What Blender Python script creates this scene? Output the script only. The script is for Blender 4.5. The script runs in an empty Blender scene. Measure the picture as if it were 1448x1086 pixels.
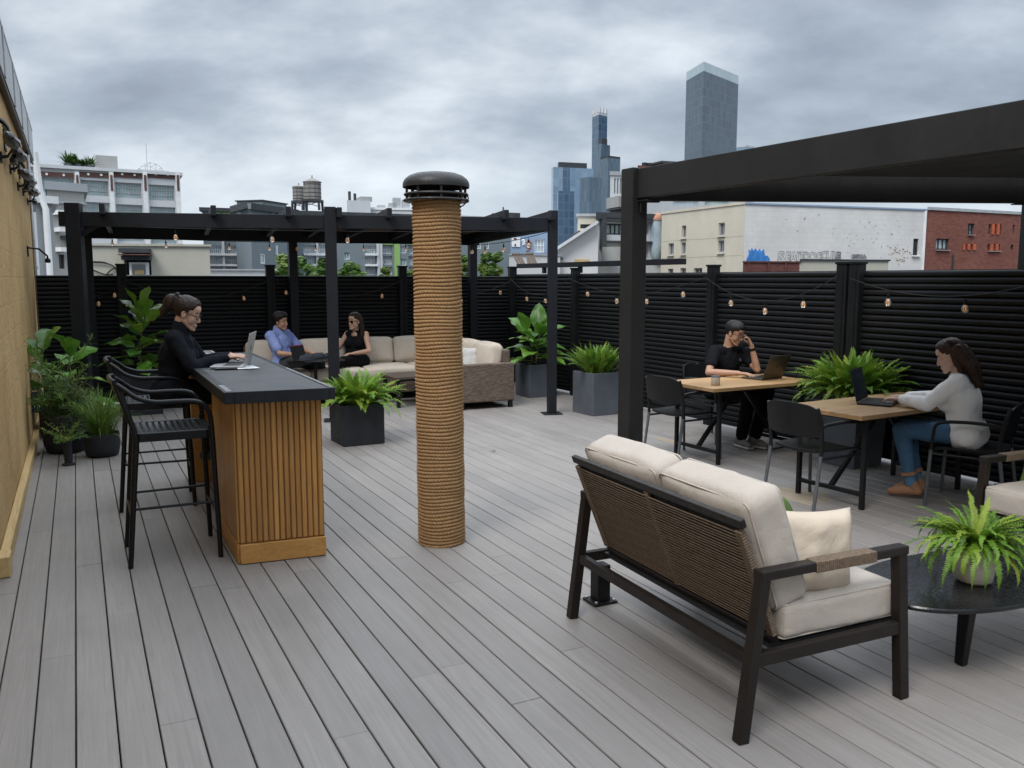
import bpy, math, random
import numpy as np
from mathutils import Vector, Matrix, Euler, noise
R = math.radians
random.seed(7)
rng = np.random.default_rng(7)
scene = bpy.context.scene
COL = scene.collection
F_PX, CAM_H, PITCH = 1210.0, 1.65, math.atan(148 / 1210.0)
AX = (-.452, .892)          # direction of the deck boards
PX = (.892, .452)           # across the boards
ANG = math.atan2(PX[1], PX[0])

# ------------------------------------------------------------------ helpers
def at(px, py, y):
    """world point seen at a photo pixel when it stands y metres in front of the camera"""
    u = (px - 724) / F_PX; v = (543 - py) / F_PX
    c, s = math.cos(PITCH), math.sin(PITCH)
    t = y / (c + v * s)
    return Vector((u * t, y, CAM_H + (-s + v * c) * t))

def tag(o, label=None, cat=None, group=None, kind=None):
    if label: o['label'] = label
    if cat: o['category'] = cat
    if group: o['group'] = group
    if kind: o['kind'] = kind
    return o

def empty(name, loc=(0, 0, 0), rz=0.0, label=None, cat=None, group=None):
    o = bpy.data.objects.new(name, None)
    o.empty_display_size = .1
    COL.objects.link(o)
    o.location = loc; o.rotation_euler = (0, 0, rz)
    return tag(o, label, cat, group)

def copy_tree(o, parent=None):
    c = o.copy(); COL.objects.link(c)
    if parent is not None: c.parent = parent
    for ch in [x for x in bpy.data.objects if x.parent == o]:
        copy_tree(ch, c)
    return c

def link_mesh(name, me, mat, parent=None, smooth=False, bevel=0.0, loc=None, rot=None):
    o = bpy.data.objects.new(name, me)
    COL.objects.link(o)
    if mat is not None and not me.materials: me.materials.append(mat)
    if smooth:
        me.polygons.foreach_set('use_smooth', [True] * len(me.polygons))
        if smooth != True:
            me.set_sharp_from_angle(angle=R(smooth))
    if parent is not None: o.parent = parent
    if loc is not None: o.location = loc
    if rot is not None: o.rotation_euler = rot
    if bevel:
        m = o.modifiers.new('bevel', 'BEVEL'); m.width = bevel; m.segments = 2
        m.limit_method = 'ANGLE'; m.angle_limit = R(40)
    return o

class MB:
    def __init__(s): s.v = []; s.f = []; s.attr = []; s.cur = 0.0
    def add(s, vs, fs):
        n = len(s.v)
        s.v.extend([tuple(x) for x in vs])
        for f in fs:
            s.f.append([i + n for i in f]); s.attr.append(s.cur)
        return s
    def box(s, c, d, rz=0.0, M=None):
        x, y, z = d[0] / 2, d[1] / 2, d[2] / 2
        vs = [Vector((a * x, b * y, e * z)) for e in (-1, 1) for b in (-1, 1) for a in (-1, 1)]
        if M is None: M = Matrix.Rotation(rz, 3, 'Z')
        c = Vector(c)
        vs = [M @ q + c for q in vs]
        return s.add(vs, [(0, 2, 3, 1), (4, 5, 7, 6), (0, 1, 5, 4), (2, 6, 7, 3), (0, 4, 6, 2), (1, 3, 7, 5)])
    def beam(s, p0, p1, w, h, up=(0, 0, 1), w1=None, h1=None):
        p0, p1 = Vector(p0), Vector(p1); d = (p1 - p0).normalized(); up = Vector(up)
        side = d.cross(up)
        if side.length < 1e-4: side = d.cross(Vector((1, 0, 0)))
        side.normalize(); u = side.cross(d).normalized()
        w1 = w if w1 is None else w1; h1 = h if h1 is None else h1
        vs = []
        for p, a, b in ((p0, w, h), (p1, w1, h1)):
            for sx, sy in ((-1, -1), (1, -1), (1, 1), (-1, 1)):
                vs.append(p + side * sx * a / 2 + u * sy * b / 2)
        return s.add(vs, [(3, 2, 1, 0), (4, 5, 6, 7), (0, 1, 5, 4), (1, 2, 6, 5), (2, 3, 7, 6), (3, 0, 4, 7)])
    def tube(s, pts, r, n=8, caps=True):
        pts = [Vector(p) for p in pts]; m = len(pts)
        rs = r if isinstance(r, (list, tuple)) else [r] * m
        vs = []; prev = None
        for i, p in enumerate(pts):
            d = (pts[min(i + 1, m - 1)] - pts[max(i - 1, 0)]).normalized()
            if prev is None:
                a = d.cross(Vector((0, 0, 1)))
                if a.length < 1e-3: a = d.cross(Vector((1, 0, 0)))
            else:
                a = prev - d * prev.dot(d)
                if a.length < 1e-5: a = d.cross(Vector((0, .3, 1)))
            a.normalize(); b = d.cross(a); prev = a
            for k in range(n):
                t = 2 * math.pi * k / n
                vs.append(p + (a * math.cos(t) + b * math.sin(t)) * rs[i])
        fs = []
        for i in range(m - 1):
            for k in range(n):
                k2 = (k + 1) % n
                fs.append((i * n + k, i * n + k2, (i + 1) * n + k2, (i + 1) * n + k))
        if caps:
            fs.append(tuple(range(n - 1, -1, -1))); fs.append(tuple((m - 1) * n + k for k in range(n)))
        return s.add(vs, fs)
    def lathe(s, prof, n=32, c=(0, 0, 0), sx=1.0, sy=1.0):
        vs = []; m = len(prof)
        for r, z in prof:
            for k in range(n):
                t = 2 * math.pi * k / n
                vs.append((c[0] + r * math.cos(t) * sx, c[1] + r * math.sin(t) * sy, c[2] + z))
        fs = []
        for i in range(m - 1):
            for k in range(n):
                k2 = (k + 1) % n
                fs.append((i * n + k, i * n + k2, (i + 1) * n + k2, (i + 1) * n + k))
        fs.append(tuple(range(n - 1, -1, -1))); fs.append(tuple((m - 1) * n + k for k in range(n)))
        return s.add(vs, fs)
    def prism(s, poly, z0, z1):
        n = len(poly)
        vs = [(x, y, z0) for x, y in poly] + [(x, y, z1) for x, y in poly]
        fs = [tuple(range(n - 1, -1, -1)), tuple(range(n, 2 * n))]
        for i in range(n):
            j = (i + 1) % n
            fs.append((i, j, n + j, n + i))
        return s.add(vs, fs)
    def rbox(s, c, half, rad, n=10, bulge=(0, 0, 0), M=None, wob=0.0, seed=0.0):
        """soft rounded box (cushion)"""
        half = np.array(half, float); rad = min(rad, half.min() * .98)
        g = np.linspace(-1, 1, n + 1); g = np.sign(g) * (1 - (1 - abs(g)) ** 1.35)
        verts = {}; vl = []; fs = []
        def vid(p):
            k = tuple(np.round(p, 5))
            if k not in verts: verts[k] = len(vl); vl.append(k)
            return verts[k]
        for ax in range(3):
            b, e = (ax + 1) % 3, (ax + 2) % 3
            for sg in (-1, 1):
                for i in range(n):
                    for j in range(n):
                        q = []
                        for di, dj in ((0, 0), (1, 0), (1, 1), (0, 1)):
                            p = np.zeros(3); p[ax] = sg; p[b] = g[i + di]; p[e] = g[j + dj]
                            q.append(vid(p))
                        fs.append(tuple(q if sg > 0 else q[::-1]))
        P = np.array(vl); Q = P * half
        inner = np.clip(Q, -(half - rad), half - rad)
        d = Q - inner; L = np.linalg.norm(d, axis=1, keepdims=True); L[L == 0] = 1
        O = inner + d / L * rad
        bu = np.array(bulge)
        for ax in range(3):
            b, e = (ax + 1) % 3, (ax + 2) % 3
            O[:, ax] += np.sign(P[:, ax]) * (abs(P[:, ax]) > .55) * bu[ax] * (1 - P[:, b] ** 2) ** .8 * (1 - P[:, e] ** 2) ** .8
        if wob:
            for i in range(len(O)):
                v = Vector(O[i]) * 6 + Vector((seed, seed * 2, 0))
                nv = noise.noise_vector(v); nv2 = noise.noise_vector(v * 2.7)
                O[i] += (np.array(nv) + .5 * np.array(nv2)) * wob
        M = Matrix.Identity(3) if M is None else M
        A = np.array(M)
        O = O @ A.T + np.array(c)
        return s.add(O.tolist(), fs)
    def build(s, name, mat, parent=None, smooth=False, bevel=0.0, loc=None, rot=None, attr=False):
        me = bpy.data.meshes.new(name)
        me.from_pydata(s.v, [], s.f)
        if attr:
            a = me.attributes.new('rand', 'FLOAT', 'FACE')
            a.data.foreach_set('value', s.attr)
        me.update()
        return link_mesh(name, me, mat, parent, smooth, bevel, loc, rot)

def arc_pts(p0, p1, sag, n=12):
    p0, p1 = Vector(p0), Vector(p1)
    return [p0.lerp(p1, i / n) + Vector((0, 0, -sag * 4 * (i / n) * (1 - i / n))) for i in range(n + 1)]

def smooth_path(pts, n=6):
    """Catmull-Rom through points"""
    P = [Vector(p) for p in pts]; P = [P[0] * 2 - P[1]] + P + [P[-1] * 2 - P[-2]]
    out = []
    for i in range(1, len(P) - 2):
        for k in range(n):
            t = k / n
            out.append(.5 * ((2 * P[i]) + (-P[i - 1] + P[i + 1]) * t + (2 * P[i - 1] - 5 * P[i] + 4 * P[i + 1] - P[i + 2]) * t * t
                             + (-P[i - 1] + 3 * P[i] - 3 * P[i + 1] + P[i + 2]) * t ** 3))
    out.append(P[-2]); return out

# ------------------------------------------------------------------ materials
class NT:
    def __init__(s, name):
        s.m = bpy.data.materials.new(name); s.m.use_nodes = True
        s.t = s.m.node_tree; s.b = s.t.nodes['Principled BSDF']
        s.tc = s.t.nodes.new('ShaderNodeTexCoord')
    def n(s, typ, **kw):
        nd = s.t.nodes.new(typ)
        for k, v in kw.items():
            if k in nd.inputs: nd.inputs[k].default_value = v
            else: setattr(nd, k, v)
        return nd
    def l(s, a, b): s.t.links.new(a, b)
    def map(s, scale=(1, 1, 1), rot=(0, 0, 0), src='Object', loc=(0, 0, 0)):
        mp = s.n('ShaderNodeMapping'); mp.inputs['Scale'].default_value = scale; mp.inputs['Rotation'].default_value = rot
        mp.inputs['Location'].default_value = loc
        s.l(s.tc.outputs[src], mp.inputs['Vector']); return mp.outputs[0]
    def noise(s, scale, vec=None, detail=5, rough=.6, dist=0.0):
        nd = s.n('ShaderNodeTexNoise'); nd.inputs['Scale'].default_value = scale; nd.inputs['Detail'].default_value = detail
        nd.inputs['Roughness'].default_value = rough; nd.inputs['Distortion'].default_value = dist
        s.l(vec if vec is not None else s.tc.outputs['Object'], nd.inputs['Vector']); return nd.outputs['Fac']
    def ramp(s, fac, stops):
        r = s.n('ShaderNodeValToRGB'); e = r.color_ramp.elements
        while len(e) < len(stops): e.new(.5)
        for i, (p, c) in enumerate(stops):
            e[i].position = p; e[i].color = (c, c, c, 1) if isinstance(c, (int, float)) else (*c, 1)
        s.l(fac, r.inputs[0]); return r.outputs[0]
    def mix(s, fac, a, b, typ='MIX'):
        mx = s.n('ShaderNodeMix', data_type='RGBA', blend_type=typ)
        for sock, val in ((mx.inputs[0], fac), (mx.inputs[6], a), (mx.inputs[7], b)):
            if isinstance(val, (int, float)): sock.default_value = val
            elif isinstance(val, tuple): sock.default_value = (*val, 1)
            else: s.l(val, sock)
        return mx.outputs[2]
    def math(s, op, a, b=0.0):
        nd = s.n('ShaderNodeMath', operation=op)
        for i, val in enumerate((a, b)):
            if isinstance(val, (int, float)): nd.inputs[i].default_value = val
            else: s.l(val, nd.inputs[i])
        return nd.outputs[0]
    def bump(s, h, strength=.3, dist=.01, prev=None):
        b = s.n('ShaderNodeBump'); b.inputs['Strength'].default_value = strength; b.inputs['Distance'].default_value = dist
        s.l(h, b.inputs['Height'])
        if prev is not None: s.l(prev, b.inputs['Normal'])
        return b.outputs[0]
    def out(s, col=None, rough=.5, metal=0.0, normal=None, spec=.5, **kw):
        if col is not None:
            if isinstance(col, tuple): s.b.inputs['Base Color'].default_value = (*col, 1)
            else: s.l(col, s.b.inputs['Base Color'])
        if isinstance(rough, (int, float)): s.b.inputs['Roughness'].default_value = rough
        else: s.l(rough, s.b.inputs['Roughness'])
        s.b.inputs['Metallic'].default_value = metal
        s.b.inputs['Specular IOR Level'].default_value = spec
        if normal is not None: s.l(normal, s.b.inputs['Normal'])
        for k, v in kw.items(): s.b.inputs[k.replace('_', ' ')].default_value = v
        return s.m

def paint(name, col, var=.12, rough=.5, scale=6.0, bump=.05, metal=0.0, spec=None, rvar=.1):
    """painted or plastic or metal surface with worn tone and gloss"""
    if spec is None: spec = .22 if max(col) < .06 else .4
    t = NT(name)
    n1 = t.noise(scale, detail=6); n2 = t.noise(scale * 9, detail=3)
    c0 = tuple(x * (1 - var) for x in col); c1 = tuple(min(1, x * (1 + var)) for x in col)
    c = t.ramp(n1, [(.3, c0), (.7, c1)])
    r = t.ramp(n2, [(.3, max(0, rough - rvar)), (.7, min(1, rough + rvar))])
    nb = t.bump(n2, bump, .004)
    return t.out(c, r, metal, nb, spec)

def wood(name, dark, light, scale=(2, 30, 30), rough=.5, bump=.12, knots=False, src='Object', rand=False):
    t = NT(name)
    v = t.map(scale, src=src)
    n1 = t.noise(1.0, v, 8, .65, 1.2); n2 = t.noise(4.0, v, 4, .6, .4)
    f = t.math('ADD', t.math('MULTIPLY', n1, .7), t.math('MULTIPLY', n2, .3))
    c = t.ramp(f, [(.32, dark), (.5, tuple((a + b) / 2 for a, b in zip(dark, light))), (.68, light)])
    if rand:
        at_ = t.n('ShaderNodeAttribute'); at_.attribute_name = 'rand'
        c = t.mix(t.math('MULTIPLY', at_.outputs['Fac'], .45), c, tuple(x * .55 for x in dark))
    return t.out(c, rough, 0, t.bump(f, bump, .004), .22 if max(light) < .06 else .4)

def fabric(name, col, weave=900.0, var=.1, rough=.9, bump=.25):
    t = NT(name)
    n1 = t.noise(5, detail=6); n2 = t.noise(weave, detail=2, rough=.5); n3 = t.noise(18, detail=4)
    c = t.ramp(n1, [(.3, tuple(x * (1 - var) for x in col)), (.7, col)])
    c = t.mix(.18, c, t.ramp(n2, [(.35, tuple(x * .6 for x in col)), (.65, tuple(min(1, x * 1.15) for x in col))]))
    nb = t.bump(n2, bump, .002); nb = t.bump(n3, .25, .012, nb)
    rd = t.math('ABSOLUTE', t.math('SUBTRACT', t.noise(5.5, None, 2, .5, 1.4), .5)); nb = t.bump(t.ramp(rd, [(0.0, 0.0), (.04, .5), (.2, 1.0)]), .09, .015, nb)
    return t.out(c, rough, 0, nb, .12)

def leafmat(name, dark, light, rough=.45, trans=.25, vscale=9.0):
    t = NT(name)
    n1 = t.noise(vscale, detail=4); n2 = t.noise(vscale * 8, detail=3)
    c = t.ramp(n1, [(.3, dark), (.72, light)])
    c = t.mix(.25, c, t.ramp(n2, [(.3, tuple(x * .6 for x in dark)), (.7, light)]))
    at_ = t.n('ShaderNodeAttribute'); at_.attribute_name = 'rand'
    c = t.mix(t.ramp(at_.outputs['Fac'], [(.0, .55), (.35, 0.0)]), c, tuple(x * .55 for x in dark))
    c = t.mix(t.ramp(at_.outputs['Fac'], [(.6, .0), (.93, .55), (1.0, .85)]), c, (light[0] * 1.25, light[1] * .85, light[2] * .9))
    m = t.out(c, rough, 0, t.bump(n2, .15, .003), .4)
    tr = t.n('ShaderNodeBsdfTranslucent'); t.l(c, tr.inputs['Color'])
    mx = t.n('ShaderNodeMixShader'); mx.inputs[0].default_value = trans
    o = t.t.nodes['Material Output']
    t.l(t.b.outputs[0], mx.inputs[1]); t.l(tr.outputs[0], mx.inputs[2]); t.l(mx.outputs[0], o.inputs['Surface'])
    return m

def m_deck():
    t = NT('deck_boards')
    v = t.map((1.2, 34, 20)); n1 = t.noise(1.0, v, 9, .7, 1.6)
    v2 = t.map((.8, 7, 7)); n2 = t.noise(1.0, v2, 5, .6, .5)
    n3 = t.noise(.55, None, 4); fine = t.noise(1.0, t.map((6, 260, 60)), 3, .6, .3)
    at_ = t.n('ShaderNodeAttribute'); at_.attribute_name = 'rand'
    c = t.ramp(n1, [(.25, (.185, .169, .158)), (.5, (.252, .231, .217)), (.78, (.325, .30, .282))])
    c = t.mix(t.math('MULTIPLY', n2, .3), c, (.285, .267, .254))
    c = t.mix(t.ramp(t.noise(1.3, None, 6), [(.5, 0.0), (.75, .4)]), c, (.15, .14, .134))
    c = t.mix(t.ramp(t.noise(3.2, t.map((.5, 1.4, 1)), 7, .75), [(.58, 0.0), (.8, .35)]), c, (.34, .32, .30))
    c = t.mix(t.math('MULTIPLY', at_.outputs['Fac'], .5), c, (.178, .166, .159))
    # bare tan patches scraped through the grey coating (deck-space shapes)
    def patch(cx, cy, sx, sy):
        mp = t.map((1 / sx, 1 / sy, 0), loc=(-cx / sx, -cy / sy, 0))
        g = t.n('ShaderNodeVectorMath', operation='LENGTH'); t.l(mp, g.inputs[0])
        e = t.math('ADD', g.outputs['Value'], t.math('MULTIPLY', t.math('SUBTRACT', t.noise(5, t.map((.7, 2.2, 1)), 4, .7), .5), 1.5))
        return t.ramp(e, [(.72, 1.0), (.92, 0.0)])
    tan = t.mix(n1, (.22, .16, .10), (.42, .34, .235))
    for a in DECK_PATCHES:
        c = t.mix(t.math('MULTIPLY', patch(*a), .8), c, tan)
    h = t.math('ADD', n1, t.math('MULTIPLY', fine, .5))
    r = t.ramp(t.math('ADD', t.math('MULTIPLY', n3, .6), t.math('MULTIPLY', n2, .4)), [(.38, .36), (.62, .56)])
    return t.out(c, r, 0, t.bump(h, .22, .004), .38)

def to_deck(x, y):   # world -> deck frame
    return (x * AX[0] + y * AX[1], x * PX[0] + y * PX[1])
def P2(px, py):
    c, s = math.cos(PITCH), math.sin(PITCH); v = (543 - py) / F_PX; u = (px - 724) / F_PX
    t = -CAM_H / (-s + v * c); return (u * t, (c + v * s) * t)
_p = lambda px, py: (to_deck(*P2(px, py))[0], -to_deck(*P2(px, py))[1])
DECK_PATCHES = [(*_p(1128, 700), .30, .27), (*_p(948, 624), .32, .06), (*_p(1010, 690), .16, .04)]

def m_rope():
    t = NT('sisal_rope')
    v = t.map((60, 60, 160)); n1 = t.noise(1, v, 5, .7); n2 = t.noise(3, None, 4)
    c = t.ramp(n1, [(.25, (.19, .105, .045)), (.55, (.335, .203, .097)), (.82, (.46, .31, .168))])
    c = t.mix(t.math('MULTIPLY', n2, .4), c, (.205, .115, .052))
    return t.out(c, .85, 0, t.bump(t.noise(260, None, 3), .5, .003), .2)

def m_wall():
    t = NT('ochre_masonry_paint')
    v = t.map((1, 1, 1))
    br = t.n('ShaderNodeTexBrick'); br.inputs['Scale'].default_value = 1.0
    br.inputs['Brick Width'].default_value = .42; br.inputs['Row Height'].default_value = .21; br.inputs['Mortar Size'].default_value = .008
    br.inputs['Mortar Smooth'].default_value = .6
    sw = t.n('ShaderNodeCombineXYZ'); sp = t.n('ShaderNodeSeparateXYZ'); t.l(v, sp.inputs[0])
    t.l(sp.outputs[0], sw.inputs[0]); t.l(sp.outputs[2], sw.inputs[1])
    wob = t.n('ShaderNodeVectorMath', operation='ADD'); t.l(sw.outputs[0], wob.inputs[0])
    nz = t.n('ShaderNodeTexNoise'); nz.inputs['Scale'].default_value = 3; t.l(v, nz.inputs['Vector'])
    sc = t.n('ShaderNodeVectorMath', operation='SCALE'); sc.inputs['Scale'].default_value = .03; t.l(nz.outputs['Color'], sc.inputs[0])
    t.l(sc.outputs[0], wob.inputs[1]); t.l(wob.outputs[0], br.inputs['Vector'])
    n1 = t.noise(1.4, None, 7, .65); n2 = t.noise(22, None, 5); n3 = t.noise(1.0, t.map((7, 7, .6)), 5, .7)
    c = t.ramp(n1, [(.28, (.34, .212, .085)), (.5, (.45, .30, .135)), (.75, (.52, .365, .18))])
    c = t.mix(t.ramp(n3, [(.5, 0.0), (.75, .45)]), c, (.25, .165, .085))
    c = t.mix(t.math('MULTIPLY', br.outputs['Fac'], .10), c, (.27, .18, .095))
    nb = t.bump(t.math('SUBTRACT', 1.0, br.outputs['Fac']), .25, .008); nb = t.bump(n2, .55, .012, nb)
    nb = t.bump(t.noise(5, None, 4, .6, 2.0), .4, .03, nb)
    return t.out(c, .8, 0, nb, .25)

def m_brick(name, c1, c2, mortar, sc=1.0, bw=.5, rh=.16, swap=False):
    t = NT(name)
    sp = t.n('ShaderNodeSeparateXYZ'); t.l(t.tc.outputs['Object'], sp.inputs[0])
    cb = t.n('ShaderNodeCombineXYZ'); t.l(sp.outputs[1 if swap else 0], cb.inputs[0]); t.l(sp.outputs[2], cb.inputs[1])
    br = t.n('ShaderNodeTexBrick'); br.inputs['Scale'].default_value = sc
    br.inputs['Brick Width'].default_value = bw; br.inputs['Row Height'].default_value = rh; br.inputs['Mortar Size'].default_value = .012
    for k, c in (('Color1', c1), ('Color2', c2), ('Mortar', mortar)): br.inputs[k].default_value = (*c, 1)
    t.l(cb.outputs[0], br.inputs['Vector'])
    n1 = t.noise(.35, None, 7, .7)
    n4 = t.noise(.9, t.map((1, 1, .22)), 6, .7)
    c = t.mix(t.ramp(n1, [(.4, 0.0), (.75, .5)]), br.outputs['Color'], tuple(x * .55 for x in c1))
    c = t.mix(t.ramp(n4, [(.55, 0.0), (.8, .35)]), c, mortar)
    return t.out(c, .85, 0, t.bump(br.outputs['Fac'], -.2, .02), .2)

def m_stucco(name, col, streak=.35, dirt=(.25, .23, .2), scale=.6):
    t = NT(name)
    n1 = t.noise(scale, None, 8, .7); n2 = t.noise(1.0, t.map((1.6, 1.6, .16)), 7, .7); n3 = t.noise(9, None, 5)
    c = t.ramp(n1, [(.3, tuple(x * .82 for x in col)), (.7, col)])
    c = t.mix(t.ramp(n2, [(.5, 0.0), (.85, streak)]), c, dirt)
    c = t.mix(.12, c, t.ramp(n3, [(.3, tuple(x * .6 for x in col)), (.7, col)]))
    return t.out(c, .85, 0, t.bump(n3, .15, .02), .2)

def m_glassfacade(name, c_dark, c_light, frame, bw, rh, rough=.12, mortar=.06, refl=.8):
    """curtain wall: panes of slightly different tint between mullions"""
    t = NT(name)
    sp = t.n('ShaderNodeSeparateXYZ'); t.l(t.tc.outputs['Object'], sp.inputs[0])
    cb = t.n('ShaderNodeCombineXYZ'); t.l(t.math('ADD', sp.outputs[0], sp.outputs[1]), cb.inputs[0]); t.l(sp.outputs[2], cb.inputs[1])
    br = t.n('ShaderNodeTexBrick', offset=0.0); br.inputs['Scale'].default_value = 1.0
    br.inputs['Brick Width'].default_value = bw; br.inputs['Row Height'].default_value = rh; br.inputs['Mortar Size'].default_value = mortar
    br.inputs['Bias'].default_value = -.1
    for k, c in (('Color1', c_dark), ('Color2', c_light), ('Mortar', frame)): br.inputs[k].default_value = (*c, 1)
    t.l(cb.outputs[0], br.inputs['Vector'])
    n1 = t.noise(.05, t.map((1, 1, .35)), 5, .7)
    c = t.mix(t.ramp(n1, [(.4, 0.0), (.65, .6)]), br.outputs['Color'], c_light)
    return t.out(c, rough, 0, t.bump(n1, .1, .5), refl)

def m_window(name, c0=(.05, .07, .08), c1=(.22, .28, .3), rough=.08):
    t = NT(name)
    n1 = t.noise(.8, None, 4, .6)
    return t.out(t.ramp(n1, [(.35, c0), (.65, c1)]), rough, 0, t.bump(t.noise(1.5, None, 2), .05, .05), .9)

def m_wicker(name, dark, light, s=1.0):
    t = NT(name)
    sp = t.n('ShaderNodeSeparateXYZ'); t.l(t.tc.outputs['Object'], sp.inputs[0])
    cb = t.n('ShaderNodeCombineXYZ'); t.l(t.math('ADD', sp.outputs[0], sp.outputs[1]), cb.inputs[0]); t.l(sp.outputs[2], cb.inputs[1])
    br = t.n('ShaderNodeTexBrick'); br.inputs['Scale'].default_value = s
    br.inputs['Brick Width'].default_value = .045; br.inputs['Row Height'].default_value = .012; br.inputs['Mortar Size'].default_value = .0022
    br.inputs['Mortar Smooth'].default_value = .8
    for k, c in (('Color1', dark), ('Color2', light), ('Mortar', tuple(x * .25 for x in dark))): br.inputs[k].default_value = (*c, 1)
    t.l(cb.outputs[0], br.inputs['Vector'])
    c = t.mix(t.math('MULTIPLY', t.noise(9, None, 4), .4), br.outputs['Color'], dark)
    return t.out(c, .7, 0, t.bump(br.outputs['Fac'], -.8, .006), .3)

M = {}
M['deck'] = m_deck()
M['rope'] = m_rope()
M['wall'] = m_wall()
M['black_metal'] = paint('black_powder_coat', (.010, .0105, .0115), .25, .42, 5, .06)
M['perg_near'] = paint('charcoal_aluminium', (.019, .0185, .018), .2, .48, 3, .05)
M['perg_far'] = paint('blue_black_steel', (.011, .0125, .016), .2, .5, 3, .05)
M['louvre'] = paint('louvre_aluminium', (.055, .053, .051), .15, .45, 3, .05)
M['fence'] = wood('fence_black_stain', (.0042, .0044, .005), (.0105, .011, .0122), (2.2, 40, 40), .5, .3)
M['fence_post'] = paint('fence_post_black', (.0075, .008, .009), .3, .5, 5, .1)
M['roof_ply'] = wood('pergola_plywood', (.10, .06, .035), (.2, .13, .08), (1, 8, 8), .8, .1)
M['bar_wood'] = wood('bar_slat_oak', (.33, .15, .038), (.56, .295, .085), (30, 30, 2.2), .42, .1, rand=True)
M['bar_wood_h'] = wood('bar_trim_oak', (.34, .16, .042), (.55, .29, .085), (2.2, 30, 30), .42, .1)
def m_bartop():
    t = NT('bar_top_granite')
    n1 = t.noise(190, None, 3, .7); n2 = t.noise(3, None, 5); n3 = t.noise(420, None, 2)
    c = t.ramp(n1, [(.35, (.022, .0245, .029)), (.6, (.045, .049, .056)), (.72, (.12, .125, .135))])
    c = t.mix(t.math('MULTIPLY', n2, .3), c, (.07, .073, .08))
    return t.out(c, t.ramp(n2, [(.3, .42), (.7, .6)]), 0, t.bump(n3, .25, .002), .35)
M['bar_top'] = m_bartop()
M['bar_edge'] = paint('bar_edge_dark', (.013, .015, .019), .2, .35, 12, .05)
M['bar_strip'] = paint('bar_strip_steel', (.30, .32, .34), .15, .3, 14, .05, .7)
M['stool'] = paint('stool_black_resin', (.0075, .008, .009), .2, .32, 9, .06)
M['sofa_frame'] = paint('bronze_brown_frame', (.0145, .0112, .0098), .25, .42, 6, .06)
M['cord'] = wood('woven_cord', (.062, .044, .031), (.20, .145, .10), (60, 60, 60), .8, .4)
M['cushion'] = fabric('cushion_stone_linen', (.44, .392, .345), 700)
M['cushion_far'] = fabric('sectional_linen', (.56, .49, .41), 500)
M['pillow_cream'] = fabric('pillow_cream_linen', (.52, .44, .35), 700)
M['pillow_green'] = fabric('pillow_green_linen', (.10, .16, .05), 700)
M['pillow_white'] = fabric('pillow_white_linen', (.55, .53, .50), 600)
M['wicker'] = m_wicker('sectional_wicker', (.10, .074, .056), (.22, .165, .13))
M['wicker_pale'] = m_wicker('pale_wicker', (.45, .38, .30), (.62, .55, .45))
M['chair'] = paint('chair_black_plastic', (.0095, .010, .011), .15, .42, 9, .05)
M['chair_leg'] = paint('chair_leg_grey', (.10, .108, .12), .15, .42, 8, .04, .3)
M['table_top'] = wood('oak_table_top', (.30, .17, .075), (.50, .32, .16), (1.6, 16, 22), .42, .08, rand=True)
M['coffee_top'] = paint('black_stone_top', (.009, .0095, .0105), .5, .24, 7, .1, 0, .4, .14)
M['dark_wood'] = wood('dark_slat_wood', (.05, .035, .026), (.13, .09, .066), (2, 30, 30), .5, .1)
M['planter_dark'] = paint('planter_charcoal', (.021, .023, .0265), .25, .6, 4, .12)
M['planter_grey'] = paint('planter_blue_grey', (.078, .089, .106), .18, .55, 3, .1)
M['pot_white'] = paint('pot_pale_stone', (.52, .47, .41), .15, .6, 12, .2)
M['soil'] = paint('potting_soil', (.03, .02, .013), .5, .95, 30, .8)
M['fern'] = leafmat('fern_green', (.04, .115, .012), (.17, .32, .032), .5, .3)
M['fern_bright'] = leafmat('fern_lime_green', (.05, .135, .011), (.23, .40, .038), .5, .3)
M['fiddle'] = leafmat('fiddle_leaf_green', (.035, .12, .014), (.16, .35, .042), .32, .22, 5)
M['grass'] = leafmat('grass_tuft_green', (.05, .12, .018), (.17, .30, .05), .5, .3)
M['shrub'] = leafmat('grey_green_leaf', (.035, .075, .02), (.14, .22, .075), .55, .25)
M['stem'] = paint('plant_stem', (.10, .085, .035), .3, .7, 20, .2)
M['tree_leaf'] = leafmat('tree_leaf_green', (.03, .075, .014), (.12, .22, .035), .5, .25, .8)
M['bark'] = paint('tree_bark', (.07, .05, .035), .3, .9, 5, .6)
M['cable'] = paint('black_rubber_cable', (.012, .012, .013), .2, .5, 20, .05)
def m_bulb():
    t = NT('clear_bulb_glass')
    return t.out((.85, .8, .72), .05, 0, t.bump(t.noise(80), .05, .002), .6, Transmission_Weight=.85)
M['bulb'] = m_bulb()
def m_glow():
    t = NT('warm_filament')
    return t.out((.9, .45, .12), .5, 0, None, .2, Emission_Color=(1, .42, .12, 1), Emission_Strength=.22)
M['glow'] = m_glow()
M['steel'] = paint('brushed_steel', (.42, .43, .44), .12, .35, 20, .06, .8)
M['flashing'] = paint('grey_flashing', (.38, .395, .41), .12, .45, 3, .08, .3)
M['cap_metal'] = paint('weathered_cap_metal', (.034, .033, .033), .3, .42, 7, .12, .3)
M['timber_trim'] = wood('yellow_timber_trim', (.36, .24, .10), (.58, .42, .2), (2, 30, 30), .6, .15)
M['white_paint'] = paint('white_paint', (.68, .69, .69), .1, .5, 3, .08)
M['concrete'] = m_stucco('city_concrete', (.30, .30, .29), .3)
M['asphalt'] = m_stucco('asphalt', (.055, .055, .057), .1, (.03, .03, .03), .1)
M['laptop_silver'] = paint('laptop_silver', (.40, .41, .42), .08, .35, 20, .02, .5)
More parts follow.
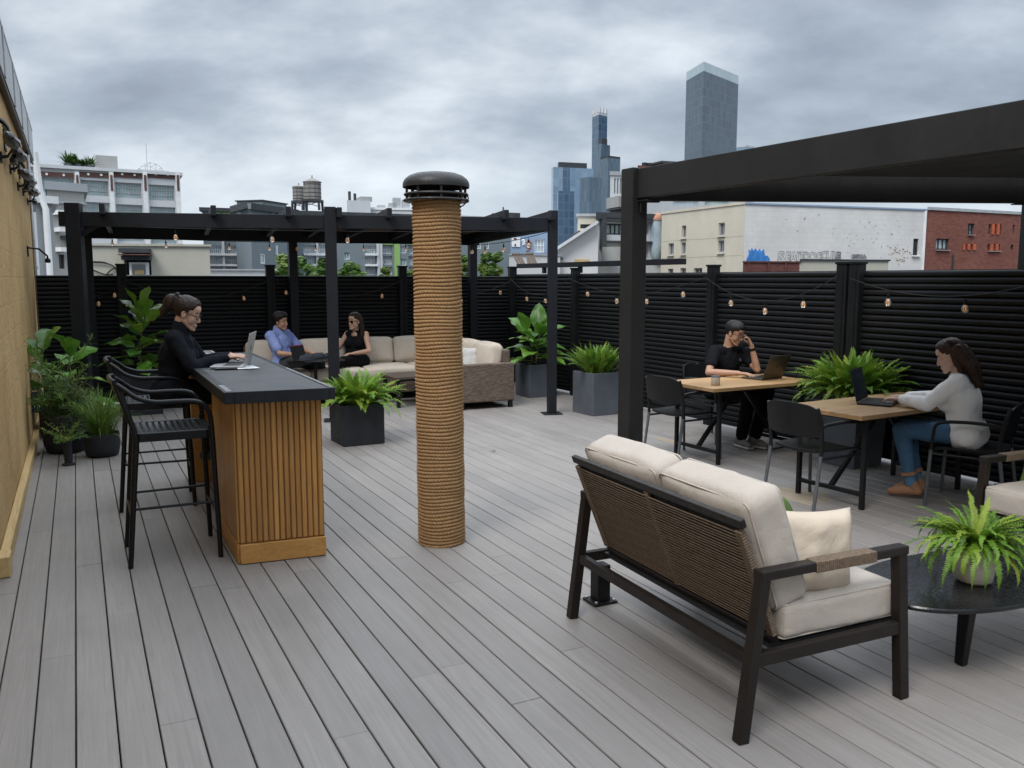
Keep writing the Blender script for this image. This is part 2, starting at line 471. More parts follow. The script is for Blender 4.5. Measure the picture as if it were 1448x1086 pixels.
M['laptop_bronze'] = paint('laptop_bronze_grey', (.085, .075, .058), .08, .35, 20, .02, .6)
M['laptop_dark'] = paint('laptop_dark', (.02, .021, .023), .1, .4, 20, .02)
def m_screen():
    t = NT('dark_editor_screen')
    sp = t.n('ShaderNodeSeparateXYZ'); t.l(t.tc.outputs['Object'], sp.inputs[0])
    return t.out((.012, .014, .02), .18, 0, None, .5, Emission_Color=(.05, .08, .14, 1), Emission_Strength=.02)
M['screen'] = m_screen()
M['keys'] = paint('laptop_keys', (.015, .015, .017), .2, .5, 40, .2)
M['ceramic'] = paint('speckled_ceramic', (.47, .42, .36), .2, .5, 60, .15)
M['skin_a'] = None
# ------------------------------------------------------------------ terrace: deck, walls, fences
def build_deck():
    b = MB(); pitch, gap, th = .138, .0056, .03
    r = random.Random(3)
    t = -.50
    while t < 7.6:
        s = -5.0 - r.random() * 3
        while s < 13.2:
            L = r.choice((2.4, 3.6, 3.6, 4.8)); s2 = min(s + L, 13.2); s1 = max(s, -5.0)
            if s2 - s1 > .05:
                b.cur = r.random()
                y0, y1, c = -(t + pitch - gap), -t, .003
                zt = r.uniform(-.0012, .0)
                x0, x1 = s1 + .0015, s2 - .0015
                prof = [(y0, -th), (y1, -th), (y1, zt - c), (y1 - c, zt), (y0 + c, zt), (y0, zt - c)]
                vs = [(x0, y, z) for y, z in prof] + [(x1, y, z) for y, z in prof]
                b.add(vs, [(5, 4, 3, 2, 1, 0), (6, 7, 8, 9, 10, 11)] + [(i, (i + 1) % 6, 6 + (i + 1) % 6, 6 + i) for i in range(6)])
            s = s2 if s2 < 13.2 else 99
        t += pitch
    o = b.build('deck', M['deck'], attr=True)
    o.rotation_euler = (0, 0, math.atan2(AX[1], AX[0]))
    tag(o, kind='structure')
    s = MB().box((4.1, -3.55, -.17), (18.2, 8.1, .2)).build('roof_slab', paint('slab_black', (.012, .012, .012), .2, .9))
    s.rotation_euler = (0, 0, math.atan2(AX[1], AX[0])); tag(s, kind='structure')
build_deck()

def deckpt(s, t, z=0.0):
    return Vector((AX[0] * s + PX[0] * t, AX[1] * s + PX[1] * t, z))

# building under the terrace
b = MB().box((4.1, -3.55, -4.8), (18.0, 7.9, 9.0))
o = b.build('terrace_building', M['concrete']); o.rotation_euler = (0, 0, math.atan2(AX[1], AX[0]))
tag(o, kind='structure')
g = MB().box((0, 1500, -9.3), (7000, 7000, .2)).build('ground', M['asphalt']); tag(g, kind='structure')

# ---- ochre wall along the left edge: local x along the wall, z up, origin near the camera
WT = -.475
def wall_empty():
    w = empty('masonry_wall', deckpt(0, WT), math.atan2(AX[1], AX[0]), 'tall ochre painted block wall with grey metal coping along the left side of the deck', 'wall')
    # a textured wall face with slight unevenness
    b = MB(); nx, nz = 90, 16; L0, L1, H0 = -4.0, 13.6, 3.42
    vs = []; fs = []
    for i in range(nx + 1):
        for k in range(nz + 1):
            x = L0 + (L1 - L0) * i / nx; z = -.03 + (H0 + .03) * k / nz
            y = .0 + .008 * noise.noise((x * 1.3, z * 1.6, 3)) + .004 * noise.noise((x * 4, z * 4, 7))
            vs.append((x, y, z))
    for i in range(nx):
        for k in range(nz):
            a = i * (nz + 1) + k
            fs.append((a, a + nz + 1, a + nz + 2, a + 1))
    b.add(vs, [f[::-1] for f in fs])
    b.box(((L0 + L1) / 2, .17, 1.69), (L1 - L0, .3, 3.46))
    b.build('wall_face', M['wall'], w, smooth=30)
    c = MB()
    segs = [-4.0, -1.6, .8, 3.2, 5.6, 6.9, 8.2, 9.5, 10.8, 12.2, 13.7]
    for x0, x1 in zip(segs, segs[1:]):
        c.box(((x0 + x1) / 2 + .004, -.035, 3.455), (x1 - x0 - .006, .05, .39))
    for x in segs[1:-1]: c.box((x, -.066, 3.455), (.05, .012, .397))
    c.box((4.85, .12, 3.665), (17.7, .37, .03))
    c.build('coping', M['flashing'], w, bevel=.004)
    k = MB().box((4.85, -.02, 3.243), (17.7, .055, .03)).box((4.85, -.045, 3.22), (17.7, .02, .02))
    k.build('gutter_lip', M['cap_metal'], w, bevel=.003)
    return w
wall_empty()
def wl(s, off, z):   # point near the wall: s along, off in front of it
    return deckpt(s, WT + off, z)
WR = math.atan2(AX[1], AX[0])
# timber batten at the wall foot
b = MB(); xs = [5.55, 8.1, 10.6, 12.35]
for x0, x1 in zip(xs, xs[1:]): b.box(((x0 + x1) / 2, -.028, .05), (x1 - x0 - .004, .05, .095))
b.box((5.45, -.034, .06), (.16, .062, .115))
o = b.build('skirting_batten', M['timber_trim'], bevel=.004); o.location = deckpt(0, WT); o.rotation_euler = (0, 0, WR)
tag(o, 'pale yellow timber batten running along the foot of the ochre wall', 'batten')

# black fittings below the coping: elongated lamp heads on brackets
def wall_lamp():
    e = empty('wall_floodlight', (0, 0, 0), WR)
    h = MB(); n = 14; pts = []; rr = []
    prof = [(0, .02), (.04, .05), (.14, .075), (.28, .08), (.42, .066), (.5, .04), (.54, .012)]
    vs = []; fs = []
    for x, r in prof:
        for k in range(16):
            a = 2 * math.pi * k / 16
            vs.append((x - .27, -.17 + r * 1.0 * math.cos(a), 2.54 + r * .55 * math.sin(a) + .12 * (x - .27)))
    for i in range(len(prof) - 1):
        for k in range(16):
            k2 = (k + 1) % 16
            fs.append((i * 16 + k, i * 16 + k2, (i + 1) * 16 + k2, (i + 1) * 16 + k))
    fs += [tuple(range(15, -1, -1)), tuple(6 * 16 + k for k in range(16))]
    h.add(vs, fs); h.build('lamp_head', M['cap_metal'], e, smooth=50)
    r = MB()
    r.tube([(-.22, -.245, 2.50), (.0, -.262, 2.54), (.24, -.235, 2.57)], .012, 8)
    r.build('rim', M['steel'], e, smooth=True)
    a = MB(); a.tube(smooth_path([(-.1, 0, 2.62), (-.1, -.08, 2.64), (-.1, -.15, 2.60), (-.08, -.17, 2.56)], 5), .018, 8); a.box((-.1, -.012, 2.62), (.1, .024, .14))
    a.build('bracket', M['black_metal'], e, smooth=40); a = MB(); a.tube([(.12, 0, 2.46), (.12, -.09, 2.47), (.12, -.16, 2.53)], .012, 8)
    a.box((.12, -.012, 2.46), (.05, .024, .07))
    a.build('bracket', M['black_metal'], e, smooth=40); a = MB(); a.tube(smooth_path([(.2, -.03, 2.7), (.25, -.08, 2.66), (.29, -.10, 2.60), (.33, -.07, 2.60), (.36, -.03, 2.69)], 5), .009, 6)
    a.build('lamp_cable', M['cable'], e, smooth=40)
    d = MB().lathe([(.0, .0), (.05, .0), (.055, .03), (.03, .06)], 16, (.30, -.12, 2.46)); d.build('driver_box', M['black_metal'], e, smooth=40)
    return e
proto = wall_lamp()
spots = [7.75, 8.85, 9.95, 11.0, 12.0]
desc = ['black elongated wall lamp under the coping, nearest the camera and cut by the frame', 'black elongated wall lamp under the coping, second along from the camera',
        'black elongated wall lamp under the coping, middle one of five', 'black elongated wall lamp under the coping, fourth along from the camera',
        'black elongated wall lamp under the coping, farthest along toward the fence']
for i, s in enumerate(spots):
    e = proto if i == 0 else copy_tree(proto)
    e.location = deckpt(s, WT); e.location.z = (.0, .03, -.02, .02, -.01)[i] + .40; e.scale = (2.3, .58, 1.15)
    e.location.z -= .62
    tag(e, desc[i], 'wall lamp', 'lamps under the wall coping')

e = empty('wall_hook', wl(11.4, 0, 1.97), WR, 'small black angled hook bracket projecting from the ochre wall above the plants', 'hook')
MB().box((0, -.008, 0), (.07, .016, .12)).build('hook_plate', M['black_metal'], e, bevel=.003)
MB().tube([(0, -.016, .04), (.04, -.12, .03), (.08, -.2, -.05), (.1, -.2, -.08)], .011, 8).lathe([(.0, -.03), (.03, -.025), (.03, .01), (.012, .03)], 12, (.1, -.2, -.1)).build('hook_arm', M['black_metal'], e, smooth=40)
e = empty('junction_box', wl(10.1, 0, .38), WR, 'small dark electrical box low on the ochre wall behind the pots', 'electrical box')
MB().box((0, -.05, 0), (.16, .1, .2)).build('box_body', M['planter_dark'], e, bevel=.008)
MB().box((0, -.104, 0), (.14, .01, .18)).build('box_lid', M['fence_post'], e, bevel=.003)
o = MB().tube([wl(12.6, .03, .3), wl(12.6, .03, 3.2), wl(12.6, -.01, 3.26)], .02, 10).tube([wl(12.6, .0, 1.8), wl(12.6, .06, 1.8)], .012, 6).tube([wl(12.6, .0, 2.6), wl(12.6, .06, 2.6)], .012, 6)\
    .build('conduit_pipe', M['steel'], smooth=40)
tag(o, 'thin grey conduit pipe running up the far end of the ochre wall', 'pipe')

# ---- fences
FA, FC, FR = Vector((-6.02, 10.9, 0)), Vector((.035, 13.85, 0)), Vector((4.75, 5.14, 0))
def fence(name, A, B, h, posts, label, post_h=.1, pw=.12, right=False):
    d = (B - A); L = d.length; rz = math.atan2(d.y, d.x)
    e = empty(name, A, rz, label, 'fence')
    sg = -1            # boards face local -y (towards the terrace)
    def panel(x0, x1):
        b = MB(); z = .035; pit = .0565
        r = random.Random(int(x0 * 100))
        while z < h - .02:
            b.cur = r.random()
            hh = min(pit - .006, h - z); k = 10
            prof = [(.0, 0), (-.005, .002), (-.014, .010), (-.019, .028), (-.0185, .05), (-.014, .067), (-.005, .076), (.0, .077)]
            prof = [(y * 1.0, zz * hh / .077) for y, zz in prof] + [(.02, hh), (.02, 0)]
            dz0, dz1 = r.uniform(-.0018, .0018), r.uniform(-.0018, .0018)
            vs = [(x0, y, z + q + dz0) for y, q in prof] + [(x1, y, z + q + dz1) for y, q in prof]
            n = len(prof)
            b.add(vs, [tuple(range(n)), tuple(range(2 * n - 1, n - 1, -1))] + [(i, n + i, n + (i + 1) % n, (i + 1) % n) for i in range(n)])
            z += pit
        b.box(((x0 + x1) / 2, .028, h / 2 + .01), (x1 - x0, .012, h - .03))
        return b.build('panel', M['fence'], e, smooth=35, attr=True)
    ps = [0.0] + list(posts) + [L]
    for x0, x1 in zip(ps, ps[1:]):
        m = 2 if x1 - x0 > 2.6 else 1
        for i in range(m):
            panel(x0 + (x1 - x0) * i / m + .002, x0 + (x1 - x0) * (i + 1) / m - .002)
    for x in posts:
        b = MB().box((x, -.035, (h + post_h) / 2), (pw, .09, h + post_h)).box((x, -.035, h + post_h + .012), (pw + .02, .11, .024))
        b.box((x + pw * .16, -.083, (h) / 2), (.012, .012, h))
        b.build('post', M['fence_post'], e, bevel=.005)
    MB().box((L / 2, .05, h - .06), (L, .06, .09)).box((L / 2, .05, .25), (L, .06, .09)).build('back_rail', M['fence_post'], e)
    return e, L
def fence_x(A, B, px):   # distance along the fence line at a photo column
    k = (px - 724) / F_PX; d = (B - A).normalized()
    # perspective depth ~ y (pitch is small near the horizon)
    return (k * A.y * 1.0 - A.x) / (d.x - k * d.y)
rear_posts = [fence_x(FA, FC, q) for q in (176, 384, 569, 724)]
rear_posts[-1] = (FC - FA).length - .05
fence_rear, LR = fence('slat_fence', FA, FC, 1.70, rear_posts, 'black horizontal slat fence across the back behind the sectional sofa', .13)
right_posts = [fence_x(FC, FR, q) for q in (816, 892, 1010, 1194, 1212)]
right_posts = [right_posts[0], right_posts[2], right_posts[3], right_posts[4]]
fence_right, LRR = fence('slat_fence', FC, FR, 1.735, right_posts, 'black horizontal slat fence with ridged boards along the right side behind the tables', .055)
# raised rail over the far bays of the right fence
MB().beam((.1, .03, 1.86), (right_posts[1] - .6, .03, 1.86), .09, .07).box((.9, .03, 1.79), (.06, .05, .1)).box((right_posts[0] + .02, .03, 1.79), (.06, .05, .1))\
    .box((right_posts[0] + 1.3, .03, 1.79), (.06, .05, .1)).build('top_rail', M['perg_far'], fence_right, bevel=.004)
MB().box((.02, -.04, .92), (.1, .1, 1.84)).build('corner_post', M['fence_post'], fence_right, bevel=.005)

# ---- far pergola
FL, FM, FRR = Vector((-4.76, 9.45, 0)), Vector((-2.08, 9.95, 0)), Vector((.49, 10.46, 0))
BL, BM, BR = Vector((-5.42, 11.05, 0)), Vector((-3.09, 12.18, 0)), Vector((-.61, 13.33, 0))
def far_pergola():
    e = empty('pergola', FM, 0, 'long flat roofed blue black steel pergola over the sectional sofa', 'pergola')
    o = FM
    up = Vector((0, 0, 1))
    def rel(p, z): return Vector((p.x - o.x, p.y - o.y, z))
    fd = (FRR - FL).normalized(); fr = math.atan2(fd.y, fd.x)
    for p, w in ((FL, .15), (FM, .13), (FRR, .105)):
        pst = MB().box(rel(p, 1.235), (w, w, 2.47), fr).build('post', M['perg_far'], e, bevel=.005)
        MB().box(rel(p, .006), (w + .13, w + .11, .012), fr).build('base_plate', M['perg_far'], pst, bevel=.002)
    bd = (BR - BL).normalized(); brr = math.atan2(bd.y, bd.x)
    for p in (BL, BM, BR):
        MB().box(rel(p, 1.1), (.115, .115, 2.2), brr).build('post', M['perg_far'], e, bevel=.005)
    off = None      # beam fixed on the camera side of the posts' centre
    MB().beam(rel(FL - fd * .15, 2.30), rel(FM - fd * .07, 2.30), .06, .155).build('front_beam', M['perg_far'], e, bevel=.004)
    MB().beam(rel(FM + fd * .07, 2.305), rel(FRR - fd * .055, 2.305), .06, .155).build('front_beam', M['perg_far'], e, bevel=.004)
    MB().beam(rel(BL - bd * .15, 2.255), rel(BR + bd * .1, 2.255), .06, .17).build('back_beam', M['perg_far'], e, bevel=.004)
    sd = (BR - FRR).normalized()
    MB().beam(rel(FRR + sd * .06, 2.31), rel(BR - sd * .06, 2.26), .06, .15).build('side_beam', M['perg_far'], e, bevel=.004)
    sdl = (BL - FL).normalized()
    MB().beam(rel(FL + sdl * .08, 2.31), rel(BL - sdl * .06, 2.26), .06, .15).build('side_beam', M['perg_far'], e, bevel=.004)
    # rafters with tails above the front beam
    for t in (.055, .27, .42, .525, .63, .755, .885, .99):
        a = FL.lerp(FRR, t) ; c = BL.lerp(BR, t)
        dr = (c - a).normalized()
        MB().beam(rel(a - dr * .15, 2.405), rel(c + dr * .05, 2.275), .055, .11).build('rafter', M['perg_far'], e, bevel=.003)
    # roof boards laid on the rafters, set back from the tails
    ins = .45
    q = [FL.lerp(BL, .42), FRR.lerp(BR, .42), FRR.lerp(BR, .99), FL.lerp(BL, .99)]
    zt = [2.413, 2.413, 2.338, 2.338]
    vs = [rel(p, z) for p, z in zip(q, zt)] + [rel(p, z + .014) for p, z in zip(q, zt)]
    MB().add(vs, [(3, 2, 1, 0), (4, 5, 6, 7), (0, 1, 5, 4), (1, 2, 6, 5), (2, 3, 7, 6), (3, 0, 4, 7)]).build('roof_panel', M['roof_ply'], e)
    MB().beam(rel(FL + Vector((.0, .02, 0)), 2.10), rel(FL + fd * .3, 2.28), .04, .05).build('brace', M['perg_far'], e)
    return e
far_pergola()

# ---- near pergola
NA, NB = Vector((.905, 6.46, 0)), Vector((4.02, 6.68, 0))
def near_pergola():
    e = empty('pergola', NA, 0, 'charcoal louvred roof pergola over the work tables at the right', 'pergola')
    d1 = Vector((.497, -.868, 0)).normalized(); d2 = (NB - NA).normalized()
    def rel(p, z): return Vector((p.x - NA.x, p.y - NA.y, z))
    L1 = 5.6
    NC, ND = NA + d1 * L1, NB + d1 * L1
    for p, nm in ((NA, 'post'), (NB, 'post'), (NC, 'post'), (ND, 'post')):
        a = math.atan2(d1.y, d1.x) if p is not NB else math.atan2(d2.y, d2.x)
        MB().box(rel(p, 1.23), (.14, .14, 2.46), a).build('post', M['perg_near'], e, bevel=.006)
        MB().box(rel(p, .005), (.22, .22, .01), a).build('base_plate', M['perg_near'], e, bevel=.002)
    zc, h = 2.345, .215
    MB().beam(rel(NA + d1 * .07, zc), rel(NC - d1 * .07, zc), .06, h).build('beam', M['perg_near'], e, bevel=.005)
    MB().beam(rel(NA + d2 * .075, zc - .015), rel(NB - d2 * .07, zc - .015), .06, h - .01).build('beam', M['perg_near'], e, bevel=.005)
    MB().beam(rel(NB + d1 * .07, zc), rel(ND - d1 * .07, zc), .06, h).build('beam', M['perg_near'], e, bevel=.005)
    MB().beam(rel(NC + d2 * .07, zc), rel(ND - d2 * .07, zc), .06, h).build('beam', M['perg_near'], e, bevel=.005)
    m = NA + d1 * (L1 * .5); m2 = NB + d1 * (L1 * .5)
    MB().beam(rel(m + d2 * .032, zc + .02), rel(m2 - d2 * .032, zc + .02), .07, .13).build('cross_beam', M['perg_near'], e, bevel=.004)
    for pt, dd in ((NA, d1), (NA, d2), (NB, d1), (NB, -d2)):
        k = MB().beam(rel(pt + dd * .075, zc - .125), rel(pt + dd * .19, zc - .125), .05, .008).beam(rel(pt + dd * .075, zc - .125), rel(pt + dd * .075, zc - .21), .05, .008)
        k.build('corner_bracket', M['perg_near'], e, bevel=.002)
    n = 74
    s = MB()
    for k in range(n):
        t = .12 + (L1 - .24) * (k + .5) / n
        if abs(t - L1 * .5) < .06: continue
        p = rel(NA + d1 * t + d2 * .04, zc + .075); q = rel(NB + d1 * t - d2 * .04, zc + .075)
        s.beam(p, q, .084, .010, up=(d1.x * .55, d1.y * .55, 1))
    s.build('louvres', M['louvre'], e)
    g = MB().beam(rel(NA + d1 * .05 + d2 * .035, zc + .1), rel(NC + d2 * .035, zc + .1), .05, .02)
    g.build('gutter', M['perg_near'], e)
    return e
near_pergola()
e = empty('post_stub', (.455, 4.25, 0), ANG, 'short black post stub on a bolted base plate behind the loveseat', 'post stub')
MB().box((0, 0, .105), (.075, .075, .19)).build('stub', M['black_metal'], e, bevel=.004)
MB().box((0, 0, .006), (.135, .125, .012)).build('base_plate', M['black_metal'], e, bevel=.002)
for sx in (-1, 1):
    for sy in (-1, 1): MB().lathe([(.009, 0), (.009, .009), (.004, .011)], 6, (sx * .053, sy * .048, .012)).build('bolt', M['steel'], e)

# ---- rope wrapped vent column
def rope_column():
    e = empty('vent_column', (-.445, 5.27, 0), 0, 'round vent column wrapped in tan sisal rope with a dark metal cap', 'vent pipe')
    R0, H, pit = .138, 2.125, .0221
    turns = H / pit; nt, per = 288, 9
    rows = int(turns * per) + 1
    zz = np.linspace(0.0, H, rows); th = np.linspace(0, 2 * np.pi, nt, endpoint=False)
    Z, T = np.meshgrid(zz, th, indexing='ij')
    wob = .0026 * np.sin(T * 3 + Z * 7) + .0014 * np.sin(Z * 23 + T) + .0014 * np.sin(Z * 61 + T * 2)
    u = (Z + wob) / pit - T / (2 * np.pi)           # helical phase
    fr = u - np.floor(u) - .5
    lay = np.floor(u)
    prof = np.sqrt(np.clip(1 - (fr * 2) ** 2, 0, 1))
    lay_len = (lay + T / (2 * np.pi)) * 2 * np.pi * R0
    strand = np.abs(np.sin(np.pi * (lay_len / .019) + fr * 3.1))
    rad = R0 - .003 + .0085 * prof + .0062 * strand ** .6 * prof + .0013 * np.sin(lay * 12.9898) + .001 * np.sin(T * 2 + lay)
    X = rad * np.cos(T); Y_ = rad * np.sin(T)
    # the pipe leans very slightly
    X = X + (Z * -.006)
    V = np.stack([X, Y_, Z], -1).reshape(-1, 3)
    i = np.arange(rows - 1)[:, None] * nt; k = np.arange(nt)[None, :]; k2 = (k + 1) % nt
    Fc = np.stack([i + k, i + k2, i + nt + k2, i + nt + k], -1).reshape(-1, 4)
    me = bpy.data.meshes.new('rope_wrap')
    me.vertices.add(len(V)); me.vertices.foreach_set('co', V.astype(np.float32).ravel())
    me.loops.add(Fc.size); me.loops.foreach_set('vertex_index', Fc.astype(np.int32).ravel())
    me.polygons.add(len(Fc)); me.polygons.foreach_set('loop_start', np.arange(0, Fc.size, 4, dtype=np.int32))
    me.update(calc_edges=True); me.validate()
    link_mesh('rope_wrap', me, M['rope'], e, smooth=True)
    cx = -.006 * H
    MB().lathe([(.132, 2.0), (.132, 2.16), (.10, 2.17)], 40, (cx, 0, 0)).build('flue_collar', M['cap_metal'], e, smooth=40)
    MB().lathe([(.0, 2.262), (.19, 2.228), (.195, 2.205), (.195, 2.198), (.201, 2.198), (.2015, 2.212), (.199, 2.228), (.188, 2.247), (.163, 2.267), (.125, 2.281), (.07, 2.289), (.0, 2.292)], 56, (cx, 0, 0))\
        .build('cap_dome', M['cap_metal'], e, smooth=50)
    for z, r in ((2.163, .192), (2.128, .196)):
        MB().lathe([(.13, z - .004), (r, z - .014), (r + .004, z - .007), (r, z), (.135, z + .01)], 56, (cx, 0, 0)).build('vent_ring', M['cap_metal'], e, smooth=50)
    b = MB()
    for k in range(8):
        a = k * math.pi / 4 + .25
        b.box((cx + .178 * math.cos(a), .178 * math.sin(a), 2.163), (.014, .014, .09), a)
    b.build('spacers', M['cap_metal'], e)
    MB().tube(smooth_path([(cx + .13, -.03, 2.08), (cx + .165, -.05, 2.09), (cx + .195, -.06, 2.125), (cx + .19, -.05, 2.15)], 5), .004, 6).build('guy_wire', M['cable'], e)
    return e
rope_column()

# ---- bar counter (plan corners in world)
BNL, BFd = Vector((-1.59, 4.68, 0)), Vector((-.449, .8935, 0))
BWd = Vector((.9335, .3585, 0)).normalized()      # near edge direction
def bar():
    e = empty('bar_counter', BNL, 0, 'oak slat clad bar counter with a black granite top', 'bar counter')
    def q(s, w, z=0): return BFd * s + BWd * w + Vector((0, 0, z))   # relative to near-left slab corner
    def pr(b, s0, s1, w0, w1, z0, z1):
        poly = [(q(s, w).x, q(s, w).y) for s, w in ((s0, w0), (s0, w1), (s1, w1), (s1, w0))]
        return b.prism(poly, z0, z1)
    LS, WS = 2.72, .61
    zt = 1.03
    slab = pr(MB(), .006, LS - .006, .006, WS - .006, zt - .062, zt - .003)
    slab.build('counter_top', M['bar_top'], e, bevel=.004)
    ed = MB()
    pr(ed, 0, LS, 0, .055, zt - .068, zt); pr(ed, 0, LS, WS - .032, WS, zt - .068, zt)
    pr(ed, 0, .012, .055, WS - .032, zt - .068, zt); pr(ed, LS - .012, LS, .055, WS - .032, zt - .068, zt)
    ed.build('edge_band', M['bar_edge'], e, bevel=.003)
    st = MB(); pr(st, .02, .34, .016, .047, zt - .001, zt + .0025); pr(st, .02, 1.25, WS - .026, WS - .006, zt - .001, zt + .0025)
    st.build('edge_strip', M['bar_strip'], e)
    # carcass
    s0, s1, w0, w1 = .115, 2.60, .075, .56
    zb = zt - .064
    c = MB()
    pr(c, s0 + .03, 1.02, w0 + .002, w1 - .02, 0.0, zb)                 # near cabinet
    pr(c, 1.02, 2.40, w0 + .34, w1 - .02, .0, zb)                       # knee niche for the stools
    pr(c, 2.40, s1, w0 + .002, w1 - .02, .0, zb)
    c.build('carcass', M['bar_wood_h'], e)
    # near front: vertical fluted slats between a base board and the slab
    nsl = 15; f = MB(); r = random.Random(5)
    wv = (w1 - w0)
    for k in range(nsl):
        a = w0 + wv * k / nsl + .002; bb = w0 + wv * (k + 1) / nsl - .004
        f.cur = r.random()
        pr(f, s0 + .012, s0 + .03, a, bb, .125, zb)
    f.build('front_slats', M['bar_wood'], e, bevel=.006, attr=True)
    fb = MB(); pr(fb, s0 + .02, s0 + .0295, w0, w1, .1, zb)
    fb.build('slat_backing', paint('slat_gap', (.16, .072, .022), .2, .7), e)
    bs = MB(); pr(bs, s0, s0 + .028, w0 - .004, w1 + .004, .004, .118)
    bs.build('base_board', M['bar_wood_h'], e, bevel=.004)
    # left side: plain boards with their own plinth
    sd = MB()
    for k in range(4):
        sd.cur = r.random()
        a = s0 + .03 + (1.02 - s0 - .03) * k / 4; c2 = s0 + .03 + (1.02 - s0 - .03) * (k + 1) / 4 - .003
        pr(sd, a, c2, w0 - .012, w0, .125, zb)
    sd.build('side_boards', M['bar_wood'], e, bevel=.002, attr=True)
    sb = MB(); pr(sb, s0 + .03, 1.02, w0 - .016, w0, .004, .118); pr(sb, 2.40, s1, w0 - .016, w0, .004, .118)
    pr(sb, 1.02, 2.40, w0 + .324, w0 + .34, .004, .118)
    sb.build('side_plinth', M['bar_wood_h'], e, bevel=.003)
    rs = MB()
    for k in range(44):
        rs.cur = r.random()
        a = s0 + .03 + (s1 - s0 - .03) * k / 44; c2 = a + (s1 - s0 - .03) / 44 - .008
        pr(rs, a, c2, w1 - .02, w1 + .002, .125, zb)
    rs.build('back_slats', M['bar_wood'], e, bevel=.004, attr=True)
    rb = MB(); pr(rb, s0 + .03, s1, w1 - .02, w1 + .006, .004, .118); rb.build('back_plinth', M['bar_wood_h'], e, bevel=.003)
    return e
bar()
def barpt(s, w, z=1.03): return BNL + BFd * s + BWd * w + Vector((0, 0, z))
# ------------------------------------------------------------------ bar stools
def make_stool():
    e = empty('bar_stool', (0, 0, 0))
    sw, sd = .235, .22      # half width (y), half depth (x)
    for s in (-1, 1):
        MB().tube([(.225, s * .235, 0), (.205, s * .222, .74), (.2, s * .222, .80)], [.0145, .017, .018], 10).build('leg', M['stool'], e, smooth=40)
        MB().tube([(-.27, s * .225, 0), (-.205, s * .212, .74)], [.0145, .018], 10).build('leg', M['stool'], e, smooth=40)
        # arm: from the back top forward, then curving down into the front leg
        MB().tube(smooth_path([(-.295, s * .20, 1.065), (-.255, s * .215, 1.035), (-.19, s * .235, .985), (-.10, s * .245, .957), (.02, s * .25, .955), (.11, s * .248, .95), (.165, s * .243, .925), (.196, s * .234, .87), (.206, s * .225, .78)], 5),
                  [.011] + [.014] * 40, 10).build('arm', M['stool'], e, smooth=40)
        MB().tube(smooth_path([(-.205, s * .212, .73), (-.215, s * .21, .80), (-.255, s * .205, .93), (-.30, s * .198, 1.075)], 5), .0155, 10).build('back_upright', M['stool'], e, smooth=40)
        MB().tube([(-.243, s * .218, .34), (.216, s * .229, .34)], .008, 8).build('side_rail', M['stool'], e, smooth=40)
    MB().tube([(-.25, -.22, .30), (-.25, .22, .30)], .008, 8).build('rear_rail', M['stool'], e, smooth=40)
    MB().tube([(.216, -.23, .27), (.216, .23, .27)], .010, 8).build('foot_rail', M['stool'], e, smooth=40)
    MB().tube(smooth_path([(-.30, -.198, 1.075), (-.318, -.1, 1.082), (-.322, 0, 1.084), (-.318, .1, 1.082), (-.30, .198, 1.075)], 5), .0135, 10).build('top_rail', M['stool'], e, smooth=40)
    f = MB(); z = .765
    rim = [(.205, -.2), (.205, .2), (.18, .222), (-.19, .212), (-.205, .19), (-.205, -.19), (-.19, -.212), (.18, -.222)]
    for i in range(8):
        a, b = rim[i], rim[(i + 1) % 8]
        f.beam((a[0], a[1], z - .012), (b[0], b[1], z - .012), .022, .052)
    f.build('seat_rim', M['stool'], e, bevel=.006)
    s = MB()
    def dip(x, y): return z + .006 - .016 * (1 - (x / .21) ** 2) * (1 - (y / .22) ** 2)
    def strip(p0, p1, w, lift):
        n = 8; pts = []
        for k in range(n + 1):
            x = p0[0] + (p1[0] - p0[0]) * k / n; y = p0[1] + (p1[1] - p0[1]) * k / n
            pts.append(Vector((x, y, dip(x, y) + lift)))
        for a, b in zip(pts, pts[1:]): s.beam(a, b, w, .006)
    for k in range(12):
        y = -.2 + .4 * (k + .5) / 12; strip((-.2, y), (.2, y), .021, 0)
    for k in range(11):
        x = -.195 + .39 * (k + .5) / 11; strip((x, -.2), (x, .2), .019, .004)
    s.build('woven_seat', M['stool'], e)
    # woven back between the uprights, and side webs under the arms
    bk = MB()
    def bp(u, v):     # u across -1..1, v up 0..1
        x = -.207 - .095 * v ** 1.2 - .02 * (1 - u * u); return Vector((x, u * (.208 - .01 * v), .80 + .272 * v))
    for k in range(12):
        v = (k + .5) / 12
        for j in range(8): bk.beam(bp(-1 + 2 * j / 8, v), bp(-1 + 2 * (j + 1) / 8, v), .005, .014)
    for k in range(11):
        u = -1 + 2 * (k + .5) / 11
        for j in range(5): bk.beam(bp(u, j / 5) + Vector((.004, 0, 0)), bp(u, (j + 1) / 5) + Vector((.004, 0, 0)), .022, .005, up=(1, 0, 0))
    bk.build('woven_back', M['stool'], e)
    return e
stool = make_stool()
stool.location = (-2.05, 5.075, 0); stool.rotation_euler.z = R(26.5)
tag(stool, 'empty black woven bar stool with curved arms nearest the end of the oak bar', 'bar stool', 'bar stools along the oak bar')
st2 = copy_tree(stool); st2.location = (-2.63, 6.26, 0); st2.rotation_euler.z = R(24)
st2['label'] = 'black woven bar stool with the woman in black sitting on it'

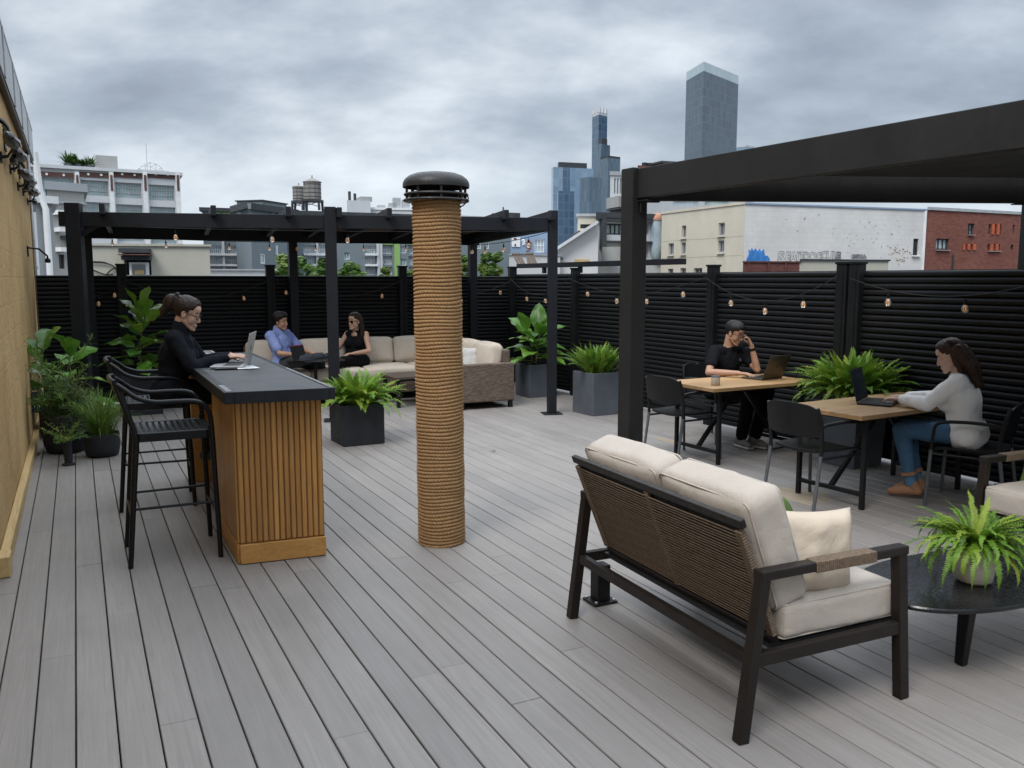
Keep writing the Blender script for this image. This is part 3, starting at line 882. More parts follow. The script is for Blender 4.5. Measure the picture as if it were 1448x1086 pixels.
# ------------------------------------------------------------------ lounge seats (loveseat and armchair share a frame design)
def lounge(name, Lg, label, cat, ncush, wrapped=True):
    e = empty(name, (0, 0, 0), 0, label, cat)
    D = .80
    fm = M['sofa_frame']
    for y in (0, Lg):
        MB().beam((0, y, 0), (.075, y, .60), .044, .046, up=(1, 0, 0), w1=.044, h1=.044).build('leg', fm, e, bevel=.004)
        MB().beam((D, y, 0), (D - .055, y, .60), .044, .046, up=(1, 0, 0), w1=.044, h1=.046).build('leg', fm, e, bevel=.004)
        MB().beam((.052, y, .612), (D - .028, y, .614), .052, .036).build('arm', fm, e, bevel=.006)
        w = MB(); x = .30
        n = 30
        for k in range(n):
            xx = .30 + .30 * k / n
            w.cur = (k * 37 % 11) / 11
            w.beam((xx + .001, y, .612), (xx + .30 / n - .0005, y, .613), .059, .043)
        w.build('arm_wrap', M['cord'], e, bevel=.003)
        MB().beam((.04, y, .30), (D - .03, y, .30), .034, .05).build('side_rail', fm, e, bevel=.004)
    MB().beam((.04, .025, .30), (.04, Lg - .025, .30), .036, .042).build('rear_rail', fm, e, bevel=.004)
    MB().beam((D - .03, .025, .29), (D - .03, Lg - .025, .29), .035, .06).build('front_rail', fm, e, bevel=.004)
    MB().box((.46, Lg / 2, .312), (.60, Lg - .06, .016)).build('seat_base', M['black_metal'], e)
    # reclining woven back panel
    b0, b1 = Vector((.185, 0, .335)), Vector((-.005, 0, .80))
    up = (b1 - b0).normalized(); nrm = Vector((up.z, 0, -up.x))
    y0, y1 = .045, Lg - .045
    MB().beam(b1 + Vector((0, y0 - .03, 0)), b1 + Vector((0, y1 + .03, 0)), .024, .036, up=up).build('back_top_rail', fm, e, bevel=.005)
    MB().beam(b0 + Vector((0, y0, 0)), b0 + Vector((0, y1, 0)), .03, .045, up=up).build('back_bottom_rail', fm, e, bevel=.004)
    lin = MB(); q0, q1 = b0 + nrm * .006, b1 + nrm * .006
    lin.beam(q0 + Vector((0, (y0 + y1) / 2, 0)), q1 + Vector((0, (y0 + y1) / 2, 0)), y1 - y0, .003, up=nrm); lin.build('back_liner', M['black_metal'], e)
    n = 31
    c = MB(); H = (b1 - b0).length
    for k in range(n):
        h = .03 + (H - .065) * (k + .5) / n
        p = b0 + up * h
        for sgn in (-1,):
            pts = []
            for j in range(13):
                y = y0 + (y1 - y0) * j / 12
                pts.append(p + Vector((0, y, 0)) + nrm * (-.008 - .004 * math.sin(math.pi * j / 12)) + up * (.0012 * math.sin(k * 1.7 + j)))
            c.tube(pts, .0034, 6)
    c.build('cord_back', M['cord'], e, smooth=True)
    for i, y in enumerate((y0, (y0 + y1) / 2, y1) if Lg > .9 else (y0, y1)):
        s = MB(); m = 40; mid = (Lg > .9 and i == 1)
        if mid:
            s.beam(b0 + Vector((0, y, 0)) + nrm * -.005, b1 + Vector((0, y, 0)) + nrm * -.005 - up * .02, .03, .014, up=nrm)
        for k in range(m):
            h0 = .025 + (H - .055) * k / m; h1 = h0 + (H - .055) / m - .001
            s.cur = 0
            s.beam(b0 + up * h0 + Vector((0, y, 0)) + nrm * -.003, b0 + up * h1 + Vector((0, y, 0)) + nrm * -.003, .036 if not mid else .026, .026, up=nrm)
        s.build('back_stile', M['cord'], e, bevel=.003)
    # cushions
    zs = .325
    seat = MB().rbox((.495, Lg / 2, zs + .072), (.295, Lg / 2 - .028, .072), .03, 16, (.004, .002, .012), wob=.006, seed=Lg)
    so_ = seat.build('seat_cushion', M['cushion'], e, smooth=True)
    pipe_box(so_, (.495, Lg / 2, zs + .072), (.295, Lg / 2 - .028, .072), .03)
    cw = (Lg - .05) / ncush
    lean = math.atan2(-(b1 - b0).x, (b1 - b0).z)
    for i in range(ncush):
        yc = .025 + cw * (i + .5)
        Mx = Matrix.Rotation(-lean * .92, 3, 'Y')
        ctr = Vector((.185, yc, .675)) + Vector((.0, 0, .0))
        h = (.085, cw / 2 - .006, .235)
        bo = MB().rbox((0, 0, 0), h, .045, 16, (.024, .004, .008), wob=.009, seed=i * 3.3 + Lg).build('back_cushion', M['cushion'], e, smooth=True)
        bo.location = ctr + Vector((.0, 0, 0)); bo.rotation_euler = (0, -lean * .92, R((-.8, 1.2)[i % 2]))
        pipe_box(bo, (0, 0, 0), h, .045, True)
    return e

def pipe_box(parent, c, h, rad, back=False):
    """two thin welted seams round a box cushion"""
    b = MB(); c = Vector(c)
    k = rad * .32
    if back: planes = [(0, -1), (0, 1)]
    else: planes = [(2, 1), (2, -1)]
    for ax, sg in planes:
        a1, a2 = [i for i in range(3) if i != ax]
        pts = []
        n = 8
        H1, H2 = h[a1] - k * .9, h[a2] - k * .9
        for (cx, cy, a0) in ((1, 1, 0), (-1, 1, 90), (-1, -1, 180), (1, -1, 270)):
            for j in range(n + 1):
                a = R(a0 + 90 * j / n); q = [0, 0, 0]
                q[ax] = sg * (h[ax] - k * .9)
                q[a1] = cx * (H1 - rad * .6) + rad * .6 * math.cos(a); q[a2] = cy * (H2 - rad * .6) + rad * .6 * math.sin(a)
                # keep on the softened edge
                pts.append(c + Vector(q))
        pts.append(pts[0])
        b.tube(pts, .0042, 5, caps=False)
    b.build('welt', M['cushion'], parent, smooth=True)

def pillow(name, loc, rot, w, h, t, mat, label, seed=0, cat='pillow'):
    n = 22; b = MB(); vs = []; fs = []
    for sgn in (1, -1):
        base = len(vs)
        for i in range(n + 1):
            for j in range(n + 1):
                u, v = -1 + 2 * i / n, -1 + 2 * j / n
                th = t * ((1 - u ** 4) * (1 - v ** 4)) ** .55
                pin = 1 - .10 * (1 - abs(u) ** 2.2) * abs(v) ** 3, 1 - .10 * (1 - abs(v) ** 2.2) * abs(u) ** 3
                x = u * w / 2 * pin[1]; y = v * h / 2 * pin[0]
                nz = noise.noise((u * 2.2 + seed, v * 2.2, sgn * 1.3)) * .10 * th + .045 * th * noise.noise((u * 6 + seed, v * 5, sgn * 3))
                nz += .05 * th * math.sin((u * v) * 9 + seed) * (u * u + v * v) * .5
                vs.append((x, y, sgn * (th / 2 + nz)))
        for i in range(n):
            for j in range(n):
                a = base + i * (n + 1) + j
                q = (a, a + n + 1, a + n + 2, a + 1)
                fs.append(q if sgn > 0 else q[::-1])
    b.add(vs, fs)
    o = b.build(name, mat, None, smooth=True)
    import bmesh
    bm = bmesh.new(); bm.from_mesh(o.data); bmesh.ops.remove_doubles(bm, verts=bm.verts, dist=.0015); bm.to_mesh(o.data); bm.free()
    o.location = loc; o.rotation_euler = rot
    return tag(o, label, cat)

SA = math.atan2(.418, .908)      # loveseat: local x = depth direction
def lpt(x, y, z): return Vector((.82 + math.cos(SA) * x - math.sin(SA) * y, 2.895 + math.sin(SA) * x + math.cos(SA) * y, z))
ls = lounge('loveseat', 1.255, 'two seat loveseat with woven brown cord back and stone linen cushions', 'loveseat', 2)
ls.location = (.82, 2.895, 0); ls.rotation_euler.z = SA
pillow('throw_pillow', lpt(.435, .155, .600), Euler((R(83), R(5), SA - R(4)), 'XYZ'), .40, .345, .15, M['pillow_cream'],
       'cream throw pillow leaning beside the loveseat arm', 1.2)
pillow('throw_pillow', lpt(.49, .45, .60), Euler((R(74), R(4), SA + R(80)), 'XYZ'), .38, .37, .16, M['pillow_green'],
       'green throw pillow mostly hidden behind the loveseat cushion', 4.1)
ac = lounge('armchair', .78, 'armchair with brown wrapped arm and stone linen seat cut by the right frame edge', 'armchair', 1)
# its front faces the loveseat, so its depth runs the other way
AA = SA + math.pi
ac.location = Vector((2.72, 4.86, 0)) + Vector((math.cos(SA), math.sin(SA), 0)) * .775 ; ac.rotation_euler.z = AA
_l = ac.location
pillow('throw_pillow', (3.20, 4.90, .60), Euler((R(74), 0, SA - R(70)), 'XYZ'), .40, .38, .15, M['pillow_green'],
       'green throw pillow on the armchair at the right edge', 7.7)

# ------------------------------------------------------------------ coffee tables
def oval_table():
    c = (2.005, 3.62, 0)
    e = empty('coffee_table', c, SA, 'low black coffee table with rounded stone top under the potted fern', 'coffee table')
    a, b_, n = .56, .315, 64
    poly = lambda k: [(k * a * math.copysign(abs(math.cos(t)) ** .86, math.cos(t)), k * b_ * math.copysign(abs(math.sin(t)) ** .86, math.sin(t))) for t in (2 * math.pi * i / n for i in range(n))]
    m = MB()
    rings = [(.93, .334), (.985, .339), (1.0, .348), (1.0, .354), (.99, .36)]
    vs = []
    for k, z in rings: vs += [(x, y, z) for x, y in poly(k)]
    fs = [tuple(range(n - 1, -1, -1)), tuple(range(4 * n, 5 * n))]
    for i in range(4):
        for j in range(n): fs.append((i * n + j, i * n + (j + 1) % n, (i + 1) * n + (j + 1) % n, (i + 1) * n + j))
    m.add(vs, fs).build('table_top', M['coffee_top'], e, smooth=30)
    for (x0, y0, x1, y1) in ((-.13, -.10, -.10, -.06), (.24, -.14, .33, -.18), (.2, .15, .26, .2)):
        MB().beam((x0, y0, .334), (x1, y1, 0), .062, .05, up=(1, 0, 0), w1=.042, h1=.036).build('leg', M['black_metal'], e, bevel=.005)
    MB().beam((-.17, -.12, .322), (.22, -.13, .322), .03, .024).beam((-.15, -.10, .322), (.2, .15, .322), .03, .024).build('under_frame', M['black_metal'], e)
oval_table()
e = empty('coffee_table', (-1.13, 11.42, 0), ANG, 'low dark slatted wood coffee table in front of the sectional sofa', 'coffee table')
b = MB(); r = random.Random(2)
for k in range(7): b.cur = r.random(); b.box((0, -.27 + .09 * k, .385), (1.15, .084, .03))
b.build('table_top', M['dark_wood'], e, bevel=.003, attr=True)
for sx in (-1, 1):
    for sy in (-1, 1): MB().box((sx * .51, sy * .26, .185), (.045, .045, .37)).build('leg', M['black_metal'], e, bevel=.003)
MB().box((0, -.26, .355), (1.0, .03, .035)).box((0, .26, .355), (1.0, .03, .035)).build('apron', M['black_metal'], e)
e = empty('side_table', (-2.58, 11.18, 0), 0, 'thin black pedestal table between the man and woman on the sectional', 'side table')
MB().lathe([(.0, .585), (.33, .588), (.335, .595), (.335, .603), (.33, .607), (.0, .607)], 48, (0, 0, 0), 1.15, .8).build('table_top', M['black_metal'], e, smooth=40)
MB().lathe([(.17, 0), (.17, .012), (.025, .03), (.022, .585)], 24).build('pedestal', M['black_metal'], e, smooth=40)

# ------------------------------------------------------------------ sectional sofa
KS = Vector((-.93, 13.0, 0)); FD = Vector((-.9, -.436, 0)).normalized()       # along the back run
ND = Vector((.436, -.9, 0)).normalized()                                      # towards the open side
def sectional():
    rz = math.atan2(FD.y, FD.x)         # local x along the run, local y = -ND side
    e = empty('sectional_sofa', KS, rz, 'long corner sectional sofa in brown wicker with pale linen cushions', 'sofa')
    # local: x along run 0..3.0 ; y>0 is to the left of FD: (-.(-.436)...)
    ly = 1 if (Vector((-FD.y, FD.x, 0)).dot(ND) > 0) else -1
    def bx(b, x0, x1, y0, y1, z0, z1): return b.box(((x0 + x1) / 2, ly * (y0 + y1) / 2, (z0 + z1) / 2), (x1 - x0, abs(y1 - y0), z1 - z0))
    W, LR_, LT = .82, 3.05, 2.2
    bx(MB(), .0, LR_, .10, W, .09, .30).build('run_base', M['wicker'], e, bevel=.01)
    bx(MB(), .0, LR_, .0, .10, .09, .74).build('run_back', M['wicker'], e, bevel=.015)
    bx(MB(), .10, W, W, LT - .12, .09, .30).build('return_base', M['wicker'], e, bevel=.01)
    bx(MB(), .0, .10, .10, LT - .12, .09, .74).build('return_back', M['wicker'], e, bevel=.015)
    bx(MB(), -.005, .76, LT - .12, LT, .09, .58).build('arm', M['wicker'], e, bevel=.015)
    bx(MB(), LR_, LR_ + .12, .0, W, .09, .60).build('arm', M['wicker_pale'], e, bevel=.015)
    for x, y in ((.04, LT - .04), (.72, LT - .04), (LR_ + .06, .06), (LR_ + .06, W - .05), (.05, .05), (1.6, W - .04)):
        MB().box((x, ly * y, .045), (.05, .05, .09)).build('foot', M['black_metal'], e)
    zs = .30
    def cush(name, x0, x1, y0, y1, z0, z1, rad, bulge, seed, lean=None):
        b = MB().rbox((0, 0, 0), ((x1 - x0) / 2, abs(y1 - y0) / 2, (z1 - z0) / 2), rad, 12, bulge, wob=.005, seed=seed)
        o = b.build(name, M['cushion_far'], e, smooth=True)
        o.location = ((x0 + x1) / 2, ly * (y0 + y1) / 2, (z0 + z1) / 2)
        if lean: o.rotation_euler = lean
        return o
    nx = 3
    xs = [W] + [W + (LR_ - W) * k / nx for k in range(1, nx + 1)]
    for i in range(nx): cush('seat_cushion', xs[i] + .004, xs[i + 1] - .004, .12, W + .02, zs, zs + .15, .045, (.003, .006, .02), i)
    cush('seat_cushion', .12, W - .004, .12, W + .0, zs, zs + .15, .045, (.003, .006, .02), 11)
    ys = [W, W + (LT - .12 - W) / 2, LT - .12]
    for i in range(2): cush('seat_cushion', .12, W + .02, ys[i] + .004, ys[i + 1] - .004, zs, zs + .15, .045, (.006, .003, .02), 20 + i)
    xb = [.30] + [.30 + (LR_ - .30) * k / 4 for k in range(1, 5)]
    for i in range(4): cush('back_cushion', xb[i] + .006, xb[i + 1] - .006, .105, .285, zs + .15, zs + .52, .06, (.004, .05, .015), 30 + i, (R(9) * ly, 0, R((-1, 1.5, -.6, 1)[i])))
    yb = [.30, .30 + (LT - .42) / 3, .30 + (LT - .42) * 2 / 3, LT - .12]
    for i in range(3): cush('back_cushion', .105, .285, yb[i] + .006, yb[i + 1] - .006, zs + .15, zs + .52, .06, (.05, .004, .015), 50 + i, (0, R(-9), R((1, -1.5, .6)[i])))
    return e
sectional()
_s = KS + FD * .50 + ND * 1.75
pillow('throw_pillow', (_s.x, _s.y, .60), Euler((R(68), R(5), R(35)), 'XYZ'), .44, .36, .14, M['pillow_white'], 'small white throw pillow on the right end of the sectional sofa', 9.9)

# ------------------------------------------------------------------ work tables
def work_table(N_, ang, L, W, label):
    e = empty('work_table', (N_[0], N_[1], 0), ang, label, 'table')
    b = MB(); r = random.Random(int(L * 100)); n = 5
    for k in range(n):
        b.cur = r.random()
        b.box((L / 2, W * (k + .5) / n, .70 - .016), (L, W / n - .0012, .032))
    b.build('table_top', M['table_top'], e, bevel=.0025, attr=True)
    for x in (.13, L - .13):
        for y in (.06, W - .06):
            MB().box((x, y, .334), (.032, .032, .668)).build('leg', M['black_metal'], e, bevel=.003)
        MB().beam((x, .076, .11), (x, W - .076, .11), .03, .03).build('foot_bar', M['black_metal'], e, bevel=.003)
        sx = 1 if x < L / 2 else -1
        MB().beam((x + sx * .016, W / 2, .115), (L / 2 - sx * .04, W / 2, .64), .034, .034).build('brace', M['black_metal'], e, bevel=.003)
        MB().beam((x, .08, .654), (x, W - .08, .654), .035, .026).build('cross_rail', M['black_metal'], e)
    MB().beam((.15, .09, .654), (L - .15, .09, .654), .03, .026).beam((.15, W - .09, .654), (L - .15, W - .09, .654), .03, .026).build('side_rail', M['black_metal'], e)
    return e
T1N, T1A, T1L, T1W = (1.76, 7.41), R(28.5), 1.27, .70
T2N, T2A, T2L, T2W = (2.44, 5.90), R(31), 1.43, .69
work_table(T1N, T1A, T1L, T1W, 'oak topped folding table with the man in black, a cup and bronze laptop')
work_table(T2N, T2A, T2L, T2W, 'oak topped folding table with the dark laptop of the woman in white')
def tpt(N_, A, x, y, z=.70): return Vector((N_[0] + math.cos(A) * x - math.sin(A) * y, N_[1] + math.sin(A) * x + math.cos(A) * y, z))

# ------------------------------------------------------------------ stacking chairs (face local +x)
def make_chair():
    e = empty('stacking_chair', (0, 0, 0))
    for s in (-1, 1):
        MB().tube([(.235, s * .245, 0), (.215, s * .24, .42)], [.0125, .0135], 10).build('leg', M['chair_leg'], e, smooth=40)
        MB().tube([(-.285, s * .235, 0), (-.225, s * .232, .42)], [.0125, .0135], 10).build('leg', M['chair_leg'], e, smooth=40)
        MB().tube(smooth_path([(.215, s * .24, .415), (.205, s * .245, .53), (.19, s * .25, .60), (.13, s * .255, .632), (-.05, s * .26, .645), (-.20, s * .25, .635), (-.235, s * .235, .615)], 5), .0125, 10).build('arm', M['chair'], e, smooth=40)
        MB().tube(smooth_path([(-.225, s * .232, .415), (-.225, s * .235, .52), (-.245, s * .238, .66), (-.27, s * .222, .755)], 5), .0145, 10).build('back_post', M['chair'], e, smooth=40)
        MB().tube([(.21, s * .235, .39), (-.22, s * .23, .39)], .010, 8).build('side_rail', M['chair'], e, smooth=40)
    # seat shell
    n = 14; vs = []; fs = []
    def sp(u, v, low):
        sx = math.copysign(abs(u) ** .9, u) * .235; k = (1 - .12 * max(0, -u)) * (1 - .05 * abs(u) ** 4)
        y = v * .225 * k
        x = sx * (1 - .04 * abs(v) ** 3)
        z = .437 - .014 * (1 - v * v) * (1 - u * u) - .02 * max(0, u - .55) / .45 + .012 * v * v
        return (x, y, z - low)
    for low in (0, .022):
        for i in range(n + 1):
            for j in range(n + 1): vs.append(sp(-1 + 2 * i / n, -1 + 2 * j / n, low * (1.0 if 0 < i < n and 0 < j < n else .75)))
    q = (n + 1) ** 2
    for i in range(n):
        for j in range(n):
            a = i * (n + 1) + j
            fs.append((a, a + n + 1, a + n + 2, a + 1)); fs.append((q + a, q + a + 1, q + a + n + 2, q + a + n + 1))
    edge = [i * (n + 1) for i in range(n + 1)] + [n * (n + 1) + j for j in range(1, n + 1)] + [i * (n + 1) + n for i in range(n - 1, -1, -1)] + [j for j in range(n - 1, 0, -1)]
    for a, c in zip(edge, edge[1:] + edge[:1]): fs.append((a, c, q + c, q + a))
    MB().add(vs, fs).build('seat', M['chair'], e, smooth=50)
    # curved back shell
    vs = []; fs = []; nu, nv = 16, 8
    def bp(u, v, t):
        w = .238 * (1 - .06 * v ** 3); z = .535 + .245 * v - .012 * abs(u) ** 3 * (v * 2 - 1)
        if v > .95: z -= .02 * abs(u) ** 6
        x = -.232 - .045 * v - .028 * (1 - u * u) - t
        return (x, u * w, z)
    for t in (-.006, .008):
        for i in range(nu + 1):
            for j in range(nv + 1): vs.append(bp(-1 + 2 * i / nu, j / nv, t))
    q = (nu + 1) * (nv + 1)
    for i in range(nu):
        for j in range(nv):
            a = i * (nv + 1) + j
            fs.append((a, a + nv + 1, a + nv + 2, a + 1)); fs.append((q + a, q + a + 1, q + a + nv + 2, q + a + nv + 1))
    edge = [i * (nv + 1) for i in range(nu + 1)] + [nu * (nv + 1) + j for j in range(1, nv + 1)] + [i * (nv + 1) + nv for i in range(nu - 1, -1, -1)] + [j for j in range(nv - 1, 0, -1)]
    for a, c in zip(edge, edge[1:] + edge[:1]): fs.append((a, c, q + c, q + a))
    MB().add(vs, fs).build('backrest', M['chair'], e, smooth=50)
    MB().box((-.298, 0, .763), (.004, .05, .007)).build('maker_plate', M['pillow_cream'], e)
    return e
ch = make_chair()
chs = [((1.60, 7.86), 31, 'empty black stacking chair with grey legs at the left end of the man table'),
       ((2.25, 6.22), 30, 'empty black stacking chair with grey legs between the two work tables'),
       ((3.37, 6.18), 141, 'black stacking chair with grey legs under the woman in white'),
       ((2.12, 8.76), -57, 'black stacking chair under the man in black against the right fence')]
for i, (p_, a_, l_) in enumerate(chs):
    c = ch if i == 0 else copy_tree(ch)
    c.location = (*p_, 0); c.rotation_euler.z = R(a_)
    tag(c, l_, 'chair', 'chairs at the work tables')

# ------------------------------------------------------------------ laptops, cup, small things
def laptop(loc, rz, body, label, w=.32, d=.22, open_=105, emblem=None, screen=True, th=.016):
    """hinge along local y at x=+d/2, user sits at -x"""
    e = empty('laptop', loc, rz, label, 'laptop')
    MB().box((0, 0, th / 2), (d, w, th)).build('base', body, e, bevel=.004)
    MB().box((.025, 0, th + .0008), (d * .5, w * .86, .0016)).build('keyboard', M['keys'], e)
    MB().box((-d * .3, 0, th + .0006), (d * .24, w * .34, .0012)).build('touchpad', M['steel'], e)
    lid = MB().box((0, 0, d / 2), (.007, w, d)).build('lid', body, e, bevel=.003, loc=(d / 2, 0, th), rot=(0, R(open_ - 90), 0))
    MB().box((-.0042, 0, d / 2 + .003), (.0012, w * .95, d * .9)).build('screen', M['screen'], lid)
    if emblem: MB().lathe([(0, 0), (.016, 0), (.016, .0016), (0, .0016)], 24).build('emblem', emblem, lid, loc=(.0036, 0, d * .52), rot=(0, R(90), 0))
    return e
# ------------------------------------------------------------------ plants
def frond(b, base, az, length, up0, droop, rr, npin=22, pin=.06, width=.012, curl=1.0):
    """one fern frond: arching midrib with paired leaflets"""
    n = npin; ca, sa = math.cos(az), math.sin(az)
    pts = []; p = Vector(base); el = up0
    for i in range(n + 1):
        pts.append(p.copy())
        stp = length / n
        p = p + Vector((ca * math.cos(el), sa * math.cos(el), math.sin(el))) * stp
        el -= droop / n * (1 + 1.2 * i / n)
        az2 = rr.uniform(-.03, .03) * curl
        ca, sa = math.cos(az + az2 * i), math.sin(az + az2 * i)
    b.cur = rr.random()
    side = Vector((-math.sin(az), math.cos(az), 0))
    for i in range(n):
        d = (pts[i + 1] - pts[i]).normalized(); nrm = side.cross(d).normalized()
        # midrib sliver
        w = .0022 * (1 - i / n) + .0008
        b.add([pts[i] - side * w, pts[i] + side * w, pts[i + 1] + side * w, pts[i + 1] - side * w], [(0, 1, 2, 3)])
        if i < 2: continue
        t = i / n; L = pin * (math.sin(math.pi * min(1, .12 + t * .93)) ** .7) * rr.uniform(.85, 1.1)
        for sg in (-1, 1):
            o = (side * sg * .9 + d * .5 + nrm * rr.uniform(-.25, .15)).normalized()
            q = pts[i] + d * (stp * (.25 if sg > 0 else .65))
            wv = d * width * .5
            mid = q + o * L * .5 + nrm * L * .06; tip = q + o * L - nrm * L * .14
            b.add([q - wv * .5, q + wv * .5, mid + wv, tip, mid - wv], [(0, 1, 2, 4), (4, 2, 3)])

def fern(name, loc, rz, parts, label, mat, n, length, up=(.5, 1.3), droop=(1.2, 2.2), z0=.4, r0=.06, pin=.06, npin=22, seed=1, cat='plant', group=None, width=.012):
    e = empty(name, loc, rz, label, cat, group)
    parts(e)
    b = MB(); rr = random.Random(seed)
    for k in range(n):
        az = 2 * math.pi * (k * .618034 % 1) + rr.uniform(-.2, .2)
        f = k / n
        u = up[1] - (up[1] - up[0]) * f + rr.uniform(-.12, .12)
        L = length * rr.uniform(.7, 1.08) * (1 - .25 * (1 - f))
        rb = r0 * rr.uniform(.1, 1)
        frond(b, (rb * math.cos(az), rb * math.sin(az), z0), az, L, u, rr.uniform(*droop), rr, npin, pin, width)
    b.build('foliage', mat, e, attr=True)
    return e

def box_planter(w, h, mat, soil=True, taper=.0, d=None):
    def f(e):
        d_ = d or w
        t = .022; m = MB()
        o = [(-w / 2, -d_ / 2), (w / 2, -d_ / 2), (w / 2, d_ / 2), (-w / 2, d_ / 2)]
        def ring(k, z, ins=0): return [((abs(x) - ins) * k * math.copysign(1, x), (abs(y) - ins) * k * math.copysign(1, y), z) for x, y in o]
        vs = ring(1 - taper, 0.0) + ring(1, h) + ring(1, h, t) + ring(1, h - .06, t)
        fs = [(3, 2, 1, 0)]
        for lv in range(3):
            for i in range(4):
                j = (i + 1) % 4
                fs.append((lv * 4 + i, lv * 4 + j, lv * 4 + 4 + j, lv * 4 + 4 + i))
        m.add(vs, fs); m.build('planter', mat, e, bevel=.006)
        n = 9; sv = []; sf = []
        for i in range(n + 1):
            for j in range(n + 1):
                x, y = (-.5 + i / n) * (w - 2 * t), (-.5 + j / n) * (d_ - 2 * t)
                sv.append((x, y, h - .045 + .018 * noise.noise((x * 14, y * 14, w))))
        for i in range(n):
            for j in range(n):
                a = i * (n + 1) + j; sf.append((a, a + n + 1, a + n + 2, a + 1))
        MB().add(sv, sf).build('soil', M['soil'], e, smooth=True)
    return f

def round_pot(prof, mat, soil_z, soil_r):
    def f(e):
        MB().lathe(prof, 40).build('pot', mat, e, smooth=50)
        MB().lathe([(0, soil_z - .01), (soil_r, soil_z - .01), (soil_r, soil_z), (soil_r * .5, soil_z + .008), (0, soil_z + .012)], 24).build('soil', M['soil'], e, smooth=50)
    return f

def big_leaf(b, base, az, el, L, W, rr, petiole=.08, fiddle=True, fold=.18):
    """broad wavy leaf on a short stalk"""
    d = Vector((math.cos(az) * math.cos(el), math.sin(az) * math.cos(el), math.sin(el)))
    p0 = Vector(base) + d * petiole
    side = Vector((-math.sin(az), math.cos(az), 0)); up = side.cross(d) * -1
    if up.z < 0: up = -up
    roll = rr.uniform(-.5, .5); side, up = side * math.cos(roll) + up * math.sin(roll), up * math.cos(roll) - side * math.sin(roll)
    b.tube([base, p0], .005, 5)
    nu, nv = 12, 8; vs = []; fs = []; b.cur = rr.random()
    ph = rr.uniform(0, 6)
    for i in range(nu + 1):
        t = i / nu
        if fiddle:
            w = W * .5 * (math.sin(math.pi * t ** .82) ** .62) * (.62 + .55 * t) * (1 - .22 * math.exp(-((t - .36) / .12) ** 2))
        else:
            w = W * .5 * math.sin(math.pi * (t ** .75)) ** .8
        bend = -.42 * L * t * t * (1.0 if el < 1.1 else .35)
        c = p0 + d * (L * t) + Vector((0, 0, bend * .55)) + up * (.05 * L * math.sin(t * 3))
        for j in range(nv + 1):
            s = -1 + 2 * j / nv
            wave = .05 * W * math.sin(t * 14 + ph + s * 2) * abs(s) ** 1.5
            rib = .012 * W * math.cos(t * 40) * (1 - abs(s)) * abs(s) * 3
            vs.append(c + side * (s * w) + up * (fold * w * abs(s) + wave + rib))
    for i in range(nu):
        for j in range(nv):
            a = i * (nv + 1) + j; fs.append((a, a + nv + 1, a + nv + 2, a + 1))
    b.add(vs, fs)

def fiddle_plant(loc, rz, parts, label, leaves, height, z0, seed, Lr=(.24, .34), stems=1, spread=.03, name='fiddle_leaf_plant', group='large leaved potted plants', fiddle=True, wr=.62):
    e = empty(name, loc, rz, label, 'plant', group)
    parts(e)
    rr = random.Random(seed)
    st = MB(); tops = []
    for s in range(stems):
        a = 2 * math.pi * s / max(1, stems) + .6
        p = [(spread * .4 * math.cos(a), spread * .4 * math.sin(a), z0 - .04)]
        for k in range(1, 5):
            p.append((spread * (.4 + k * .5) * math.cos(a) + rr.uniform(-.012, .012), spread * (.4 + k * .5) * math.sin(a) + rr.uniform(-.012, .012), z0 + height * k / 4 * rr.uniform(.92, 1.0)))
        pts = smooth_path(p, 4); st.tube(pts, [.012 - .007 * i / len(pts) for i in range(len(pts))], 7); tops.append(pts)
    st.build('stem', M['stem'], e, smooth=True)
    b = MB()
    for k in range(leaves):
        pts = tops[k % stems]; f = (k + .5) / leaves
        i = min(len(pts) - 1, int((.18 + .82 * f) * (len(pts) - 1)))
        az = k * 2.39996 + rr.uniform(-.3, .3)
        el = -.05 + 1.25 * f ** 1.6 + rr.uniform(-.15, .15)
        L = rr.uniform(*Lr) * (1 - .15 * f)
        big_leaf(b, pts[i], az, el, L, L * wr * rr.uniform(.85, 1.1), rr, .05 + .05 * rr.random(), fiddle)
    b.build('foliage', M['fiddle'], e, smooth=True, attr=True)
    return e

def grass_blades(b, n, L, z0, r0, rr, w=.006, spread=1.0, droop=1.4):
    for k in range(n):
        az = rr.uniform(0, 2 * math.pi); rb = r0 * math.sqrt(rr.random())
        p = Vector((rb * math.cos(az + rr.uniform(-1, 1)), rb * math.sin(az + rr.uniform(-1, 1)), z0))
        el = math.pi / 2 - abs(rr.gauss(0, .32)) * spread; ln = L * rr.uniform(.55, 1.05); dr = rr.uniform(.2, droop)
        side = Vector((-math.sin(az), math.cos(az), 0)); m = 6; L0 = []
        b.cur = rr.random()
        for i in range(m + 1):
            L0.append(p.copy()); p = p + Vector((math.cos(az) * math.cos(el), math.sin(az) * math.cos(el), math.sin(el))) * ln / m
            el -= dr / m * (1 + i / m)
        vs = []
        for i, q in enumerate(L0):
            ww = w * (1 - (i / m) ** 2) * .5 + .0004
            vs += [q - side * ww, q + side * ww]
        b.add(vs, [(2 * i, 2 * i + 1, 2 * i + 3, 2 * i + 2) for i in range(m)])

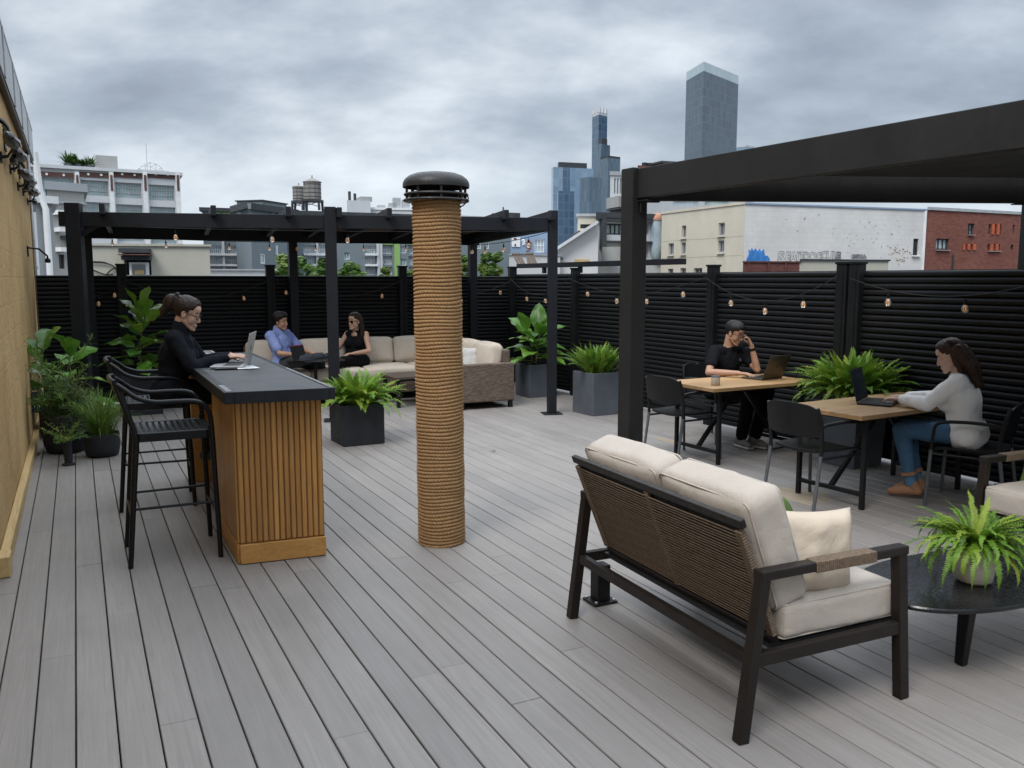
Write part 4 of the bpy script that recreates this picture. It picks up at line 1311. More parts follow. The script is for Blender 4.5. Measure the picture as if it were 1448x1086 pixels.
def shrub_foliage(b, n, c, rad, rr, L=.05, w=.009, stems=26):
    """fine leaved shoots radiating from the pot"""
    for s in range(stems):
        az = rr.uniform(0, 6.283); el = rr.uniform(.35, 1.5)
        ln = rad * rr.uniform(.6, 1.1) * (.75 + .45 * math.sin(el)); m = 14
        p = Vector(c); pts = []
        for i in range(m + 1):
            pts.append(p.copy()); p = p + Vector((math.cos(az) * math.cos(el), math.sin(az) * math.cos(el), math.sin(el))) * ln / m; el -= .045 * rr.random() * 2
            az += rr.uniform(-.08, .08)
        b.cur = rr.random()
        b.tube(pts[::3] + [pts[-1]], .0018, 4)
        for i in range(2, m + 1):
            for q in range(n):
                a2 = rr.uniform(0, 6.283); e2 = rr.uniform(-.2, 1.1)
                d = Vector((math.cos(a2) * math.cos(e2), math.sin(a2) * math.cos(e2), math.sin(e2)))
                sd = d.cross(Vector((0, 0, 1)));
                if sd.length < .01: continue
                sd.normalize(); l = L * rr.uniform(.6, 1.15)
                o = pts[i]; mid = o + d * l * .5
                b.add([o, mid + sd * w * .5, o + d * l - Vector((0, 0, l * .15)), mid - sd * w * .5], [(0, 1, 2, 3)])

# mid fern beside the bar
fern('potted_fern', (-1.58, 8.62, 0), R(29), box_planter(.43, .41, M['planter_dark']), 'bushy green fern in a charcoal box planter between the bar and rope column',
     M['fern_bright'], 120, .55, (.62, 1.52), (.3, 1.3), .37, .15, .055, 28, 11, group='ferns in planters', width=.016)
# fern against the right fence
fern('potted_fern', (1.06, 10.55, 0), R(30), box_planter(.44, .52, M['planter_grey']), 'upright green fern in a blue grey cube planter left of the near pergola post',
     M['fern'], 110, .54, (.85, 1.57), (.15, .8), .48, .16, .042, 28, 12, group='ferns in planters', width=.016)
# large fern in the tall planter behind the tables
def tall_planter(e):
    box_planter(.42, .60, M['planter_grey'], taper=.12)(e)
    m = MB(); w = .225
    for x, y, dx, dy in ((0, -w, .485, .03), (0, w, .485, .03), (-w, 0, .03, .42), (w, 0, .03, .42)): m.box((x, y, .618), (dx, dy, .075))
    m.build('rim', M['cap_metal'], e, bevel=.008)
fern('potted_fern', (3.05, 7.58, 0), R(30), tall_planter, 'large bright fern in a tall planter with dark rim between the work tables',
     M['fern_bright'], 270, .58, (.50, 1.57), (.2, 1.15), .60, .17, .046, 28, 13, group='ferns in planters', width=.018)
# boston fern on the coffee table
fern('potted_fern', (1.985, 3.55, .361), 0, round_pot([(.0, .0), (.055, .0), (.072, .012), (.080, .06), (.084, .14), (.080, .16), (.073, .16), (.071, .138), (.0, .135)], M['pot_white'], .14, .071),
     'small drooping fern in a pale stone pot on the black coffee table', M['fern_bright'], 150, .34, (.55, 1.5), (.6, 2.1), .138, .05, .022, 34, 14, width=.0085)
# fiddle leaf plants
fiddle_plant((-4.62, 10.55, 0), R(28), box_planter(.46, .50, M['planter_dark']), 'tall fiddle leaf plant in a dark box planter behind the woman at the bar', 26, .80, .46, 4, (.34, .46))
fiddle_plant((-4.80, 8.98, 0), 0, round_pot([(.0, .0), (.15, .0), (.19, .02), (.2, .34), (.18, .34), (.175, .3), (.0, .3)], M['planter_dark'], .31, .175), 'fiddle leaf plant by the ochre wall behind the grey green shrub', 22, .62, .30, 23, (.34, .46), 2, .06)
fiddle_plant((.33, 12.15, 0), R(28), box_planter(.42, .46, M['planter_grey']), 'broad leaved plant in a blue grey cube planter at the fence corner', 26, .50, .42, 31, (.40, .54), 3, .05, fiddle=False, wr=.5)
# shrub in the large round pot
P_BIG = [(.0, .0), (.135, .0), (.17, .015), (.192, .08), (.2, .2), (.203, .365), (.198, .375), (.186, .372), (.182, .33), (.0, .325)]
e = empty('potted_shrub', (-4.31, 8.14, 0), 0, 'grey green fine leaved shrub in a large round charcoal pot by the ochre wall', 'plant')
round_pot(P_BIG, M['planter_dark'], .335, .182)(e)
b = MB(); rr = random.Random(8); shrub_foliage(b, 5, (0, 0, .34), .36, rr, .085, .008, 60); grass_blades(b, 90, .38, .33, .13, rr, .006, 1.5, 2.4)
b.build('foliage', M['shrub'], e, attr=True)
b = MB(); shrub_foliage(b, 5, (-.05, .03, .40), .62, random.Random(18), .10, .011, 13)
b.build('new_shoots', M['grass'], e, attr=True)
e = empty('potted_grass', (-3.86, 7.93, 0), 0, 'upright green grass in a small round charcoal bowl pot', 'plant')
round_pot([(.0, .0), (.11, .0), (.142, .018), (.155, .08), (.157, .2), (.154, .222), (.147, .222), (.143, .19), (.0, .185)], M['planter_dark'], .195, .143)(e)
b = MB(); grass_blades(b, 330, .52, .19, .085, random.Random(3), .0085, 1.15, 1.5)
b.build('foliage', M['grass'], e, attr=True)
e = empty('potted_grass', (-3.97, 7.52, 0), 0, 'thin tuft of grass in a slim dark tube planter in front of the pots', 'plant')
round_pot([(.0, .0), (.055, .0), (.055, .012), (.034, .02), (.036, .235), (.03, .235), (.029, .2), (.0, .2)], M['planter_dark'], .2, .029)(e)
b = MB(); shrub_foliage(b, 3, (0, 0, .2), .22, random.Random(5), .05, .007, 14); b.build('foliage', M['grass'], e, attr=True)

for i, (px_, py_, a, L, m_, lb) in enumerate(((1056, 692, .4, .07, 'grass', 'small green leaf fallen on the deck behind the loveseat'), (42, 646, 1.2, .10, 'shrub', 'small dry twig leaf on the deck at the foot of the ochre wall'), (700, 640, 2.2, .05, 'shrub', 'tiny dull leaf lying on the open deck right of the rope column'))):
    q = P2(px_, py_); b = MB(); big_leaf(b, (0, 0, .004), a, .05, L, L * .45, random.Random(i + 3), .02, False, .1)
    o = b.build('fallen_leaf', M[m_], None, smooth=True); o.location = (q[0], q[1], .012); tag(o, lb, 'leaf', 'fallen leaves on the deck')

# ------------------------------------------------------------------ string lights
def bulb_part(parent, p, drop=.06, s=1.0):
    so_ = MB().lathe([(.0, .0), (.011 * s, .0), (.012 * s, -.04 * s), (.009 * s, -.045 * s), (0, -.045 * s)], 10).tube([(0, 0, drop), (0, 0, 0)], .003, 5)\
        .build('socket', M['cable'], parent, smooth=40, loc=Vector(p) - Vector((0, 0, drop)))
    g = MB().lathe([(.0, -.112 * s), (.012 * s, -.108 * s), (.024 * s, -.092 * s), (.027 * s, -.075 * s), (.02 * s, -.055 * s), (.012 * s, -.042 * s)], 14).build('bulb', M['bulb'], so_, smooth=True)
    MB().tube([(-.004, 0, -.05 * s), (-.007, 0, -.085 * s), (.0, .003, -.09 * s), (.007, 0, -.085 * s), (.004, 0, -.05 * s)], .0026 * s, 5).build('filament', M['glow'], so_)
def strand(label, A, B, sag, fr, group, off=(0, 0, 0), s=1.0):
    A, B = Vector(A), Vector(B)
    e = empty('string_light', A, 0, label, 'string lights', group)
    pts = arc_pts((0, 0, 0), B - A, sag, 18)
    MB().tube(pts, .0045, 6).build('cable', M['cable'], e, smooth=True)
    for t in fr:
        p = Vector((0, 0, 0)).lerp(B - A, t) + Vector((0, 0, -sag * 4 * t * (1 - t)))
        bulb_part(e, p, .03, s)
    return e
def fpt(A, B, x, z, off=-.13):
    d = (B - A).normalized(); n = Vector((d.y, -d.x, 0))
    return A + d * x + n * (-off) + Vector((0, 0, z))
rp_ = [0.35] + rear_posts
G1 = 'string lights along the fences'
ordn = ['left end bay behind the plants', 'long bay behind the seated woman at the bar', 'bay behind the sectional left half', 'bay behind the rope column']
for i in range(4):
    strand('string lights on the rear fence, ' + ordn[i], fpt(FA, FC, rp_[i], 1.66), fpt(FA, FC, rp_[i + 1], 1.66), (.22, .26, .26, .24)[i], ((.3, .55, .85), (.12, .45, .8), (.1, .45, .82), (.12, .5, .86))[i], G1)
qs = [.12] + right_posts + [LRR - .2]
segs_ = [(qs[0], qs[1], (.3, .62)), (qs[1], qs[2], (.16, .4, .62, .86)), (qs[2], qs[3], (.22, .5, .78)), (qs[4], qs[4] + 1.9, (.22, .6, .92))]
ordr = ['far corner bay', 'bay behind the near pergola post', 'bay behind the man in black', 'bay above the woman in white']
for i, (x0, x1, fr) in enumerate(segs_):
    strand('string lights on the right fence, ' + ordr[i], fpt(FC, FR, x0, 1.66), fpt(FC, FR, x1, 1.68), (.25, .2, .24, .16)[i], fr, G1)
strand('string lights hanging under the back beam of the far pergola', BL + Vector((0, -.06, 2.20)), BR + Vector((0, -.06, 2.22)), .05, [.06, .18, .33, .43, .5, .55, .68, .8, .93], 'string lights under the pergola', s=.8)
strand('string lights hanging along the right side beam of the far pergola', FRR + Vector((-.06, .1, 2.22)), BR + Vector((-.05, -.1, 2.17)), .04, [.2, .5, .75, .95], 'string lights under the pergola')
strand('string lights hanging behind the front beam of the far pergola', FL + Vector((.2, .25, 2.24)), FRR + Vector((-.1, .2, 2.24)), .03, [.15, .36, .49, .53], 'string lights under the pergola')
# ------------------------------------------------------------------ buildings beyond the fence
GZ = -9.2
M['bw_white'] = m_stucco('office_white_paint', (.56, .58, .60), .3, (.33, .34, .35))
M['bw_grey'] = m_stucco('annex_grey_render', (.36, .385, .41), .25, (.25, .26, .27))
M['bw_greybeige'] = m_stucco('grey_beige_render', (.34, .345, .335), .3)
M['bw_beige'] = m_stucco('low_beige_render', (.43, .42, .355), .4, (.27, .26, .22))
M['bw_slate'] = m_stucco('slate_cladding', (.20, .238, .258), .25, (.13, .15, .16))
M['bw_green'] = m_stucco('green_cladding', (.28, .46, .16), .25, (.12, .2, .08))
M['bw_cream'] = m_stucco('cream_precast', (.57, .525, .435), .4, (.36, .33, .27))
M['bw_block'] = m_brick('white_painted_block', (.585, .58, .565), (.61, .605, .59), (.55, .545, .53), 1.0, .45, .22)
M['bw_brick'] = m_brick('red_brick', (.155, .048, .035), (.235, .085, .062), (.15, .085, .07), 1.0, .24, .085)
M['bw_brick_low'] = m_brick('dark_red_brick', (.11, .038, .032), (.16, .06, .05), (.10, .06, .055), 1.0, .24, .085)
M['bw_gable'] = m_stucco('gable_white_render', (.60, .605, .605), .12, (.45, .45, .45))
M['bw_blue'] = m_stucco('blue_grey_render', (.24, .32, .44), .25, (.16, .2, .27))
M['dark_trim'] = paint('dark_building_trim', (.045, .05, .055), .2, .5, 2, .05)
M['brown_fascia'] = paint('brown_fascia', (.10, .045, .035), .3, .6, 2, .1)
M['win_dark'] = m_window('window_glass_dark', (.035, .045, .05), (.12, .15, .165))
M['win_pale'] = m_window('window_glass_pale', (.16, .25, .26), (.36, .46, .46), .12)
M['win_sky'] = m_window('window_glass_sky', (.20, .27, .32), (.40, .48, .53), .08)
M['orange'] = paint('orange_shutter', (.42, .09, .035), .25, .6, 2, .1)
M['tower_light'] = m_glassfacade('hazed_glass_light', (.13, .21, .30), (.22, .32, .42), (.19, .27, .34), 3.0, 3.6, .15, .2, .5)  # all tower glass tints: distance haze is painted in as extra blue
M['tower_blue'] = m_glassfacade('hazed_glass_blue', (.045, .085, .14), (.085, .14, .21), (.10, .155, .22), 2.6, 3.6, .18, .3, .3)
M['tower_grey'] = m_glassfacade('hazed_glass_grey', (.055, .085, .118), (.085, .122, .16), (.10, .135, .17), 3.2, 4.2, .2, .2, .3)
M['tower_slate'] = m_glassfacade('hazed_glass_slate', (.06, .10, .14), (.12, .175, .225), (.085, .12, .16), 1.6, 5.0, .2, .3, .3)

def text_mesh(name, c, mat, parent, loc, sx):
    t_ = bpy.data.objects.new('tmp', c); COL.objects.link(t_)
    dg = bpy.context.evaluated_depsgraph_get(); dg.update()
    me = bpy.data.meshes.new_from_object(t_.evaluated_get(dg)); bpy.data.objects.remove(t_); me.materials.clear()
    o = link_mesh(name, me, mat, parent, loc=loc, rot=(R(90), 0, 0)); o.scale = (sx, 1, 1); return o

class Bld:
    """one building: a facade from p0 to p1 (as seen left to right), with real openings, and a box behind it"""
    def __init__(s, name, label, pxa, Ya, pxb, Yb, top_py, wall, depth=9.0, cat='building', group=None, top_ref=None, roof_over=0.0, floor=GZ):
        a, b = at(pxa, 395, Ya), at(pxb, 395, Yb)
        s.A = Vector((a.x, a.y, 0)); s.B = Vector((b.x, b.y, 0)); d = s.B - s.A
        s.L = d.length; s.d = d / s.L; s.wall = wall; s.depth = depth; s.ops = []
        s.rz = math.atan2(d.y, d.x)
        s.ztop = at(top_ref or pxa, top_py, s.Yat(top_ref or pxa)).z
        s.zb = floor
        s.e = empty(name, (s.A.x, s.A.y, 0), s.rz, label, cat, group)
    def uat(s, px):
        k = (px - 724) / F_PX * .99 ; k = at(px, 380, 100.0).x / 100.0
        return (k * s.A.y - s.A.x) / (s.d.x - k * s.d.y)
    def ru(s, px, y): return s.uat(px) + s.back()[0] / s.depth * y      # a spot on the roof, y metres back
    def Yat(s, px): return s.A.y + s.d.y * s.uat(px)
    def z(s, px, py): return at(px, py, s.Yat(px)).z
    def rect(s, x0, y0, x1, y1):
        u0, u1 = s.uat(x0), s.uat(x1); xm = (x0 + x1) / 2
        return u0, u1, s.z(xm, y1), s.z(xm, y0)
    def win(s, x0, y0, x1, y1, nx=1, nz=1, frame=None, glass=None, rec=.14, fw=.05, name='window'):
        s.ops.append((*s.rect(x0, y0, x1, y1), nx, nz, frame or M['dark_trim'], glass or M['win_dark'], rec, fw, name))
    def back(s):
        m = ((s.A + s.B) / 2).normalized(); n = Vector((-s.d.y, s.d.x, 0)); D = s.depth
        return m.dot(s.d) / m.dot(n) * D, D          # the plan is a parallelogram, as city plots often are
    def build(s):
        ops = s.ops
        us = sorted({0.0, s.L} | {q for o in ops for q in (o[0], o[1])}); zs = sorted({s.zb, s.ztop} | {q for o in ops for q in (o[2], o[3])})
        b = MB()
        for i in range(len(us) - 1):
            for k in range(len(zs) - 1):
                cu, cz = (us[i] + us[i + 1]) / 2, (zs[k] + zs[k + 1]) / 2
                if us[i + 1] - us[i] < 1e-5 or zs[k + 1] - zs[k] < 1e-5: continue
                if any(o[0] < cu < o[1] and o[2] < cz < o[3] for o in ops): continue
                b.add([(us[i], 0, zs[k]), (us[i + 1], 0, zs[k]), (us[i + 1], 0, zs[k + 1]), (us[i], 0, zs[k + 1])], [(0, 1, 2, 3)])
        L = s.L; K, D = s.back()
        b.add([(0, 0, s.zb), (K, D, s.zb), (K, D, s.ztop), (0, 0, s.ztop)], [(3, 2, 1, 0)])
        b.add([(L, 0, s.zb), (L + K, D, s.zb), (L + K, D, s.ztop), (L, 0, s.ztop)], [(0, 1, 2, 3)])
        b.add([(K, D, s.zb), (L + K, D, s.zb), (L + K, D, s.ztop), (K, D, s.ztop)], [(3, 2, 1, 0)])
        b.add([(0, 0, s.ztop), (L, 0, s.ztop), (L + K, D, s.ztop), (K, D, s.ztop)], [(0, 1, 2, 3)])
        for u0, u1, z0, z1, nx, nz, fm, gl, rec, fw, nm in ops:   # reveals
            b.add([(u0, 0, z0), (u0, rec, z0), (u0, rec, z1), (u0, 0, z1)], [(0, 1, 2, 3)])
            b.add([(u1, 0, z0), (u1, rec, z0), (u1, rec, z1), (u1, 0, z1)], [(3, 2, 1, 0)])
            b.add([(u0, 0, z1), (u1, 0, z1), (u1, rec, z1), (u0, rec, z1)], [(3, 2, 1, 0)])
            b.add([(u0, 0, z0), (u1, 0, z0), (u1, rec, z0), (u0, rec, z0)], [(0, 1, 2, 3)])
        b.build('wall', s.wall, s.e)
        for u0, u1, z0, z1, nx, nz, fm, gl, rec, fw, nm in ops:
            f = MB(); y = rec - .03
            for i in range(nx + 1):
                u = u0 + (u1 - u0) * i / nx; w_ = fw if i in (0, nx) else fw * .6
                u = min(max(u, u0 + w_ / 2), u1 - w_ / 2)
                f.box((u, y, (z0 + z1) / 2), (w_, .05, z1 - z0))
            for k in range(nz + 1):
                z = z0 + (z1 - z0) * k / nz; w_ = fw if k in (0, nz) else fw * .6
                z = min(max(z, z0 + w_ / 2), z1 - w_ / 2)
                f.box(((u0 + u1) / 2, y + .003, z), (u1 - u0, .044, w_))
            fo = f.build(nm, fm, s.e)
            MB().add([(u0, rec, z0), (u1, rec, z0), (u1, rec, z1), (u0, rec, z1)], [(0, 1, 2, 3)]).build('pane', gl, fo)
        return s
    def slab(s, name, mat, x0, y0, x1, y1, out=.05, back=.1, ps=0.0):
        """a proud part given by its photo rectangle"""
        u0, u1, z0, z1 = s.rect(x0, y0, x1, y1)
        return MB().box(((u0 + u1) / 2, (back - out) / 2, (z0 + z1) / 2), (u1 - u0, out + back, z1 - z0)).build(name, mat, s.e)
    def top(s, name, mat, h=.25, over=.15):
        K, D = s.back(); o = over
        return MB().prism([(-o, -o), (s.L + o, -o), (s.L + K + o, D + o), (K - o, D + o)], s.ztop + .002, s.ztop + .002 + h).build(name, mat, s.e)

# --- left: annexes beyond the end of the wall
B = Bld('annex_building', 'narrow pale grey annex with white downpipe at the end of the ochre wall', 57, 14.2, 80, 14.4, 287, M['bw_grey'], 2.0); B.build()
B.top('roof_cap', M['white_paint'], .12, .08)
p = MB(); u = .12
p.tube([(u, -.09, GZ), (u, -.09, B.ztop - .1), (u - .05, -.05, B.ztop + .1), (u - .1, -.05, B.ztop + .8)], .05, 10); p.build('downpipe', M['white_paint'], B.e, smooth=40)
B = Bld('grey_block', 'plain grey rendered block with dark ledge behind the far pergola corner post', 74, 32, 126, 33, 268, M['bw_greybeige'], 8)
B.win(84, 360, 92, 380); B.build(); B.top('parapet', M['bw_grey'], .3, .1)
B.slab('ledge', M['dark_trim'], 88, 334, 126, 339, .35); B.slab('string_course', M['bw_grey'], 74, 285, 126, 288, .1)
for py in (298, 322, 350): B.slab('balcony', M['white_paint'], 80, py, 88, py + 6, .5)

B = Bld('office_building', 'white office block with big gridded windows, brown fascia and plants on its roof', 50, 54, 260, 58.6, 242, M['bw_white'], 14, top_ref=150)
zt = B.ztop
for i, (x0, x1) in enumerate(((62, 112), (121, 160), (169, 206), (216, 252))):
    sl = lambda x, y: y + (x - 121) * .07
    B.win(x0, sl(x0, 255), x1, sl(x0, 277), 10, 3, M['flashing'], M['win_pale'], .2, .05)
    B.win(x0, sl(x0, 286), x1, sl(x0, 306), 10, 3, M['flashing'], M['win_pale'], .2, .05)
    B.win(x0, sl(x0, 318), x1, sl(x0, 338), 10, 3, M['flashing'], M['win_pale'], .2, .05)
B.build(); B.top('roof_edge', M['bw_white'], .2, .2)
for i, (x0, x1) in enumerate(((58, 112), (120, 161), (168, 207), (215, 253))):
    sl = (x0 + x1) / 2
    fb = B.slab('fascia', M['brown_fascia'], x0, 243.4 + (sl - 85) * .012, x1, 250 + (sl - 85) * .015, .06)
    u0, u1, z0, z1 = B.rect(x0, 244, x1, 250)
    for t in (.3, .74): MB().lathe([(0, 0), (.075, 0), (.075, .05), (0, .05)], 12).build('lamp', M['white_paint'], fb, loc=(u0 + (u1 - u0) * t, -.07, (z0 + z1) / 2), rot=(R(90), 0, 0))
for x in (116.5, 164, 211, 256.5):
    B.slab('pier', M['white_paint'], x - 3, 243.5, x + 3, 345, .22)
    B.slab('pier_louvre', M['brown_fascia'], x - 1.6, 248, x + 1.6, 270, .26)
u = B.ru(158, 3); MB().box((u, 3, zt + .75), (1.3, 1.3, 1.1)).build('roof_unit', M['bw_greybeige'], B.e)
fr = MB(); u0, u1 = B.ru(200, 3), B.ru(246, 3)
n = 12
for yy in (2.0, 4.0):
    pts = [(u0 + (u1 - u0) * k / n, yy, zt + .25 + .75 * math.sin(math.pi * min(1, (k / n) * 1.15)) ** .6) for k in range(n + 1)]
    fr.tube(pts, .022, 6)
    fr.tube([(u0, yy, zt + .5), (u1, yy, zt + .5)], .025, 5)
for k in range(1, n, 2): fr.tube([(u0 + (u1 - u0) * k / n, 2.0, zt + .2), (u0 + (u1 - u0) * k / n, 2.0, zt + .25 + .75 * math.sin(math.pi * min(1, (k / n) * 1.15)) ** .6), (u0 + (u1 - u0) * k / n, 4.0, zt + .25 + .75 * math.sin(math.pi * min(1, (k / n) * 1.15)) ** .6)], .02, 5)
fr.tube([(B.ru(218, 3), 3, zt), (B.ru(218, 3), 3, zt + 2.4)], .02, 5)
fr.build('roof_frame', M['flashing'], B.e)
def roof_plant(name, B, px, h, label, seed, palm):
    P_ = B.A + B.d * B.ru(px, 1.2) + Vector((-B.d.y, B.d.x, 0)) * 1.2
    e = empty(name, (P_.x, P_.y, B.ztop + .2), 0, label, 'plant')
    b = MB(); rr = random.Random(seed)
    if palm: grass_blades(b, 90, h * 1.1, .2, .12, rr, .09, 1.9, 1.5)
    else: shrub_foliage(b, 4, (0, 0, .1), h, rr, .3, .1, 22)
    MB().lathe([(0, 0), (.25, 0), (.3, .3), (0, .3)], 12).build('pot', M['planter_grey'], e); b.build('foliage', M['tree_leaf'], e)
roof_plant('roof_plant', B, 105, 1.0, 'spiky palm on the roof of the white office', 3, True)
roof_plant('roof_plant', B, 118, .6, 'low round shrub on the office roof beside the palm', 5, False)
roof_plant('roof_plant', B, 136, .8, 'thin wispy grass on the office roof left of the grey roof box', 7, True)

B = Bld('low_building', 'low beige rendered building with dark entry bay behind the left fence', 112, 24, 298, 24.8, 348, M['bw_beige'], 7, top_ref=200)
B.win(176, 352, 214, 389, 1, 1, M['dark_trim'], M['dark_trim'], .5, .1, 'entry_bay')
B.build(); B.slab('awning', M['dark_trim'], 174, 352, 215, 358, .5); B.slab('awning_edge', M['brown_fascia'], 174, 360, 216, 361.5, .6); B.slab('awning', M['dark_trim'], 175, 362, 215, 368, .3)
wf = B.slab('window_frame', M['white_paint'], 183, 371, 211, 389, .02, -.0); B.slab('window_pane', M['win_dark'], 187, 374, 206, 388, .05, -.02); B.slab('wood_panel', M['timber_trim'], 191, 382, 204, 388, .07, -.05)
cb_ = MB(); U = lambda px, py: (B.uat(px), -.06, B.z(px, py))
for pts in ([(130, 371), (150, 372), (163, 378), (168, 388)], [(130, 381), (148, 388), (160, 388)], [(146, 395), (155, 384), (164, 379), (170, 381)], [(130, 370), (145, 370.5), (152, 372)]):
    cb_.tube(smooth_path([U(*q) for q in pts], 6), .02, 5)
cb_.build('wall_cables', M['cable'], B.e); B.top('coping', M['bw_beige'], .06, .06)
B = Bld('grey_shed_roof', 'pale low roof strip behind the fence right of the beige building', 296, 33, 388, 34, 382.5, M['white_paint'], 6); B.build(); B.top('roof_sheet', M['flashing'], .06, .1)

# --- green and slate apartment complex
B = Bld('apartment_building', 'long slate apartment block with green panels and balconies behind the far pergola', 290, 70, 600, 78, 299, M['bw_slate'], 14, top_ref=300)
for x0, x1, g in ((297, 315, 0), (319, 337, 0), (430, 447, 0), (450, 470, 0), (517, 532, 0), (541, 555, 1), (578, 592, 0)):
    for y0 in (347, 362, 377):
        B.win(x0, y0, x1, y0 + 12, 6, 2, M['white_paint'], M['win_sky'], .3, .07, 'balcony_window')
for x0, x1, y0 in ((487, 495, 357), (566, 575, 366), (566, 575, 348)): B.win(x0, y0, x1, y0 + 10, 2, 1, M['white_paint'], M['win_pale'])
B.build(); B.top('roof_edge', M['dark_trim'], .3, .25)
for x0, x1 in ((303, 316), (318, 334), (419, 436), (439, 458), (462, 500), (502, 548)): B.slab('green_panel', M['bw_green'], x0, 300 + (x0 - 300) * .012, x1, 330, .08)
B.slab('green_panel', M['bw_green'], 540, 335, 556, 346, .1); B.slab('green_panel', M['bw_green'], 557.5, 335, 565.5, 392, .1); B.slab('green_panel', M['bw_green'], 575.5, 335, 590, 346, .1)
for x in (316.5, 448.5, 534.5, 538.5): B.slab('pier', M['bw_white'], x - 1.6, 336, x + 1.6, 392, .25)
for x0, x1 in ((296, 338), (429, 471), (516, 533)):
    for py in (358.5, 373.5): B.slab('balcony_rail', M['white_paint'], x0, py, x1, py + 3, .35)
C = Bld('corner_block', 'slate corner block with dark roof edge and white lettering under the water tanks', 336, 64, 357.5, 60.5, 298, M['bw_slate'], 9, top_ref=345)
C.build(); C.top('roof_edge', M['dark_trim'], .45, .3)
fnt = bpy.data.curves.new('sign_letters', 'FONT'); fnt.body = 'AVAUE'; fnt.size = .95; fnt.extrude = .02
text_mesh('sign_letters', fnt, M['white_paint'], C.e, (C.uat(338), -.06, C.z(345, 308)), .42)
C2 = Bld('slate_block', 'slate clad block with a white framed window and flat roof cap below the water tanks', 357.6, 60.5, 419, 66, 297, M['bw_slate'], 8, top_ref=360)
C2.win(369, 358, 376, 373, 1, 1, M['white_paint'], M['win_pale'], .1, .12); C2.build(); C2.top('roof_edge', M['dark_trim'], .45, .25)
u0, u1 = C2.ru(353, 3), C2.ru(391, 3)
MB().box(((u0 + u1) / 2, 3.0, C2.ztop + .75), (u1 - u0, 2.2, .6)).build('roof_cap', M['bw_slate'], C2.e); MB().box(((u0 + u1) / 2, 3.0, C2.ztop + 1.08), (u1 - u0 + .2, 2.4, .08)).build('cap_edge', M['dark_trim'], C2.e)
C2.slab('downpipe', M['white_paint'], 390.5, 347, 392, 361, .1); C2.slab('sign_panel', M['bw_grey'], 387, 297, 389.5, 310, .05)

# --- water tanks
def water_tank(px, Y, w_px, top_py, body_py, bot_py, label, legs_py):
    c = at(px, bot_py, Y); s_ = Y / F_PX; r = w_px * s_ / 2; z0 = c.z; z1 = at(px, body_py, Y).z; z2 = at(px, top_py, Y).z
    e = empty('water_tank', (c.x, c.y, 0), 0, label, 'water tank', 'rooftop water tanks')
    b = MB(); n = 28; prof = [(r * 1.0, z0), (r * .985, z1)]
    for k in range(n):
        a0, a1 = 2 * math.pi * k / n, 2 * math.pi * (k + .93) / n
        b.cur = (k * 7 % 11) / 11
        vs = [(rr_ * math.cos(a), rr_ * math.sin(a), z) for rr_, z in ((r, z0), (r, z1)) for a in (a0, a1)] + [(rr_ * .9 * math.cos(a), rr_ * .9 * math.sin(a), z) for rr_, z in ((r, z0), (r, z1)) for a in (a0, a1)]
        b.add(vs, [(0, 1, 3, 2), (4, 6, 7, 5), (0, 2, 6, 4), (1, 5, 7, 3), (2, 3, 7, 6), (0, 4, 5, 1)])
    b.lathe([(0, z0), (r * .93, z0), (r * .93, z1), (0, z1)], 24)
    b.build('tank_body', M['tank'], e, attr=True)
    MB().lathe([(0, z1), (r * 1.08, z1), (r * 1.08, z1 + .05), (r * .5, z1 + (z2 - z1) * .45), (.06, z2 - .25), (.05, z2), (0, z2 + .02)], 24).build('roof', M['tank'], e, smooth=20)
    hp = MB()
    for t in (.12, .35, .6, .85): hp.lathe([(r * 1.0, z0 + (z1 - z0) * t), (r * 1.015, z0 + (z1 - z0) * t), (r * 1.015, z0 + (z1 - z0) * t + .06), (r, z0 + (z1 - z0) * t + .06)], 28)
    hp.build('hoops', M['dark_trim'], e)
    zl = at(px, legs_py, Y).z
    pl = MB().box((0, 0, z0 - .12), (r * 2.1, r * 2.1, .2)); pl.build('platform', M['dark_trim'], e)
    for sx in (-1, 1):
        for sy in (-1, 1): MB().beam((sx * r * .9, sy * r * .9, z0 - .22), (sx * r * .95, sy * r * .95, zl), .16, .16).build('leg', M['dark_trim'], e)
    MB().beam((-r * .9, -r * .9, zl + .3), (r * .9, -r * .9, z0 - .25), .06, .06).beam((r * .9, -r * .9, zl + .3), (-r * .9, -r * .9, z0 - .25), .06, .06).build('cross_brace', M['dark_trim'], e)
M['tank'] = wood('weathered_tank_cedar', (.15, .14, .13), (.33, .31, .29), (3, 3, .3), .8, .2, rand=True)
water_tank(442, 76, 24, 248, 258, 282, 'larger weathered timber water tank with cone roof above the apartment block', 298)
water_tank(423, 79, 17, 259, 265, 284, 'smaller timber water tank left of the larger one', 298)

B = Bld('white_block', 'white rooftop block with two short chimneys right of the water tanks', 493, 96, 526, 97, 283, M['bw_white'], 6); B.build()
for x, h in ((496.5, 1.0), (504, .8)): MB().tube([(B.ru(x, .5), .5, B.ztop), (B.ru(x, .5), .5, B.ztop + h)], .16, 8).build('flue', M['dark_trim'], B.e)
MB().box((B.ru(516, 2), 2, B.ztop + .25), (1.3, 3, .5)).build('roof_box', M['bw_greybeige'], B.e)
B = Bld('white_factory', 'long white flat roofed building behind the rope column cap', 525, 98, 652, 100, 297, M['bw_white'], 10, top_ref=560); B.build(); B.top('parapet', M['white_paint'], .25, .1)
for x, h in ((540, .35), (556, .6), (562, 1.2), (575, 1.0)): MB().box((B.ru(x, .8), .8, B.ztop + h / 2 + .2), (.9, .9, h)).build('roof_vent', M['flashing'], B.e)
B = Bld('grey_building', 'plain blue grey building behind the right half of the far pergola', 652, 60, 724, 62, 311, M['bw_slate'], 10, top_ref=700)
